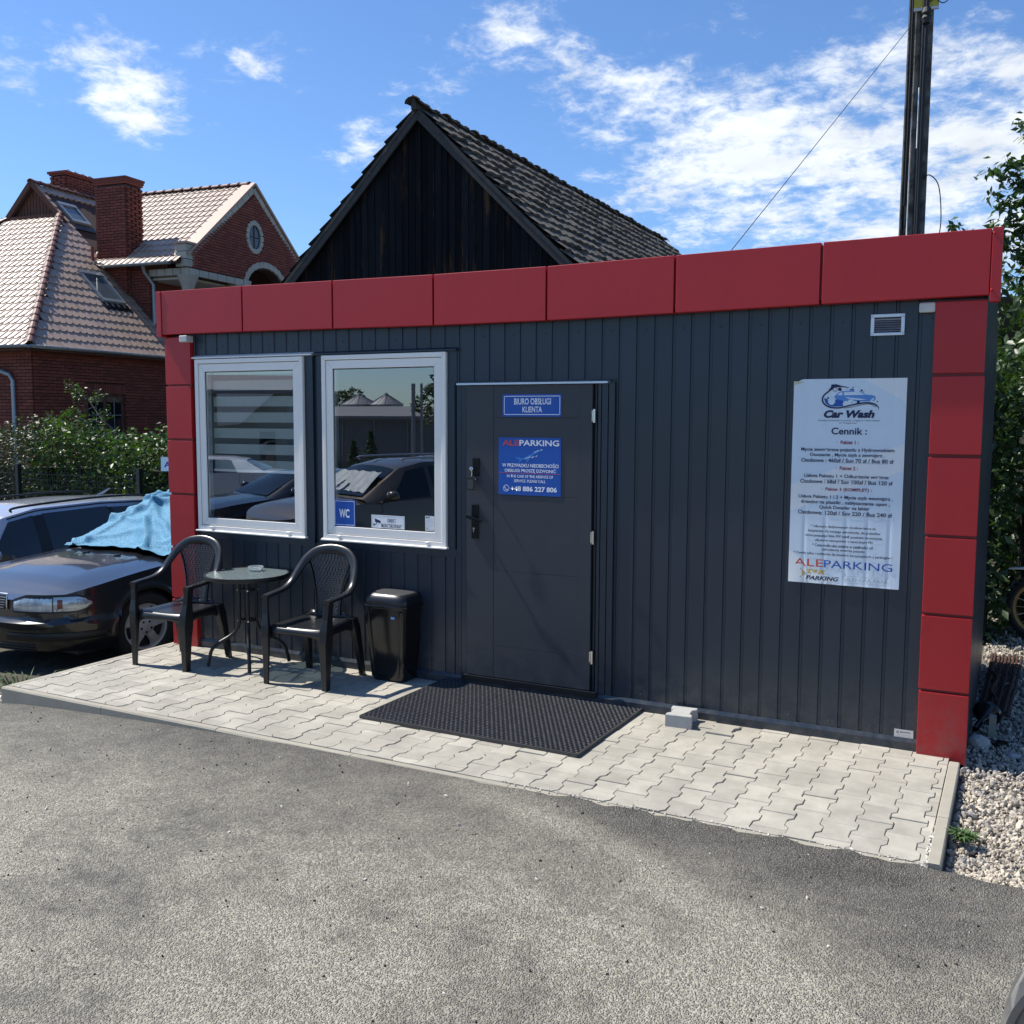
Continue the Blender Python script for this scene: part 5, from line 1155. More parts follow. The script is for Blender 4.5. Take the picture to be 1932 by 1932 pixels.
# grey car to the right of the photographer: only its door mirror reaches into view
hatch = dict(L=4.30, W=1.80, R=.32, rim=.215, xf=1.32, xr=-1.28, sill=.20, paint='cargrey', crown=.05, crease=.5, belt=[(-2.15,.98),(-1.0,1.0),(.2,.97),(.95,.95),(1.5,.90),(1.95,.80),(2.15,.70)],
 gh=[(1.22,.98,.72),(.42,1.44,.58),(.0,1.51,.57),(-.9,1.51,.565),(-1.45,1.44,.56),(-1.98,1.04,.64)], wins=[(.86,.06,.34,.02,.05,.88),(-.04,-.98,-.06,-.92,.05,.88)], doors=[.9,.0,-1.0], mirror=None)
tg, sideg, *_ = car('grey_hatchback', 'grey car beside the photographer with only its door mirror in view', 'car', (5.86, -5.30, -.06), math.radians(90), hatch, lite=True)
# its mirror housing, built full size
mc = Vector((4.72, -4.56, 1.085)); R_ = []
inv = (Matrix.Translation((5.86, -5.30, -.06)) @ Matrix.Rotation(math.radians(90), 4, 'Z')).inverted()
for (f, a_, b_) in ((0, .03, .05), (.12, .062, .095), (.4, .080, .125), (.8, .086, .132), (1.0, .083, .128), (1.0, .075, .116), (.93, .070, .110)):
    R_.append([inv @ Vector((mc.x+a_*math.cos(q), mc.y+.10-.14*f-.02*math.cos(q), mc.z+b_*math.sin(q)*(1+.10*math.cos(q)))) for q in [2*PI*k/36 for k in range(36)]])
me = MB().loft(R_).mesh('m', True, 40); fixn(me); mo = link('mirror_housing', me, 'cargrey', tg)
P = [inv @ Vector((mc.x+.071*math.cos(q), mc.y-.028-.02*math.cos(q), mc.z+.111*math.sin(q)*(1+.10*math.cos(q)))) for q in [2*PI*k/36 for k in range(36)]]
MB().add(P, [tuple(range(36))]).obj('mirror_glass', 'carglass', mo); MB().bar(inv @ Vector((4.78, -4.50, 1.0)), inv @ Vector((5.02, -4.46, .97)), .06, .05).obj('mirror_arm', 'black', tg)
# ------------------------------------------------------------------ brick house
M['brick'] = mat('red_brick', (.20, .052, .032), .85, var=.10, vs=5, island=.22, bump=.0015, bs=90); M['mortar'] = mat('dark_mortar', (.075, .045, .038), .95, var=.1, vs=9)
M['tile'] = mat('clay_roof_tile', (.36, .250, .180), .42, var=.09, vs=1.6, island=.11, rvar=.04, coat=.0, spec=1.0); M['tilebase'] = mat('roof_felt', (.05, .028, .024), .95, var=.1)
M['capst'] = mat('pale_quoin_stone', (.42, .40, .33), .8, var=.12, vs=6, obj=.08, bump=.003, bs=30); M['barge'] = mat('barge_board', (.42, .27, .20), .6, var=.06); M['brownwood'] = mat('brown_timber', (.11, .045, .028), .8, var=.25, vs=6); M['render'] = mat('white_render', (.55, .55, .52), .9, var=.05)
M['house_glass'] = M['carglass']; M['curtain'] = mat('net_curtain', (.10, .12, .12), .9, var=.2, vs=8)
HA = math.atan2(.112, .9937)
house = thing('brick_house', 'red brick house with tiled roofs and tall chimneys behind the hedge', 'house', (-16.02, 9.55, 0), HA)
HW = Matrix.Translation((-16.02, 9.55, 0)) @ Matrix.Rotation(HA, 4, 'Z')
ZE = 3.8
# local frame: x = outwards from the right-hand wall (w = -x), y = away from the end wall (a)
brick = MB().box(-.122, .122, -.055, .012, -.031, .031).mesh('brick')
bpool = []
def bricks(o, du, dn, inside, u0, u1, v0, v1, wall, vert=False):
    """wall face: origin o, along du, outward normal dn, up z"""
    o, du, dn = Vector(o), Vector(du), Vector(dn); R_ = Matrix((du, -dn, Vector((0, 0, 1)))).transposed().to_4x4()
    nr = int((v1-v0)/.077)
    for r in range(nr):
        z = v0+.077*(r+.5); N_ = int((u1-u0)/.01); on = [inside(u0+(i_+.5)*.01, z) for i_ in range(N_)]; i_ = 0
        while i_ < N_:          # runs of wall left free by the openings
            if not on[i_]: i_ += 1; continue
            j_ = i_
            while j_ < N_ and on[j_]: j_ += 1
            ua, ub = u0+i_*.01, u0+j_*.01; k = math.floor((ua-u0)/.255)-1
            while True:
                b0 = u0+.255*(k+(.5 if r % 2 else 0)); b1 = b0+.245; k += 1
                if b0 > ub: break
                c0, c1 = max(b0, ua), min(b1, ub)
                if c1-c0 > .04:
                    Q = Matrix.Translation(o+du*(c0+c1)/2+Vector((0, 0, z))) @ R_
                    if c1-c0 < .24: Q = Q @ Matrix.Diagonal(((c1-c0)/.245, 1, 1, 1))
                    bpool.append((Q, wall))
            i_ = j_
def wall(poly, o, du, dn, nm='wall', th=.25, m='mortar'):
    o, du, dn = Vector(o), Vector(du), Vector(dn); f = [o+du*a+Vector((0, 0, b)) for a, b in poly]; b_ = [p-dn*th for p in f]; n = len(poly)
    return MB().add(f+b_, [tuple(range(n)), tuple(range(n, 2*n))[::-1]]+[(i, n+i, n+(i+1)%n, (i+1)%n) for i in range(n)]).obj(nm, m, house)
winr = (1.55, 2.85, .95, 2.45)     # window in the right-hand wall: a0,a1,z0,z1
wR = wall([(0, -.6), (12, -.6), (12, ZE), (0, ZE)], (0, 0, 0), (0, 1, 0), (1, 0, 0))
def inR(u, z): return 0 < u < 5.0 and z < ZE-.05 and not (winr[0]-.04 < u < winr[1]+.04 and winr[2] < z < winr[3]+.27)
bricks((0, 0, 0), (0, 1, 0), (1, 0, 0), inR, 0, 5.0, .2, ZE, wR)
wE = wall([(-9.66, -.6), (0, -.6), (0, ZE), (-9.66, ZE)], (0, 0, 0), (1, 0, 0), (0, -1, 0))
bricks((0, 0, 0), (1, 0, 0), (0, -1, 0), lambda u, z: -3.0 < u < 0 and z < ZE-.05, -3.0, 0, .2, ZE, wE)
# window with soldier course
def hwindow(parent, o, du, dn, a0, a1, z0, z1, grid=2):
    o, du, dn = Vector(o), Vector(du), Vector(dn); w_ = bpy.data.objects.new('window', None); C.objects.link(w_); w_.parent = parent
    P = lambda a, z, d: o+du*a+Vector((0, 0, z))+dn*d
    def bx(a, b, c_, d, d0, d1, nm, m): return MB().add([P(a, c_, d0), P(b, c_, d0), P(b, d, d0), P(a, d, d0), P(a, c_, d1), P(b, c_, d1), P(b, d, d1), P(a, d, d1)], [(0,1,2,3),(4,7,6,5),(0,4,5,1),(1,5,6,2),(2,6,7,3),(3,7,4,0)]).obj(nm, m, w_)
    bx(a0, a1, z0, z1, .002, .016, 'frame', 'brownwood')
    am = (a0+a1)/2
    for (a, b) in ((a0+.09, am-.06), (am+.06, a1-.09)):
        bx(a, b, z0+.08, z1-.08, .017, .022, 'pane', 'carglass'); bx((a+b)/2-.006, (a+b)/2+.006, z0+.08, z1-.08, .023, .030, 'glazing_bar', 'zinc')
        for q in range(1, 3): bx(a, b, z0+.08+(z1-z0-.16)*q/3-.006, z0+.08+(z1-z0-.16)*q/3+.006, .023, .030, 'glazing_bar', 'zinc')
    return w_
hwindow(house, (0, 0, 0), (0, 1, 0), (1, 0, 0), *winr)
a = winr[0]-.03
while a < winr[1]+.0:
    bpool.append((Matrix.Translation((0, a+.04, winr[3]+.13)) @ Matrix(((0,-1,0),(0,0,1),(-1,0,0))).to_4x4() if False else Matrix.Translation((.0, a+.04, winr[3]+.13)) @ Matrix((Vector((0, 0, 1)), Vector((-1, 0, 0)), Vector((0, -1, 0)))).transposed().to_4x4(), wR)); a += .077
# dentil course under the eaves
mb = MB()
for k in range(40): mb.box(.012, .045, .1+k*.125, .1+k*.125+.065, 3.27, 3.335)
mb.box(.010, .050, 0, 5.0, 3.336, 3.40); mb.obj('dentil_course', 'brick', wR, kind='stuff')
mb = MB()
for k in range(28): mb.box(-.1-k*.125-.065, -.1-k*.125, -.045, -.012, 3.27, 3.335)
mb.box(-3.5, 0, -.05, -.010, 3.336, 3.40); mb.obj('dentil_course', 'brick', wE, kind='stuff')
# roofs with clay tiles.  plane: origin o, along u, up-slope v
def tile_mesh(w_, l_):
    vs = []; prof = [(-.5, .004), (-.36, .022), (-.18, .025), (-.06, .006), (.12, .003), (.32, .004), (.5, .010)]
    for (y, dz_) in ((-l_*.54, .030), (l_*.54, .004)):
        for a, b in prof: vs.append((a*w_, y-(.022*(1 if b < .02 else -.2) if y < 0 else 0), b+dz_))
    for a, b in prof: vs.append((a*w_, -l_*.54-(.022*(1 if b < .02 else -.2)), b+dz_*0-.012))
    n = len(prof); return MB().add(vs, [(i, i+1, n+i+1, n+i) for i in range(n-1)]+[(2*n+i, 2*n+i+1, i+1, i) for i in range(n-1)]).mesh('roof_tile')
TW, TL = .215, .315
tmesh = tile_mesh(TW, TL); tpool = []
def roof(o, u, v, inside, U_, V_, nm='roof', poly=None, th=.08, tl=TL, tw=TW, pool=None):
    o, u, v = Vector(o), Vector(u).normalized(), Vector(v).normalized(); nn = u.cross(v).normalized()
    if nn.z < 0: nn = -nn; 
    f = [o+u*a+v*b for a, b in poly]; b_ = [p-nn*th for p in f]; n = len(poly)
    rf = MB().add(f+b_, [tuple(range(n)), tuple(range(n, 2*n))[::-1]]+[(i, n+i, n+(i+1)%n, (i+1)%n) for i in range(n)]).obj(nm, 'tilebase', house)
    uu = u if u.cross(v).z > 0 else -u
    R_ = Matrix((uu, v, nn)).transposed().to_4x4()
    r = 0; b = V_[0]+tl/2
    while b < V_[1]:
        a = U_[0]+tw/2
        while a < U_[1]:
            if inside(a, b): (tpool if pool is None else pool).append((Matrix.Translation(o+u*a+v*b+nn*.004+Vector((rng.normal(0, .002), 0, rng.normal(0, .0015)))) @ R_, rf))
            a += tw
        b += tl
    return rf
OV = .30; r2 = math.sqrt(2)
# main slope (faces right), slope 45 degrees: v length r2*w
Wr = 4.83
def in_main(a, b):
    w_ = b/r2-OV
    return a > max(-OV, 1.0*(w_)*4.83/3.87) and w_ < Wr and not (a > 4.9 and w_ < 2.8+0*a) and a < 12
o_main = (OV, -0, ZE-OV)
hipk = 4.83/3.87
main = roof((OV, 0, ZE-OV), (0, 1, 0), (-1, 0, 1), lambda a, b: (lambda w_: (a > hipk*w_ if w_ < 3.87 else a > 4.80) and w_ < Wr and not (a > 4.95 and w_ < 4.5))(b/r2-OV), (-.4, 12), (0, (Wr+OV)*r2), poly=[(-OV*hipk, 0), (4.88, 0), (4.88, (Wr+OV)*r2*.62), (12, (Wr+OV)*r2*.62), (12, (Wr+OV)*r2), (4.75, (Wr+OV)*r2), (4.75, (3.87+OV)*r2)])
# rear slope
roof((-2*Wr-OV, 0, ZE-OV), (0, 1, 0), (1, 0, 1), lambda a, b: False, (0, 1), (0, 1), poly=[(-OV*hipk, 0), (12, 0), (12, (Wr+OV)*r2), (4.75, (Wr+OV)*r2), (4.75, (3.87+OV)*r2)])
# hipped end (faces the left front), rises 3.87 over 4.83
hl = math.hypot(4.83, 3.87); k_ = hl/4.83
hip = roof((0, -OV*1.25, ZE-OV), (-1, 0, 0), (0, 4.83, 3.87), lambda w_, b: (lambda y: w_ > y*3.87/4.83*1.0-.0 and w_ < 9.66-y*3.87/4.83)(b/k_-OV*1.25), (-.4, 10), (0, (4.83+OV*1.25)*k_), poly=[(-OV, 0), (9.66+OV, 0), (9.66-3.87, (4.83+OV*1.25)*k_), (3.87, (4.83+OV*1.25)*k_)])
# gablet
wall([(-5.75, ZE+3.87), (-3.9, ZE+3.87), (-4.83, ZE+4.80)], (0, 4.90, 0), (1, 0, 0), (0, -1, 0), 'gablet', .06, 'brownwood')
mb = MB()
for k in range(14):
    x = -5.62+k*.122; h = .93-abs(x+4.83+.03)
    if h > .08: MB().box(x, x+.10, 4.872, 4.90, ZE+3.87, ZE+3.87+h).obj('gablet_board', 'brownwood', house)
for s_ in (-1, 1):
    MB().bar((-4.83, 4.74, ZE+4.86), (-4.83+s_*1.25, 4.74, ZE+3.60), .05, .14).obj('verge_board', 'brownwood', house)
MB().bar((-6.0, 4.76, ZE+3.83), (-3.7, 4.76, ZE+3.83), .08, .16).obj('gablet_sill', 'brownwood', house)
# ridge and hip caps
M['cap'] = mat('ridge_tile', (.17, .075, .055), .5, var=.08, vs=4, island=.12)
capm = MB()
for (y, r, zz_) in ((-.20, .115, .0), (.20, .085, -.02)): pass
def cap_mesh():
    rr = []
    for (y, r) in ((-.19, .105), (-.15, .12), (-.12, .10), (.19, .082)): rr.append([(r*math.cos(q), y, r*math.sin(q)*.8-.02) for q in [PI*k/6 for k in range(7)]])
    return MB().grid(rr).mesh('ridge_cap')
capmesh = cap_mesh(); cpool = []
def caps(a, b, step=.33):
    a, b = Vector(a), Vector(b); d = b-a; n = int(d.length/step); y = d.normalized(); x = y.cross(Vector((0, 0, 1))).normalized(); z = x.cross(y)
    for k in range(n): cpool.append(Matrix.Translation(a+d*(k+.5)/n+z*.035) @ Matrix((x, y, z)).transposed().to_4x4())
caps((OV, -OV*1.25, ZE-OV+.03), (-3.87, 4.83, ZE+3.9)); caps((-9.66-OV, -OV*1.25, ZE-OV+.03), (-9.66+3.87, 4.83, ZE+3.9)); caps((-4.83, 4.72, ZE+4.86), (-4.83, 12, ZE+4.86))
# gutter, downpipe
def hpipe(pts, r, nm, m='zinc', parent=None, n=10): return MB().tube(pts, r, n).obj(nm, m, parent or house, smooth=True, ang=60)
def gutter(a, b, nm='gutter'):
    a, b = Vector(a), Vector(b); d = (b-a).normalized(); x = d.cross(Vector((0, 0, 1))).normalized(); P = []
    for t_ in (a, b): P.append([t_+x*.075*math.cos(q)+Vector((0, 0, .075*math.sin(q))) for q in [PI+PI*k/8 for k in range(9)]])
    g = MB().grid(P).obj(nm, 'zinc', house, smooth=True); g.modifiers.new('solid', 'SOLIDIFY').thickness = .012
    nb = int((b-a).length/.9)
    for k in range(nb+1):
        p = a+(b-a)*k/max(1, nb); MB().grid([[q_+d*o for q_ in [p+x*.083*math.cos(q)+Vector((0, 0, .083*math.sin(q))) for q in [PI+PI*k2/8 for k2 in range(9)]]] for o in (-.015, .015)]).obj('gutter_bracket', 'zinc', g)
    return g
gutter((OV+.06, -OV*1.25-.06, ZE-OV+.02), (OV+.06, 4.85, ZE-OV+.02)); gutter((-9.9, -OV*1.25-.07, ZE-OV+.02), (OV+.06, -OV*1.25-.07, ZE-OV+.02))
MB().box(.02, OV+.02, -OV*1.25, 4.9, ZE-OV-.10, ZE-OV-.06).obj('soffit', 'brownwood', house); MB().box(-9.8, OV+.02, -OV*1.25, -.02, ZE-OV-.104, ZE-OV-.064).obj('soffit', 'brownwood', house)
hpipe([(-1.85, -.42, 3.42), (-1.8, -.42, 3.30), (-.62, -.12, 2.86), (-.55, -.09, 2.72), (-.55, -.09, -.4)], .052, 'downpipe')
for z in (2.6, 1.6, .8): hpipe([(-.55, -.09, z), (-.55, -.09, z+.035)], .060, 'pipe_clip')
# big chimney by the valley
def chimney(x0, x1, y0, y1, z0, z1, mid, mb_name='chimney'):
    ch = bpy.data.objects.new(mb_name, None); C.objects.link(ch); ch.parent = house
    st = MB().box(x0, x1, y0, y1, z0, z1-.02).obj('stack', 'mortar', ch)
    def fac(o, du, dn, ln, zt0, zt1, ins=None):
        o, du, dn = Vector(o), Vector(du), Vector(dn); R_ = Matrix((du, -dn, Vector((0, 0, 1)))).transposed().to_4x4(); n = int(ln/.255); st_ = ln/n; nr = int((zt1-zt0)/.077)
        for r in range(nr):
            z = zt0+.077*(r+.5)
            for k in range(n+1):
                u = st_*(k+(.5 if r % 2 else 0))
                if k == n and r % 2: continue
                if k == 0 and r % 2 == 0: u = .06
                elif k == n: u = ln-.06
                full_ = not (k in (0, n) and r % 2 == 0)
                Q = Matrix.Translation(o+du*u+Vector((0, 0, z))+dn*((.03 if (ins and ins(u, z)) else 0))) @ R_
                if not full_: Q = Q @ Matrix.Diagonal((.5, 1, 1, 1))
                cpl.append(Q)
    cpl = []
    fac((x0, y0, 0), (1, 0, 0), (0, -1, 0), x1-x0, z0, z1); fac((x1, y0, 0), (0, 1, 0), (1, 0, 0), y1-y0, z0, z1)
    return ch, cpl
ch1, cp1 = chimney(-2.48, -1.44, 4.80, 5.42, 5.0, 8.38, 7.0)
for (e, za, zb_) in ((.040, 8.38, 8.44), (.060, 8.44, 8.51), (.08, 8.51, 8.57)): MB().box(-2.48-e, -1.44+e, 4.80-e, 5.42+e, za, zb_).obj('cap_course', 'brick', ch1)
MB().box(-2.51, -1.41, 4.77, 5.45, 7.12, 7.17).obj('band_course', 'brick', ch1)
for x in (-2.36, -2.06, -1.70): MB().box(x, x+.05, 4.780, 4.79, 7.35, 8.2).obj('flue_slot', 'blackrough', ch1)
for b_ in cp1: pass
ch2, cp2 = chimney(-5.9, -5.3, 6.55, 8.15, 7.2, 9.32, 8)
for (e, za, zb_) in ((.04, 9.32, 9.37), (.08, 9.37, 9.44)): MB().box(-5.9-e, -5.3+e, 6.55-e, 8.15+e, za, zb_).obj('cap_course', 'brick', ch2)
for k in range(4): MB().tube([(-5.6, 6.95+.3*k+.14*math.cos(q), 9.44+.14*math.sin(q)) for q in [PI*j/10 for j in range(11)]], .012, 6).obj('cowl_wire', 'alu', ch2)
for pool_, ch in ((cp1, ch1), (cp2, ch2)):
    pieces('brick', brick, pool_, 'brick', ch, 60, 'bricks', HW)
# wing with brick gable, loggia below
WA, WH = 7.85, 3.02; GX = .62; WZ = 8.80; sl_ = (WZ-6.35)/WH
gpoly = [(WA-WH, 5.78), (WA+WH, 5.78), (WA+WH, 6.40), (WA, WZ-.05), (WA-WH, 6.40)]
# gable wall with arch: build polygon with arched cut
arch = [(WA+.55-.95*math.cos(PI*k/14), 5.78+.62*math.sin(PI*k/14)) for k in range(15)]
gp = [(WA-WH, 5.78)]+arch+[(WA+WH, 5.78), (WA+WH, 6.40), (WA, WZ-.08), (WA-WH, 6.40)]
gw = wall(gp, (GX, 0, 0), (0, 1, 0), (1, 0, 0), 'gable_wall', .30)
def inG(u, z):
    if z > 6.40+(WZ-.30-6.40)*(1-abs(u-WA)/WH) or abs(u-WA) > WH-.1: return False
    if ((u-WA-.55)/1.13)**2+((z-5.78)/.80)**2 < 1 or z < 5.98: return False
    return ((u-WA)/.44)**2+((z-7.28)/.50)**2 > 1
bricks((GX, 0, 0), (0, 1, 0), (1, 0, 0), inG, WA-WH, WA+WH, 5.98, WZ, gw)
# stones along the gable, belt, arch and round window
def stone(o, du, size, ang, parent, nm='quoin_stone'):
    x, y, z = o; c_, s_ = math.cos(ang), math.sin(ang)
    MB().obox((x, y, z), (.03, 0, 0), (0, size[0]/2*c_, size[0]/2*s_), (0, -size[1]/2*s_, size[1]/2*c_)).obj(nm, 'capst', parent, bevel=.01)
for s_ in (-1, 1):
    ln = math.hypot(WH, WZ-6.40); an = math.atan2(WZ-6.40, WH); n = 11
    for k in range(n):
        f = (k+.5)/n; stone((GX+.02, WA+s_*(WH-.05)*(1-f), 6.30+(WZ-6.42)*f), None, (ln/n-.02, .17), -s_*an, gw)
n = 20
for k in range(7): stone((GX+.02, WA-WH+.2+.40*k, 5.86), None, (.38, .19), 0, gw)
for k in range(3): stone((GX+.02, WA+1.78+.40*k, 5.86), None, (.38, .19), 0, gw)
for k in range(13):
    q = PI*(k+.5)/13; stone((GX+.03, WA+.55-1.05*math.cos(q), 5.80+.72*math.sin(q)), None, (.24, .18), PI/2-q, gw)
for k in range(16):
    q = 2*PI*k/16; stone((GX+.03, WA+.36*math.cos(q), 7.28+.42*math.sin(q)), None, (.15, .14), q+PI/2, gw)
rw = bpy.data.objects.new('round_window', None); C.objects.link(rw); rw.parent = house
MB().add([(GX+.012, WA+.29*math.cos(q), 7.28+.35*math.sin(q)) for q in [2*PI*k/24 for k in range(24)]], [tuple(range(24))]).obj('pane', 'carglass', rw)
MB().box(GX+.014, GX+.03, WA-.012, WA+.012, 6.94, 7.62).box(GX+.0135, GX+.0295, WA-.28, WA+.28, 7.27, 7.295).obj('glazing_bar', 'brownwood', rw)
# corner parapet block, left wall of the wing, loggia columns
for k in range(3): MB().box(GX-.32, GX+.05, WA-WH-.14, WA-WH+.22, 5.99+.205*k, 5.99+.205*(k+1)-.012).obj('corner_stone', 'capst', house, bevel=.012)
MB().box(GX-.36, GX+.09, WA-WH-.18, WA-WH+.26, 6.60, 6.66).obj('corner_cap', 'barge', house)
lw = wall([(-6.0, 3.0), (-.75, 3.0), (-.75, 6.05), (-6.0, 6.05)], (0, 4.93, 0), (1, 0, 0), (0, -1, 0))
bricks((0, 4.93, 0), (1, 0, 0), (0, -1, 0), lambda u, z: -2.3 < u < -.75 and z < 6.02, -2.3, -.75, 3.6, 6.02, lw)
MB().box(-.75, GX, 4.85, 5.15, 5.78, 5.97).obj('loggia_beam', 'capst', house)
for k in range(5): MB().box(-.70+.27*k, -.70+.27*k+.25, 4.80, 4.85, 5.78, 5.97).obj('belt_stone', 'capst', house, bevel=.01)
MB().box(-.9, GX-.31, 5.0, 10.8, 5.70, 5.76).obj('loggia_ceiling', 'render', house); MB().box(-1.0, -.95, 4.93, 10.9, 3.0, 5.75).obj('loggia_wall', 'brick', house)
MB().box(-1.0, GX, 4.95, 10.9, 3.3, 3.45).obj('loggia_floor', 'render', house)
for y in (4.98, 7.15, 9.2): 
    co_ = MB().lathe([(.17, 3.45), (.15, 3.6), (.145, 5.2), (.15, 5.25), (.19, 5.30), (.15, 5.34), (.18, 5.5), (.27, 5.70), (.29, 5.78), (0, 5.78)], 20, (GX-.15, y, 0)).obj('column', 'capst', house, smooth=True, ang=30)
# wing roofs
wl = math.hypot(WH+OV, (WZ-6.35)*(WH+OV)/WH); sv = (WZ-6.35)/WH
roofL = roof((GX-.12, WA-WH-OV, WZ-sv*(WH+OV)), (-1, 0, 0), (0, 1, sv), lambda a, b: a < 5.2-.0*b, (0, 5.4), (0, wl), poly=[(0, 0), (6.5, 0), (6.5, wl), (0, wl)])
roof((GX-.12, WA+WH+OV, WZ-sv*(WH+OV)), (-1, 0, 0), (0, -1, sv), lambda a, b: False, (0, 1), (0, 1), poly=[(0, 0), (6.5, 0), (6.5, wl), (0, wl)])
caps((GX-.1, WA, WZ+.03), (-5.4, WA, WZ+.03))
for s_ in (-1, 1):
    MB().bar((GX-.10, WA+s_*.0, WZ+.06), (GX-.10, WA+s_*(WH+.12), WZ+.06-sv*(WH+.12)), .42, .06).obj('verge_cover', 'barge', house)
g2 = gutter((GX-.35, WA-WH-OV-.06, 6.10), (-2.0, WA-WH-OV-.06, 6.10))
hpipe([(-.65, 4.5, 6.04), (-.72, 4.62, 5.90), (-.60, 4.84, 5.55), (-.60, 4.84, 3.9)], .048, 'downpipe')
MB().bar((-.1, 4.90, 6.15), (-5, 4.90, 6.15), .1, .3).obj('wing_fascia', 'brownwood', house)
# snow board on wing roof, flashing by valley
MB().bar((.30, 4.88, ZE-.27), (-2.6, 4.88, ZE+2.63), .10, .16).obj('valley_flashing', 'brownwood', house)
# skylights in main slope
def skylight(a0, a1, w0, w1):
    sk = bpy.data.objects.new('skylight', None); C.objects.link(sk); sk.parent = house
    def P(a, w_, h): return (-w_+h/r2, a, ZE+w_+h/r2)
    def bx(a, b, c_, d, h0, h1, nm, m): return MB().add([P(a, c_, h0), P(b, c_, h0), P(b, d, h0), P(a, d, h0), P(a, c_, h1), P(b, c_, h1), P(b, d, h1), P(a, d, h1)], [(0,1,2,3),(4,7,6,5),(0,4,5,1),(1,5,6,2),(2,6,7,3),(3,7,4,0)]).obj(nm, m, sk)
    e = .07
    bx(a0, a1, w0-.05, w0+.03, .02, .11, 'frame', 'zinc'); bx(a0, a1, w1-.03, w1+.05, .02, .12, 'frame', 'zinc'); bx(a0, a0+e, w0+.03, w1-.03, .02, .11, 'frame', 'zinc'); bx(a1-e, a1, w0+.03, w1-.03, .02, .11, 'frame', 'zinc')
    bx(a0+e, a1-e, w0+.03, w1-.03, .05, .07, 'pane', 'skyglass'); bx(a0-.08, a1+.08, w0-.25, w0-.05, .03, .045, 'apron', 'blackrough')
M['skyglass'] = mat('skylight_glass', (.09, .11, .12), .06, .0, var=.05, spec=.9)
skylight(3.42, 4.28, 1.17, 1.92); skylight(5.3, 6.0, 3.60, 4.10) if False else skylight(5.05, 5.75, 3.72, 4.22)
hpipe([(-2.45, 4.55, ZE+2.5), (-2.45, 4.55, ZE+2.85)], .045, 'vent_pipe', 'brick')
# dormer on hipped end, far left
dz0 = 5.35
roofD = roof((-6.55+.25, 1.05, 5.15), (0, 1, 0), (-1, 0, 1), lambda a, b: b > .0 and a < .30+b*.72*1.25, (-.6, 3.2), (0, 1.9), poly=[(-.7, 0), (.35, 0), (2.4, 1.9), (-.7, 1.9)])
# gather tiles and bricks
def split(pool_, base, m, nm, lim, rest):
    order = sorted(range(len(pool_)), key=lambda i: (0 if inframe(HW @ pool_[i][0].translation, 0) else 1, camdist(HW @ pool_[i][0].translation)))
    near = set(order[:lim]); by = {}
    for i, (q, par) in enumerate(pool_): by.setdefault(par.name, [par, [], []])[1 if i in near else 2].append(q)
    for par, a_, b_ in by.values():
        allm = a_+b_
        pieces(nm, base, allm, m, par, len(a_), rest, HW) if allm else None
split(bpool, brick, 'brick', 'brick', 180, 'bricks'); split(tpool, tmesh, 'tile', 'roof_tile', 300, 'roof_tiles')
pieces('ridge_tile', capmesh, cpool, 'cap', house, 80, 'ridge_tiles', HW)
print('HOUSE', len(bpool), len(tpool), len(cpool))
# ------------------------------------------------------------------ old timber barn
M['plank'] = mat('weathered_black_plank', (.008, .009, .011), .9, var=.35, vs=7, obj=.6, bump=.005, bs=30, col2=(.06, .032, .016), c2s=2.8, c2lo=.56, c2hi=.66, sc=(1.6, 1.6, .22), spec=.15)
M['oldwood'] = mat('grey_weathered_timber', (.050, .048, .046), .9, var=.3, vs=9, bump=.004, bs=25); M['oldtile'] = mat('mossy_cement_tile', (.105, .094, .078), .95, var=.22, vs=4, island=.25, bump=.012, bs=22, col2=(.030, .027, .023), c2s=7, c2lo=.50, c2hi=.62)
barn = thing('timber_barn', 'old barn with black plank gable and mossy dark tiled roof behind the office', 'barn', (-4.93, 9.0, 0), math.radians(1.6))
BW_ = Matrix.Translation((-4.93, 9.0, 0)) @ Matrix.Rotation(math.radians(1.6), 4, 'Z')
AP, BS = 7.20, .955; hw_ = 5.1; LB = 14.5
bsag = lambda x: .05*math.sin(min(1, abs(x)/hw_)*PI)
x = -4.9
while x < 4.9:
    w_ = rng.uniform(.105, .165); xm = x+w_/2; top = AP-.10-BS*abs(xm)-.03
    if top > 2.6:
        h0, h1 = AP-.10-BS*abs(x+.004), AP-.10-BS*abs(x+w_-.004); j = rng.normal(0, .004)
        MB().prism([(x+.004, .0), (x+w_-.006, .0), (x+w_-.006, h1), (x+.004, h0)], .0+j, .03+j, 'y').obj('plank', 'plank', barn)
        if rng.random() < .35: MB().prism([(x-.012, .0), (x+.012, .0), (x+.012, h0-.02), (x-.012, h0-.02)], -.018, -.001+j, 'y').obj('cover_strip', 'plank', barn)
    x += w_
MB().prism([(-4.9, 0), (4.9, 0), (4.9, AP-.1-BS*4.9), (0, AP-.12), (-4.9, AP-.1-BS*4.9)], .04, .10, 'y').obj('gable_backing', 'plank', barn)
for s_ in (-1, 1):
    # barge boards, front (pale edge) and underside
    pts_ = [(s_*xx, -.10, AP-.02-BS*xx-bsag(xx)) for xx in np.linspace(-.02, hw_, 9)]
    for k in range(0, 8, 4):
        ring = []
        for p in pts_[k:k+5]: ring.append([(p[0], -.12, p[2]+.02), (p[0], -.080, p[2]+.02), (p[0], -.080, p[2]-.17), (p[0], -.12, p[2]-.17)])
        me = MB().loft(ring).mesh('bb'); fixn(me); link('barge_board', me, 'oldwood', barn)
    ring = []
    for p in pts_: ring.append([(p[0], -.13, p[2]+.055), (p[0], LB, p[2]+.055), (p[0], LB, p[2]-.03), (p[0], -.13, p[2]-.03)])
    me = MB().loft(ring).mesh('deck'); fixn(me); link('roof', me, 'oldwood', barn)
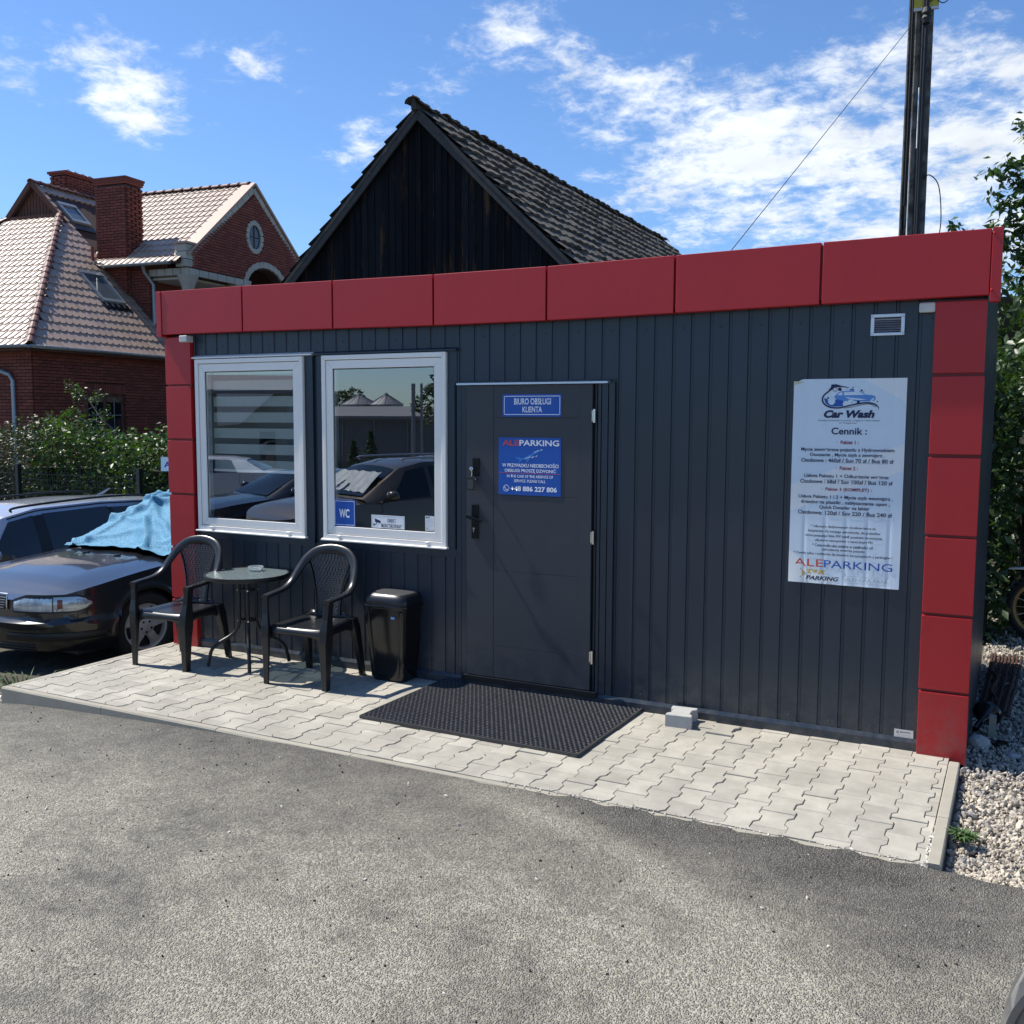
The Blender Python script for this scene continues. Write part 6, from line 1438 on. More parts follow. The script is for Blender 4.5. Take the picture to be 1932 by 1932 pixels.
rfb = [o for o in barn.children if o.name.startswith('roof')]
def otile():
    w_, l_ = .33, .36; pr = [(-.5, .0), (-.30, .004), (-.12, .020), (.12, .020), (.30, .004), (.5, .0)]; n = 6; vs = []
    for y, d in ((-l_*.60, .070), (l_*.56, .008)):
        vs += [(a*w_, y, b+d) for a, b in pr]
    vs += [(a*w_, -l_*.60, b+.02) for a, b in pr]; return MB().add(vs, [(i, i+1, n+i+1, n+i) for i in range(n-1)]+[(2*n+i, 2*n+i+1, i+1, i) for i in range(n-1)]).mesh('roof_tile')
ot = otile()
def roofrow(s_, pool_):
    th = math.atan(BS); L_ = hw_/math.cos(th); v = Vector((-s_*math.cos(th), 0, math.sin(th))); u = Vector((0, 1, 0)) if s_ > 0 else Vector((0, -1, 0)); nn = u.cross(v)
    b = .15
    while b < L_-.02:
        xx = hw_-b*math.cos(th); y = .03
        while y < LB:
            p = Vector((s_*xx, y, AP-BS*xx-bsag(xx)+.05)); R_ = Matrix((u, v, nn)).transposed().to_4x4()
            pool_.append(Matrix.Translation(p+Vector((rng.normal(0, .006), rng.normal(0, .006), rng.normal(0, .008)))) @ R_ @ Euler((rng.normal(0, .02), rng.normal(0, .03), rng.normal(0, .02))).to_matrix().to_4x4()); y += .325
        b += .33
pr_, pl_ = [], []; roofrow(1, pr_); roofrow(-1, pl_)
pieces('roof_tile', ot, pr_, 'oldtile', rfb[1], 296, 'roof_tiles', BW_); pieces('roof_tile', ot, pl_, 'oldtile', rfb[0], 0, 'roof_tiles', BW_)
cpb = []
y = -.1
while y < LB: cpb.append(Matrix.Translation((rng.normal(0, .01), y, AP+.06+rng.normal(0, .008))) @ Matrix.Diagonal((1.35, 1.0, 1.2, 1))); y += .36
pieces('ridge_tile', capmesh.copy(), cpb, 'oldtile', barn, 60, 'ridge_tiles', BW_)
for o in barn.children:
    if o.name.startswith('ridge_tile'): o.data.materials.clear(); o.data.materials.append(M['oldtile'])
MB().box(-4.8, 4.8, .1, LB, 0, 2.6).obj('walls', 'plank', barn)
MB().prism([(-.05, AP-.05), (.05, AP-.05), (.03, AP+.14), (-.02, AP+.20), (-.05, AP+.12)], -.22, -.08, 'y').obj('finial_board', 'oldwood', barn)
# ------------------------------------------------------------------ concrete pole with cables
M['polec'] = mat('old_grey_concrete', (.17, .155, .135), .92, var=.28, vs=7, bump=.006, bs=50, col2=(.05, .048, .043), c2s=4, c2lo=.45, c2hi=.62, coord='World'); M['cable'] = mat('black_cable', (.010, .010, .011), .55, var=.1)
fw = RM[:, 1]*1; fwh = np.array([fw[0], fw[1], 0]); fwh /= np.linalg.norm(fwh); rt = np.array([fwh[1], -fwh[0], 0])
pb0 = CAM+12*ray(1718, 250); dq = pb0-CAM; yawp = math.atan2(dq[1], dq[0])-PI/2
pole = thing('utility_pole', 'twin legged concrete utility pole with black cables behind the office roof', 'utility pole', (float(pb0[0]), float(pb0[1]), 0), yawp)
PH = 11.2
def leg_(x0, x1, y0, y1, x0t, x1t, nm):
    g = bpy.data.objects.new(nm, None); C.objects.link(g); g.parent = pole; cw = (x1-x0)*.33
    lp = lambda a, b, z: a+(b-a)*z/PH
    for (a, b, at, bt) in ((x0, x0+cw, x0t, x0t+cw), (x1-cw, x1, x1t-cw, x1t)):
        MB().loft([[(a, y0, -.5), (b, y0, -.5), (b, y1, -.5), (a, y1, -.5)], [(at, y0, PH), (bt, y0, PH), (bt, y1, PH), (at, y1, PH)]]).obj('chord', 'polec', g, bevel=.012)
    z = .2; k = 0
    while z < PH-.6:
        xa, xb = lp(x0, x0t, z)+cw*.85, lp(x1, x1t, z)-cw*.85
        MB().box(xa, xb, y0+.03, y1-.03, z, z+.22).obj('web', 'polec', g, bevel=.02)
        if nm == 'rear_leg' or k % 5: MB().box(xa, xb, y0+.09, y1-.05, z+.22, z+.95).obj('web_panel', 'polec', g)
        z += .95; k += 1
leg_(.0, .205, -.10, .08, .0, .205, 'front_leg'); leg_(-.118, -.025, .02, .22, -.050, .02, 'rear_leg')
for k, (xx, r) in enumerate(((.090, .014), (.112, .019), (.128, .012), (.102, .010))):
    MB().tube(bez([(xx+.01*k, -.15-.02*(k % 2), 2.0), (xx, -.14, 4.5), (xx+.008*math.sin(k), -.15, 6.4), (xx+.012, -.14, 8.0), (xx-.01, -.15, 9.6), (xx-.08, -.16, 10.9)], 5), r, 8).obj('cable', 'cable', pole, smooth=True)
MB().tube(bez([(-.035, .0, 4.5), (-.028, -.02, 6.0), (-.03, -.02, 7.6), (-.052, -.05, 8.6), (-.035, -.05, 9.4), (.03, -.06, 10.5)], 5), .014, 7).obj('cable', 'cable', pole, smooth=True)
zcl = CAM[2]+12*ray(1730, 24)[2]
MB().box(-.02, .255, -.135, -.112, zcl-.05, zcl+.07).obj('yellow_band', mat('faded_yellow_paint', (.42, .36, .04), .7, var=.2), pole); MB().box(-.02, .255, -.14, -.112, zcl-.09, zcl-.055).obj('white_band', 'dirtywhite', pole)
MB().lathe([(0, -.10), (.045, -.09), (.06, -.03), (.045, .0), (.06, .03), (.04, .09), (0, .1)], 12, (.125, -.18, zcl-.17)).obj('cable_clamp', 'cable', pole)
MB().tube(bez([(.12, -.15, zcl-.02), (.22, -.15, zcl+.03), (.32, -.15, zcl+.05), (.36, -.15, zcl), (.30, -.15, zcl-.04), (.24, -.15, zcl+.0)], 5), .006, 6).obj('cable_loop', 'cable', pole)
zq = CAM[2]+12*ray(1740, 340)[2]
MB().tube(bez([(.16, -.14, zq), (.24, -.14, zq+.02), (.34, -.14, zq-.12), (.38, -.14, zq-.5), (.36, -.14, zq-.85), (.37, -.14, zq-1.6)], 6), .007, 6).obj('hanging_wire', 'cable', pole)
wa_ = CAM+12*ray(1728, 37); wb_ = CAM+7.6*ray(1325, 541)
wr = MB().tube([tuple(wa_), tuple(wb_)], .0035, 5).obj('overhead_wire', 'cable'); tag(wr, 'thin wire running from the concrete pole down behind the red fascia', 'wire')
# ------------------------------------------------------------------ foliage
def leafmat(name, col, rough, isl=.35, tr=.25):
    m = mat(name, col, rough, var=.12, vs=3, island=isl, spec=.5); t = m.node_tree; n = t.nodes; l = t.links; b = n['Principled BSDF']; o = n['Material Output']
    tl = n.new('ShaderNodeBsdfTranslucent'); q = n.new('ShaderNodeVectorMath'); q.operation = 'MULTIPLY'; l.new(b.inputs['Base Color'].links[0].from_socket, q.inputs[0]); q.inputs[1].default_value = (1.5, 1.9, .5); l.new(q.outputs[0], tl.inputs[0])
    mxs = n.new('ShaderNodeMixShader'); mxs.inputs[0].default_value = tr; l.new(b.outputs[0], mxs.inputs[1]); l.new(tl.outputs[0], mxs.inputs[2]); l.new(mxs.outputs[0], o.inputs[0]); return m
M['laurel'] = leafmat('laurel_leaf', (.056, .098, .022), .44, .38, .22); M['shrubleaf'] = leafmat('dark_shrub_leaf', (.045, .060, .022), .46, .40, .15); M['treeleaf'] = leafmat('tree_leaf', (.050, .085, .028), .42, .35, .2); M['bark'] = mat('grey_bark', (.10, .085, .065), .9, var=.2, vs=9)
def leaf_cloud(P, sizes, tilt=.9, down=0.0):
    """P (n,3) leaf positions; returns vertices/faces of folded leaf blades"""
    n = len(P); V = np.empty((n, 6, 3)); a = rng.uniform(0, 2*PI, n); e = rng.normal(-down, tilt*.5, n)
    d = np.stack([np.cos(a)*np.cos(e), np.sin(a)*np.cos(e), np.sin(e)], 1); r = rng.normal(size=(n, 3)); r[:, 2] += 1.2
    s = np.cross(d, r); s /= np.linalg.norm(s, axis=1)[:, None]; nn = np.cross(s, d); L_ = sizes[:, None]; w_ = L_*.24
    V[:, 0] = P; V[:, 1] = P+d*L_*.45+s*w_; V[:, 2] = P+d*L_*.45-s*w_; V[:, 3] = P+d*L_*1.0-nn*L_*.16; V[:, 4] = P+d*L_*.45-nn*L_*.05*0-nn*L_*.06; V[:, 5] = P+d*L_*.8-nn*L_*.06
    Fs = []
    base = (np.arange(n)*6)[:, None]; q = np.array([[0, 4, 1], [1, 4, 3], [0, 2, 4], [2, 3, 4]]); F = (base[:, None, :]+q[None]).reshape(-1, 3)
    return V.reshape(-1, 3), F
def leaf_obj(name, P, sizes, m, parent=None, **k):
    V, F = leaf_cloud(np.array(P), np.array(sizes), **k); me = bpy.data.meshes.new(name); me.vertices.add(len(V)); me.vertices.foreach_set('co', V.ravel()); me.loops.add(F.size); me.polygons.add(len(F)); me.loops.foreach_set('vertex_index', F.ravel()); me.polygons.foreach_set('loop_start', np.arange(0, F.size, 3)); me.polygons.foreach_set('loop_total', np.full(len(F), 3)) if False else None
    me.update(calc_edges=True); me.validate(); return link(name, me, m, parent, kind='stuff')
def branch(a, b, r, parent, nm='branch', wob=.06, seg=6):
    a, b = Vector(a), Vector(b); pts_ = [a.lerp(b, k/seg)+Vector(rng.normal(0, wob, 3))*(1 if 0 < k < seg else 0)*(b-a).length for k in range(seg+1)]
    return MB().tube(pts_, [r*(1-.75*k/seg) for k in range(seg+1)], 6).obj(nm, 'bark', parent, smooth=True), pts_
# hedge behind the cars
def hedge(name, label, cat, x0, x1, yc, dep, z0, ztop, n, size, m, seedph):
    t = thing(name, label, cat, ((x0+x1)/2, yc, -.5)); P = []; S = []
    while len(P) < n:
        x = rng.uniform(x0, x1); y = yc+rng.uniform(-dep, dep); z = z0+(ztop(x)-z0)*rng.random()**.8
        c_ = math.sin(x*5.1+seedph)*math.sin(z*6.3+x*2)*math.sin(y*5+z*3)
        if abs(y-yc)/dep > .93+.2*c_: continue
        if rng.random() > .62+.55*c_: continue
        if y > yc+.2*dep and rng.random() < .5: continue
        P.append((x-t.location.x, y-t.location.y, z-t.location.z)); S.append(size*rng.uniform(.6, 1.25))
    leaf_obj('foliage', P, S, m, t, tilt=1.1)
    for k in range(int((x1-x0)*7)):
        xx = rng.uniform(x0, x1)-t.location.x; branch((xx, rng.uniform(-.2, .2), 0), (xx+rng.uniform(-.5, .5), rng.uniform(-dep, dep)*.8, (ztop(xx+t.location.x)+.5)*rng.uniform(.75, .98)), .014, t, 'stem', .04)
    MB().box(x0-t.location.x+.1, x1-t.location.x-.1, -.05, dep*.5, .1, 1.6).obj('shade_core', 'shadefill', t, kind='stuff')
    return t
M['shadefill'] = mat('dark_shade_fill', (.018, .020, .012), .95, var=.3, vs=8)  # near-black fill for foliage cores, deep shade put into the colour
# hedge line runs across behind the cars (about y = 4)
HY = 4.3
def top1(x): return 1.70+.13*math.sin(x*2.1)+.09*math.sin(x*5.3+1)+.05*math.sin(x*13)
h1 = hedge('laurel_hedge', 'glossy green laurel hedge between the parked cars and the brick house', 'hedge', -8.75, -4.6, HY, .50, -.3, top1, 15000, .085, 'laurel', 0)
def top2(x): return 1.78+.10*math.sin(x*3+2)+.08*math.sin(x*7)
h2 = hedge('dark_shrub', 'darker small leaved shrub at the far left end of the hedge', 'shrub', -12.2, -8.5, HY-.1, .50, -.3, top2, 15000, .055, 'shrubleaf', 2)
# sapling rising out of the hedge
sp_ = thing('sapling', 'thin sapling rising out of the hedge in front of the brick wall', 'sapling', (-7.35, HY, -.5))
def hp(u, v, y=HY):
    d = ray(u, v); t_ = (y-CAM[1])/d[1]; q = CAM+t_*d; return (q[0]+7.35, q[1]-HY, q[2]+.5)
tr_ = [hp(212, 808), hp(193, 793), hp(176, 768), hp(165, 752)]
MB().tube([(tr_[0][0]+.25, 0, 0)]+tr_, [.022, .016, .012, .009, .005], 6).obj('trunk', 'bark', sp_, smooth=True)
P = []; S = []
for (a, b) in (((193, 793), (150, 800)), ((176, 768), (128, 778)), ((165, 752), (125, 722)), ((165, 752), (143, 745)), ((178, 770), (186, 738)), ((193, 793), (200, 775)), ((165, 752), (135, 735)), ((205, 800), (165, 812))):
    A_, B_ = Vector(hp(*a)), Vector(hp(*b)); br, pts_ = branch(A_, B_, .008, sp_, 'branch', .05)
    for k in range(60):
        f = rng.uniform(.35, 1.05); q = A_.lerp(B_, f); P.append(tuple(q+Vector(rng.normal(0, .045, 3)))); S.append(rng.uniform(.035, .07))
leaf_obj('foliage', P, S, 'laurel', sp_)
# mesh fence in front of hedge, posts and the A1 plate
M['fence'] = mat('dark_green_fence', (.012, .018, .016), .5, var=.1)
fn = thing('mesh_fence', 'dark wire mesh fence with posts in front of the hedge', 'fence', (0, HY-.62, -.5))
for xp in (-11.1, -8.62, -6.1): MB().box(xp-.03, xp+.03, -.03, .03, 0, 1.68).obj('post', 'fence', fn)
for k in range(3):
    xa, xb = (-13.6, -11.1, -8.62)[k], (-11.1, -8.62, -6.1)[k]
    mb = MB()
    for z in (.25, .5, .8, 1.05, 1.3, 1.38, 1.46, 1.54): mb.box(xa, xb, -.003, .003, z, z+.006)
    x = xa
    while x < xb: mb.box(x, x+.0045, -.006, -.0035, .1, 1.58); x += .05
    mb.obj('mesh_panel', 'fence', fn, kind='stuff')
M['palewood'] = mat('pale_slats', (.36, .34, .28), .8, var=.1, obj=.08)
sf = thing('slat_fence', 'pale vertical slat fence showing under the dark shrub at far left', 'fence', (0, HY-.35, -.5))
for k in range(26): x = -12.6+k*.085; MB().box(x, x+.05, -.5, -.485, .2, 1.30).obj('slat', 'palewood', sf)
q0 = CAM+11.0*ray(303.5, 862.5); q1 = CAM+11.0*ray(319, 889)
ap = thing('bay_sign', 'white parking bay plate reading A1 on a post behind the red pillar', 'sign', (float(q0[0]), float(q0[1]), -.5), .35)
hz = float(q0[2]+.5); wS = .19; hS = float(q0[2]-q1[2])
MB().box(0, wS, -.004, 0, hz-hS, hz).obj('plate', 'white', ap); o = txt(ap, 'lettering', 'A1', wS*.5, hz-hS*.52, wS*.62, hS*.42, 'royal', -.005, .03); MB().box(wS*.42, wS*.42+.05, .001, .05, 0, hz-.02).obj('post', 'fence', ap)
# tree and shrubs to the right, behind the office
tr = thing('fruit_tree', 'leafy tree overhanging the gravel behind the right end of the office', 'tree', (5.55, 4.7, -.1)); tx, ty, tz = 5.55, 4.7, -.1
tkb, _ = branch((0, 0, 0), (.1, .1, 2.2), .11, tr, 'trunk', .02); P = []; S = []; brs = []
def twig(a, b, n_, sz, spread, rad=.010):
    A_, B_ = Vector(a), Vector(b); branch(A_, B_, rad, tr, 'branch', .03, 5)
    for k in range(n_):
        f = rng.uniform(.25, 1.04); q = A_.lerp(B_, f); P.append(tuple(q+Vector(rng.normal(0, spread, 3)))); S.append(sz*rng.uniform(.65, 1.2))
def tp(u, v, D):
    q = CAM+D*ray(u, v); return (float(q[0])-tx, float(q[1])-ty, float(q[2])-tz)
for k in range(70):
    z = rng.uniform(.9, 3.9); a = rng.uniform(0, 2*PI); r = rng.uniform(.6, 1.30)*(1 if z < 3.2 else (4.7-z)/1.5)
    ex = max(-.98, r*math.cos(a)); twig((0, 0, z*.7), (ex, r*math.sin(a), z+.25), 130, .125, .14)
for (a, b) in (((1945, 340), (1862, 315)), ((1940, 380), (1868, 365)), ((1945, 430), (1888, 392)), ((1940, 300), (1900, 300)), ((1945, 500), (1872, 430)), ((1950, 430), (1882, 425)), ((1955, 260), (1926, 232)), ((1950, 470), (1890, 465)), ((1950, 520), (1886, 510)), ((1945, 360), (1915, 325))):
    twig(tp(a[0]+10, a[1]+15, 9.6), tp(*b, 9.4), 55, .105, .045, .008)
for k in range(22000):
    x = rng.uniform(4.50, 6.6); y = rng.uniform(3.9, 6.2); z = .15+4.1*rng.random()**.9; c_ = math.sin(x*4+z*3)*math.sin(y*3.7+z*2.1)*math.sin(z*3.3+x)
    if rng.random() > .55+.8*c_ or ((x-5.55)/1.15)**2+((y-5.05)/1.25)**2+((z-2.2)/2.4)**4 > 1+.3*c_ or (y < 4.5 and z < .9): continue
    P.append((x-tx, y-ty, z-tz)); S.append(rng.uniform(.08, .15))
leaf_obj('crown', P, S, 'treeleaf', tr, tilt=1.0, down=.35)
MB().lathe([(0, .0), (.95, .02), (1.0, 1.2), (.95, 2.6), (.6, 3.4), (0, 3.8)], 14, (0, .25, 0)).obj('shade_core', 'shadefill', tr, kind='stuff')  # solid dark volume, so gaps between leaves show painted shade
ug = thing('undergrowth', 'deep shaded undergrowth at the back of the gravel strip', 'bush', (5.6, 4.75, -.1)); P = []; S = []
for k in range(9000): P.append((rng.uniform(-1.15, 1.6), rng.uniform(-.25, .5)+.15*math.sin(k), rng.uniform(.0, 1.5))); S.append(rng.uniform(.07, .13))
leaf_obj('foliage', P, S, 'treeleaf', ug, tilt=1.0, down=.3); MB().box(-1.1, 2.2, .1, .6, 0, 1.35).obj('shade_core', 'shadefill', ug); [branch((x, 0, 0), (x+.1, 0, 1.2), .02, ug, 'stem') for x in (-.8, -.2, .5, 1.1)]  # the dark box stands in for the black shade under the tree
rh = thing('added_shade_hedge', 'dark hedge added behind the office to shade the foliage past its right rear corner', 'hedge', (3.6, 4.0, -.1)); P = []; S = []  # added to block the sun from the low foliage at right
for k in range(11000): x = rng.uniform(-1.6, .98); z = rng.uniform(.0, 2.62); P.append((x, rng.uniform(-.5, .5), z)); S.append(rng.uniform(.07, .13))
leaf_obj('foliage', P, S, 'treeleaf', rh, tilt=1.0, down=.3); MB().box(-1.5, .8, -.3, .35, 0, 2.4).obj('shade_core', 'shadefill', rh); [branch((x, 0, 0), (x+.1, 0, 2.2), .03, rh, 'stem') for x in (-1.2, -.5, .2, .7)]
# a shrub below, and a sprig seen above the fascia
P = []; S = []; sh = thing('garden_shrub', 'dark shaded shrub behind the gravel at the right edge', 'shrub', (5.9, 5.6, -.1))
for k in range(7000):
    q = rng.normal(size=3); q /= np.linalg.norm(q); r = rng.uniform(.75, 1.0); P.append((q[0]*1.25*r, q[1]*1.1*r, 1.0+q[2]*.95*r)); S.append(rng.uniform(.07, .13))
leaf_obj('crown', P, S, 'treeleaf', sh, tilt=1.0, down=.3); MB().lathe([(0, .1), (.7, .3), (.95, 1.0), (.7, 1.7), (0, 1.9)], 14).obj('shade_core', 'shadefill', sh)
bh = thing('boundary_hedge', 'tall dense dark hedge closing the view behind the gravel strip', 'hedge', (9.5, 9.5, -.1)); P = []; S = []
for k in range(16000):
    x = rng.uniform(-5.4, 6); z = rng.uniform(0, 4.0+.3*math.sin(x*3)); P.append((x, rng.uniform(-.5, .1)+.2*math.sin(x*3+z*2), z)); S.append(rng.uniform(.12, .2))
leaf_obj('foliage', P, S, 'treeleaf', bh, tilt=1.0, down=.3); MB().box(-5.3, 6, .1, .6, 0, 3.7).obj('shade_core', 'shadefill', bh)
for k in range(9): branch((-5+1.2*k, 0, 0), (-5+1.2*k+.2, 0, 3.2), .05, bh, 'stem')
for k in range(5): branch((0, 0, 0), (rng.uniform(-.6, .6), rng.uniform(-.6, .6), 1.2), .03, sh, 'stem')
spg = thing('tree_sprig', 'small leafy sprig showing above the right part of the red fascia', 'sprig', tuple(float(v) for v in (CAM+11*ray(1812, 470)))); P = []; S = []
b0 = CAM+11*ray(1812, 470)
for (u, v) in ((1790, 418), (1826, 430), (1806, 415)):
    e = CAM+11*ray(u, v)-b0; branch((0, 0, 0), tuple(map(float, e)), .006, spg)
    for k in range(14): f = rng.uniform(.4, 1.05); P.append(tuple(e*f+rng.normal(0, .02, 3))); S.append(rng.uniform(.07, .11))
branch((.1, 1.5, -3.6), (0, 0, 0), .03, spg, 'stem', .02); leaf_obj('foliage', P, S, 'treeleaf', spg, down=.3)
M['hazegreen'] = leafmat('far_tree_leaf', (.042, .070, .028), .6, .3, .15)
# ---- odds and ends in the shade beside the office
rb = thing('rusty_bars', 'bundle of rusty ribbed metal strips lying beside the right wall', 'scrap metal', (0, 0, 0)); M['rust'] = mat('rusty_steel', (.060, .026, .016), .85, var=.35, vs=14, bump=.004, bs=60)
for k in range(9):
    x = 4.445+.021*k+rng.normal(0, .003); MB().tube([(x+.008*k*.0, 1.15+rng.uniform(-.05, .05), -.045+.012*(k % 2)), (x+.02+.004*k, 2.1, -.030+.010*(k % 2)), (x+.035+.006*k, 2.95+rng.uniform(-.08, .08), -.03)], .010, 6).obj('strip', 'rust', rb, smooth=True)
MB().tube(bez([(4.50, 2.2, .0), (4.54, 1.9, .02), (4.51, 1.6, .01), (4.55, 1.3, .02)], 5), .012, 6).obj('loose_strap', 'rust', rb)
fu = MB().lathe([(.018, 0), (.020, .10), (.045, .14), (.078, .17), (.084, .175), (.086, .20), (.078, .20), (.040, .15), (.012, .12), (.012, 0)], 24).obj('plastic_funnel', 'blackgloss', None, smooth=True)
fu.location = (4.445, .60, .0); fu.rotation_euler = (math.radians(70), 0, math.radians(160)); tag(fu, 'black plastic funnel shaped lamp head lying on the gravel by the wall', 'funnel')
mb = MB(); 
pdl = MB().prism([(0, -.035), (.10, -.06), (.16, -.03), (.15, .03), (.06, .05), (0, .03)], 0, .012, 'z', .003).obj('plastic_scrap', 'blackgloss'); pdl.location = (4.475, .50, -.038); tag(pdl, 'flat piece of black plastic on the gravel below the funnel', 'plastic scrap')
def boulder(x, y, z, s, lbl, sd):
    bm = bmesh.new(); bmesh.ops.create_icosphere(bm, subdivisions=2, radius=1); r = random.Random(sd)
    for v in bm.verts: v.co = Vector((v.co.x*s[0], v.co.y*s[1], v.co.z*s[2]))*r.uniform(.86, 1.1)
    me = bpy.data.meshes.new('rock'); bm.to_mesh(me); bm.free(); o = link('rock', me, 'block'); o.location = (x, y, z); tag(o, lbl, 'rock')
boulder(4.475, .36, -.01, (.062, .05, .052), 'fist sized pale rock at the foot of the red corner pillar', 3); boulder(4.66, .28, -.035, (.035, .03, .018), 'flat pale rock lying alone on the shaded gravel', 5)
MB().box(4.52, 4.56, .62, .66, -.06, .09).obj('cut_block', 'kerb').rotation_euler = (0, 0, 0)
cb = bpy.data.objects['cut_block']; tag(cb, 'small upright concrete offcut behind the funnel', 'concrete block')
# ---- off-road motorcycle parked in the shade, only its front wheel in view
mo_ = thing('motorcycle', 'off road motorcycle in the shade at the right edge with knobbly front tyre', 'motorcycle', (4.86, 3.95, -.10), math.radians(-8)); WRm = .31
M['goldrim'] = mat('gold_wheel_rim', (.30, .21, .09), .4, .7, var=.1)
for (x, nm) in ((0, 'front_wheel'), (1.38, 'rear_wheel')):
    wv = bpy.data.objects.new(nm, None); C.objects.link(wv); wv.parent = mo_; wv.location = (x, 0, WRm)
    MB().lathe([(.25, -.03), (.27, -.045), (.30, -.035), (.31, 0), (.30, .035), (.27, .045), (.25, .03)], 36, axis='y').obj('tyre', 'tyre', wv, smooth=True)
    mb = MB()
    for k in range(34):
        a = 2*PI*k/34
        for yy in (-.028, .0, .028): mb.obox((.312*math.cos(a+yy*2), yy, .312*math.sin(a+yy*2)), (-.012*math.sin(a), 0, .012*math.cos(a)), (0, .011, 0), (.010*math.cos(a), 0, .010*math.sin(a)))
    mb.obj('tyre_knobs', 'tyre', wv, kind='stuff'); 
    MB().lathe([(.225, -.022), (.250, -.026), (.250, .026), (.225, .022)], 36, axis='y').obj('rim', 'goldrim', wv, smooth=True)
    mb = MB()
    for k in range(18): a = 2*PI*k/18; mb.bar((0, .02*(-1)**k, 0), (.235*math.cos(a), 0, .235*math.sin(a)), .004, .004)
    mb.obj('spokes', 'alu', wv, kind='stuff'); MB().lathe([(0, -.05), (.035, -.05), (.035, .05), (0, .05)], 16, axis='y').obj('hub', 'blackrough', wv)
for s_ in (-.075, .075): MB().tube([(0, s_, WRm), (.30, s_, .92)], .022, 8).obj('fork_tube', 'alu', mo_)
MB().tube([(.30, 0, .95), (.55, 0, .80), (1.0, 0, .78), (1.38, 0, .70)], .05, 8).obj('frame', 'blackrough', mo_); MB().tube([(.33, -.38, 1.02), (.33, .38, 1.02)], .013, 8).obj('handlebar', 'blackrough', mo_)
MB().prism([(-.30, .66), (.0, .70), (.28, .72), (.30, .68), (.0, .665), (-.30, .645)], -.05, .05, 'y').obj('front_mudguard', 'carwhite', mo_, bevel=.01)
MB().loft([[(x, a*.12*w_, z+b*.06*h) for a, b in ((-1, -1), (1, -1), (1, 1), (-1, 1))] for x, z, w_, h in ((.40, .95, .6, 1), (.6, .97, 1.2, 1.6), (.85, .92, 1, .8), (1.2, .92, .8, .6), (1.5, .96, .6, .4))]).obj('tank_and_seat', 'blackrough', mo_, bevel=.01); MB().box(.5, .95, -.12, .12, .3, .66).obj('engine', 'blackrough', mo_, bevel=.03)
# ------------------------------------------------------------------ the other side of the yard (seen in the window panes)
M['greysheet'] = mat('grey_sheet_wall', (.13, .14, .16), .7, var=.2, vs=.8, coord='World'); M['greyroof'] = mat('pale_grey_roof', (.20, .20, .21), .7, var=.1, vs=.6, coord='World'); M['rend'] = mat('grey_green_render', (.30, .34, .31), .85, var=.06, vs=.5); M['silo'] = mat('galvanised_steel', (.26, .27, .29), .45, .4, var=.1)
gb = thing('storage_barn', 'long grey metal barn behind the photographer, mirrored in the right window', 'barn', (-19.5, -27, -.6))
MB().box(-4.3, 9, -9, 0, 0, 2.45).obj('wall', 'greysheet', gb); MB().prism([(.3, 2.42), (.3, 2.55), (-4.5, 3.0), (-9.3, 2.55), (-9.3, 2.42)], -4.6, 9.3, 'x').obj('roof', 'greyroof', gb)
for k in range(8): MB().box(-4.0+k*1.6, -3.96+k*1.6, .0, .03, 0, 2.4).obj('wall_rib', 'silo', gb)
for (x, r, nm) in ((-29.3, 1.10, 'left'), (-27.45, .95, 'right')):
    s_ = thing('grain_silo', 'steel grain silo with conical roof, the %s one of the mirrored pair' % ('broader' if nm == 'left' else 'narrower'), 'silo', (x, -40.5, -.6), 0, 'grain silos behind the grey barn'); MB().lathe([(0, 0), (r, 0), (r, 3.2), (r+.05, 3.22), (.12, 3.75), (.12, 3.85), (0, 3.9)], 24).obj('shell', 'silo', s_, smooth=True, ang=25)
    for k in range(12): a = 2*PI*k/12; MB().bar(((r+.03)*math.cos(a), (r+.03)*math.sin(a), 3.24), (.12*math.cos(a), .12*math.sin(a), 3.78), .04, .03).obj('roof_rib', 'silo', s_)
def ftree(name, lbl, x, y, z0, h, r, n=2600, sz=.28, gr=None, m='hazegreen'):
    t = thing(name, lbl, 'tree', (x, y, z0), 0, gr); branch((0, 0, 0), (0, 0, h*.6), .10+.02*h, t, 'trunk', .01); P = []; S = []
    cl = [(rng.normal(0, r*.45), rng.normal(0, r*.45), h*rng.uniform(.45, .95), r*rng.uniform(.3, .55)) for _ in range(14)]
    for i in range(n):
        c_ = cl[rng.integers(14)]; q = rng.normal(size=3); q /= np.linalg.norm(q); P.append((c_[0]+q[0]*c_[3], c_[1]+q[1]*c_[3], c_[2]+q[2]*c_[3]*.8)); S.append(sz*rng.uniform(.6, 1.3))
    leaf_obj('crown', P, S, m, t); return t
ftree('broadleaf_tree', 'dark tree behind the silos, mirrored in the right window', -35.0, -48, -.6, 4.4, 1.5, 2200, .3); ftree('broadleaf_tree', 'tall tree by the poles, mirrored at the right of the right window', -8.05, -15, -.4, 3.9, .62, 2000, .13)
for k, x in enumerate((-13.4, -12.7, -12.1)):
    t = thing('conifer', 'small dark conifer in front of the mirrored grey barn, %s of three' % ('left', 'middle', 'right')[k], 'conifer', (x, -17.5, -.5), 0, 'conifers by the grey barn'); P = []; S = []
    for i in range(1500): z = rng.random()**1.3; a = rng.uniform(0, 6.28); rr_ = .42*(1-z); P.append((rr_*math.cos(a), rr_*math.sin(a), .1+z*(1.3+.3*k))); S.append(rng.uniform(.06, .12))
    leaf_obj('crown', P, S, 'hazegreen', t); branch((0, 0, 0), (0, 0, 1.2), .05, t, 'trunk', .01)
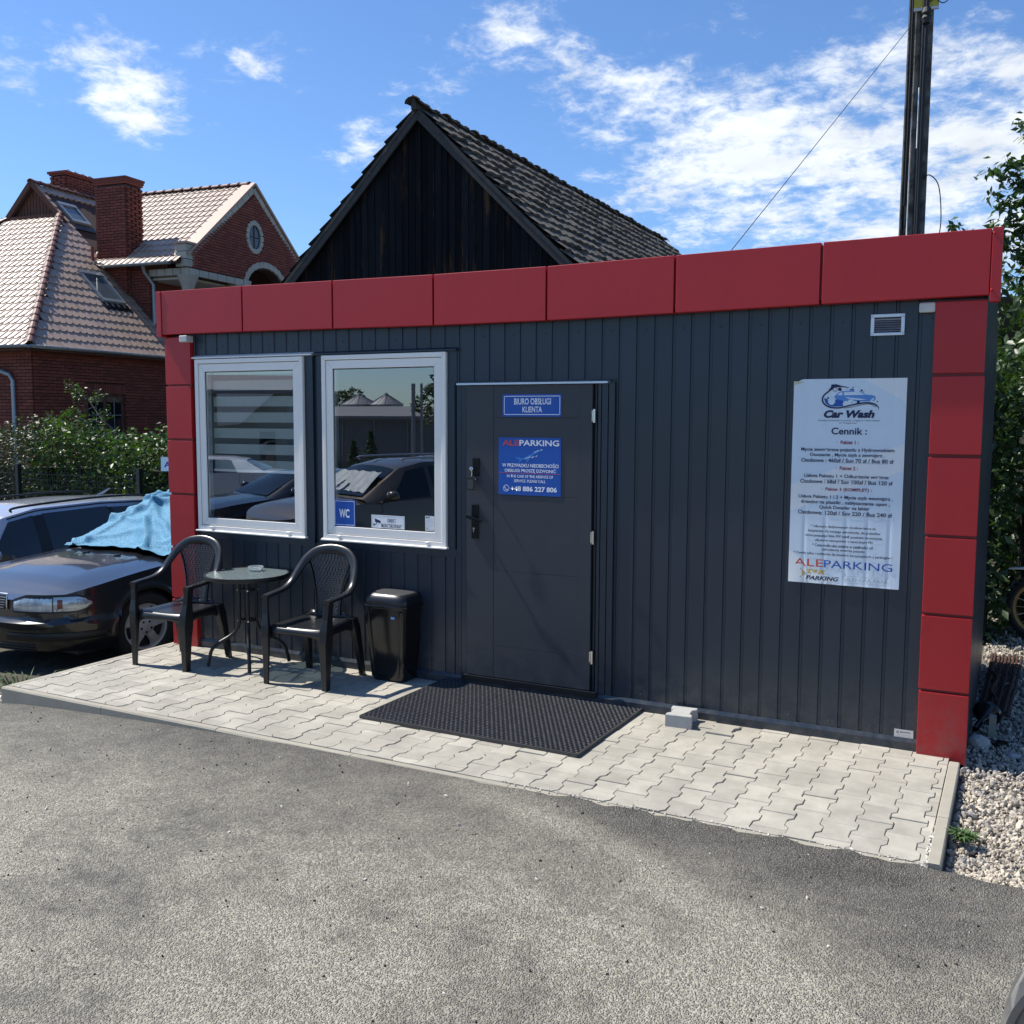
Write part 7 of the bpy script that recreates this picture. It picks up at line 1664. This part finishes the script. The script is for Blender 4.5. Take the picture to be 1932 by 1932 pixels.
for k, x in enumerate((-8.35, -8.12)):
    t = thing('steel_post', 'slim steel post mirrored at the right of the window, %s one' % ('thicker', 'thinner')[k], 'post', (x, -14, -.5)); MB().tube([(0, 0, 0), (0, 0, 3.2)], .05-.018*k, 10).obj('shaft', 'silo', t)
hs = thing('rendered_house', 'pale rendered house with grey roof, mirrored in the left window', 'house', (-17.15, -20, -.5), -.62)
MB().box(-8, -.1, -4, 0, 0, 3.2).obj('wall', 'rend', hs); MB().prism([(.4, 3.15), (.4, 3.28), (-2, 3.85), (-4.4, 3.28), (-4.4, 3.15)], -8.4, .1, 'x').obj('roof', 'greyroof', hs)
MB().box(-4.1, -3.6, -2.2, -1.6, 3.6, 4.25).obj('chimney', 'rend', hs); MB().add([(-.2, .42, 3.15), (-.2, .42, 2.1), (.5, .42, 2.15), (1.6, .42, 3.15)], [(0, 1, 2, 3)]).add([(-.2, .30, 3.15), (-.2, .30, 2.1), (.5, .30, 2.15), (1.6, .30, 3.15)], [(3, 2, 1, 0)]).obj('porch_roof', 'dirtywhite', hs).location.x = -2.1
MB().box(-1.0, -.5, .01, .05, .7, 1.9).obj('window', 'carglass', hs)
# parked cars in the yard, off to the left of the photographer
suv = dict(L=4.65, W=1.86, R=.36, rim=.24, xf=1.42, xr=-1.30, sill=.30, paint='carbrown', crown=.06, crease=.5, belt=[(-2.3,1.12),(-1.0,1.12),(.2,1.10),(.95,1.08),(1.5,1.05),(2.0,.98),(2.32,.86)],
 gh=[(1.15,1.12,.74),(.42,1.52,.60),(.0,1.60,.60),(-.9,1.61,.59),(-1.75,1.57,.58),(-2.20,1.18,.66)], wins=[(.82,.06,.34,.02,.05,.88),(-.04,-.98,-.06,-.92,.05,.88),(-1.06,-1.85,-1.00,-1.70,.05,.86)], doors=[.9,.0,-1.0], mirror=(.80,1.14))
ts, *_ = car('bronze_suv', 'bronze off road car with pale sunshade, mirrored in the right window', 'car', (-3.75, -6.5, -.36), math.radians(110), suv, lite=True)
P = [[(1.00-.56*k/6+.05, y*(.62-.10*k/6)+0, 1.205+.40*k/6+.012*math.sin(y*14+k)-.0) for y in np.linspace(-1, .9, 12)] for k in range(5)]
MB().grid(P).obj('sunshade', 'greyprint', ts)
for s_ in (-.56, .56): MB().tube(bez([(.3, s_, 1.60), (.2, s_, 1.66), (-1.4, s_, 1.66), (-1.6, s_, 1.60)], 5), .014, 8).obj('roof_rail', 'alu', ts, smooth=True)
dk_ = dict(sedan); dk_['paint'] = 'cardark'; dk_['belt'] = [(a, b+.03) for a, b in sedan['belt']]
car('slate_saloon', 'dark slate saloon car, mirrored low in the left window', 'car', (-6.9, -8.0, -.38), math.radians(112), dict(dk_, paint='cardark', mirror=(.55, 1.0)), lite=True)
car('white_saloon', 'white saloon car farther back, mirrored at the foot of the left window', 'car', (-13.2, -12.0, -.40), math.radians(150), dict(dk_, paint='carwhite', mirror=(.55, 1.0)), lite=True)
car('silver_wagon', 'silver estate car in the middle row, mirrored in the right window', 'car', (-6.6, -12.0, -.40), math.radians(110), dict(estate), lite=True)
car('white_off_roader', 'white off road car in the rear row, mirrored in the right window', 'car', (-7.9, -17.0, -.40), math.radians(130), dict(suv, paint='carwhite'), lite=True)
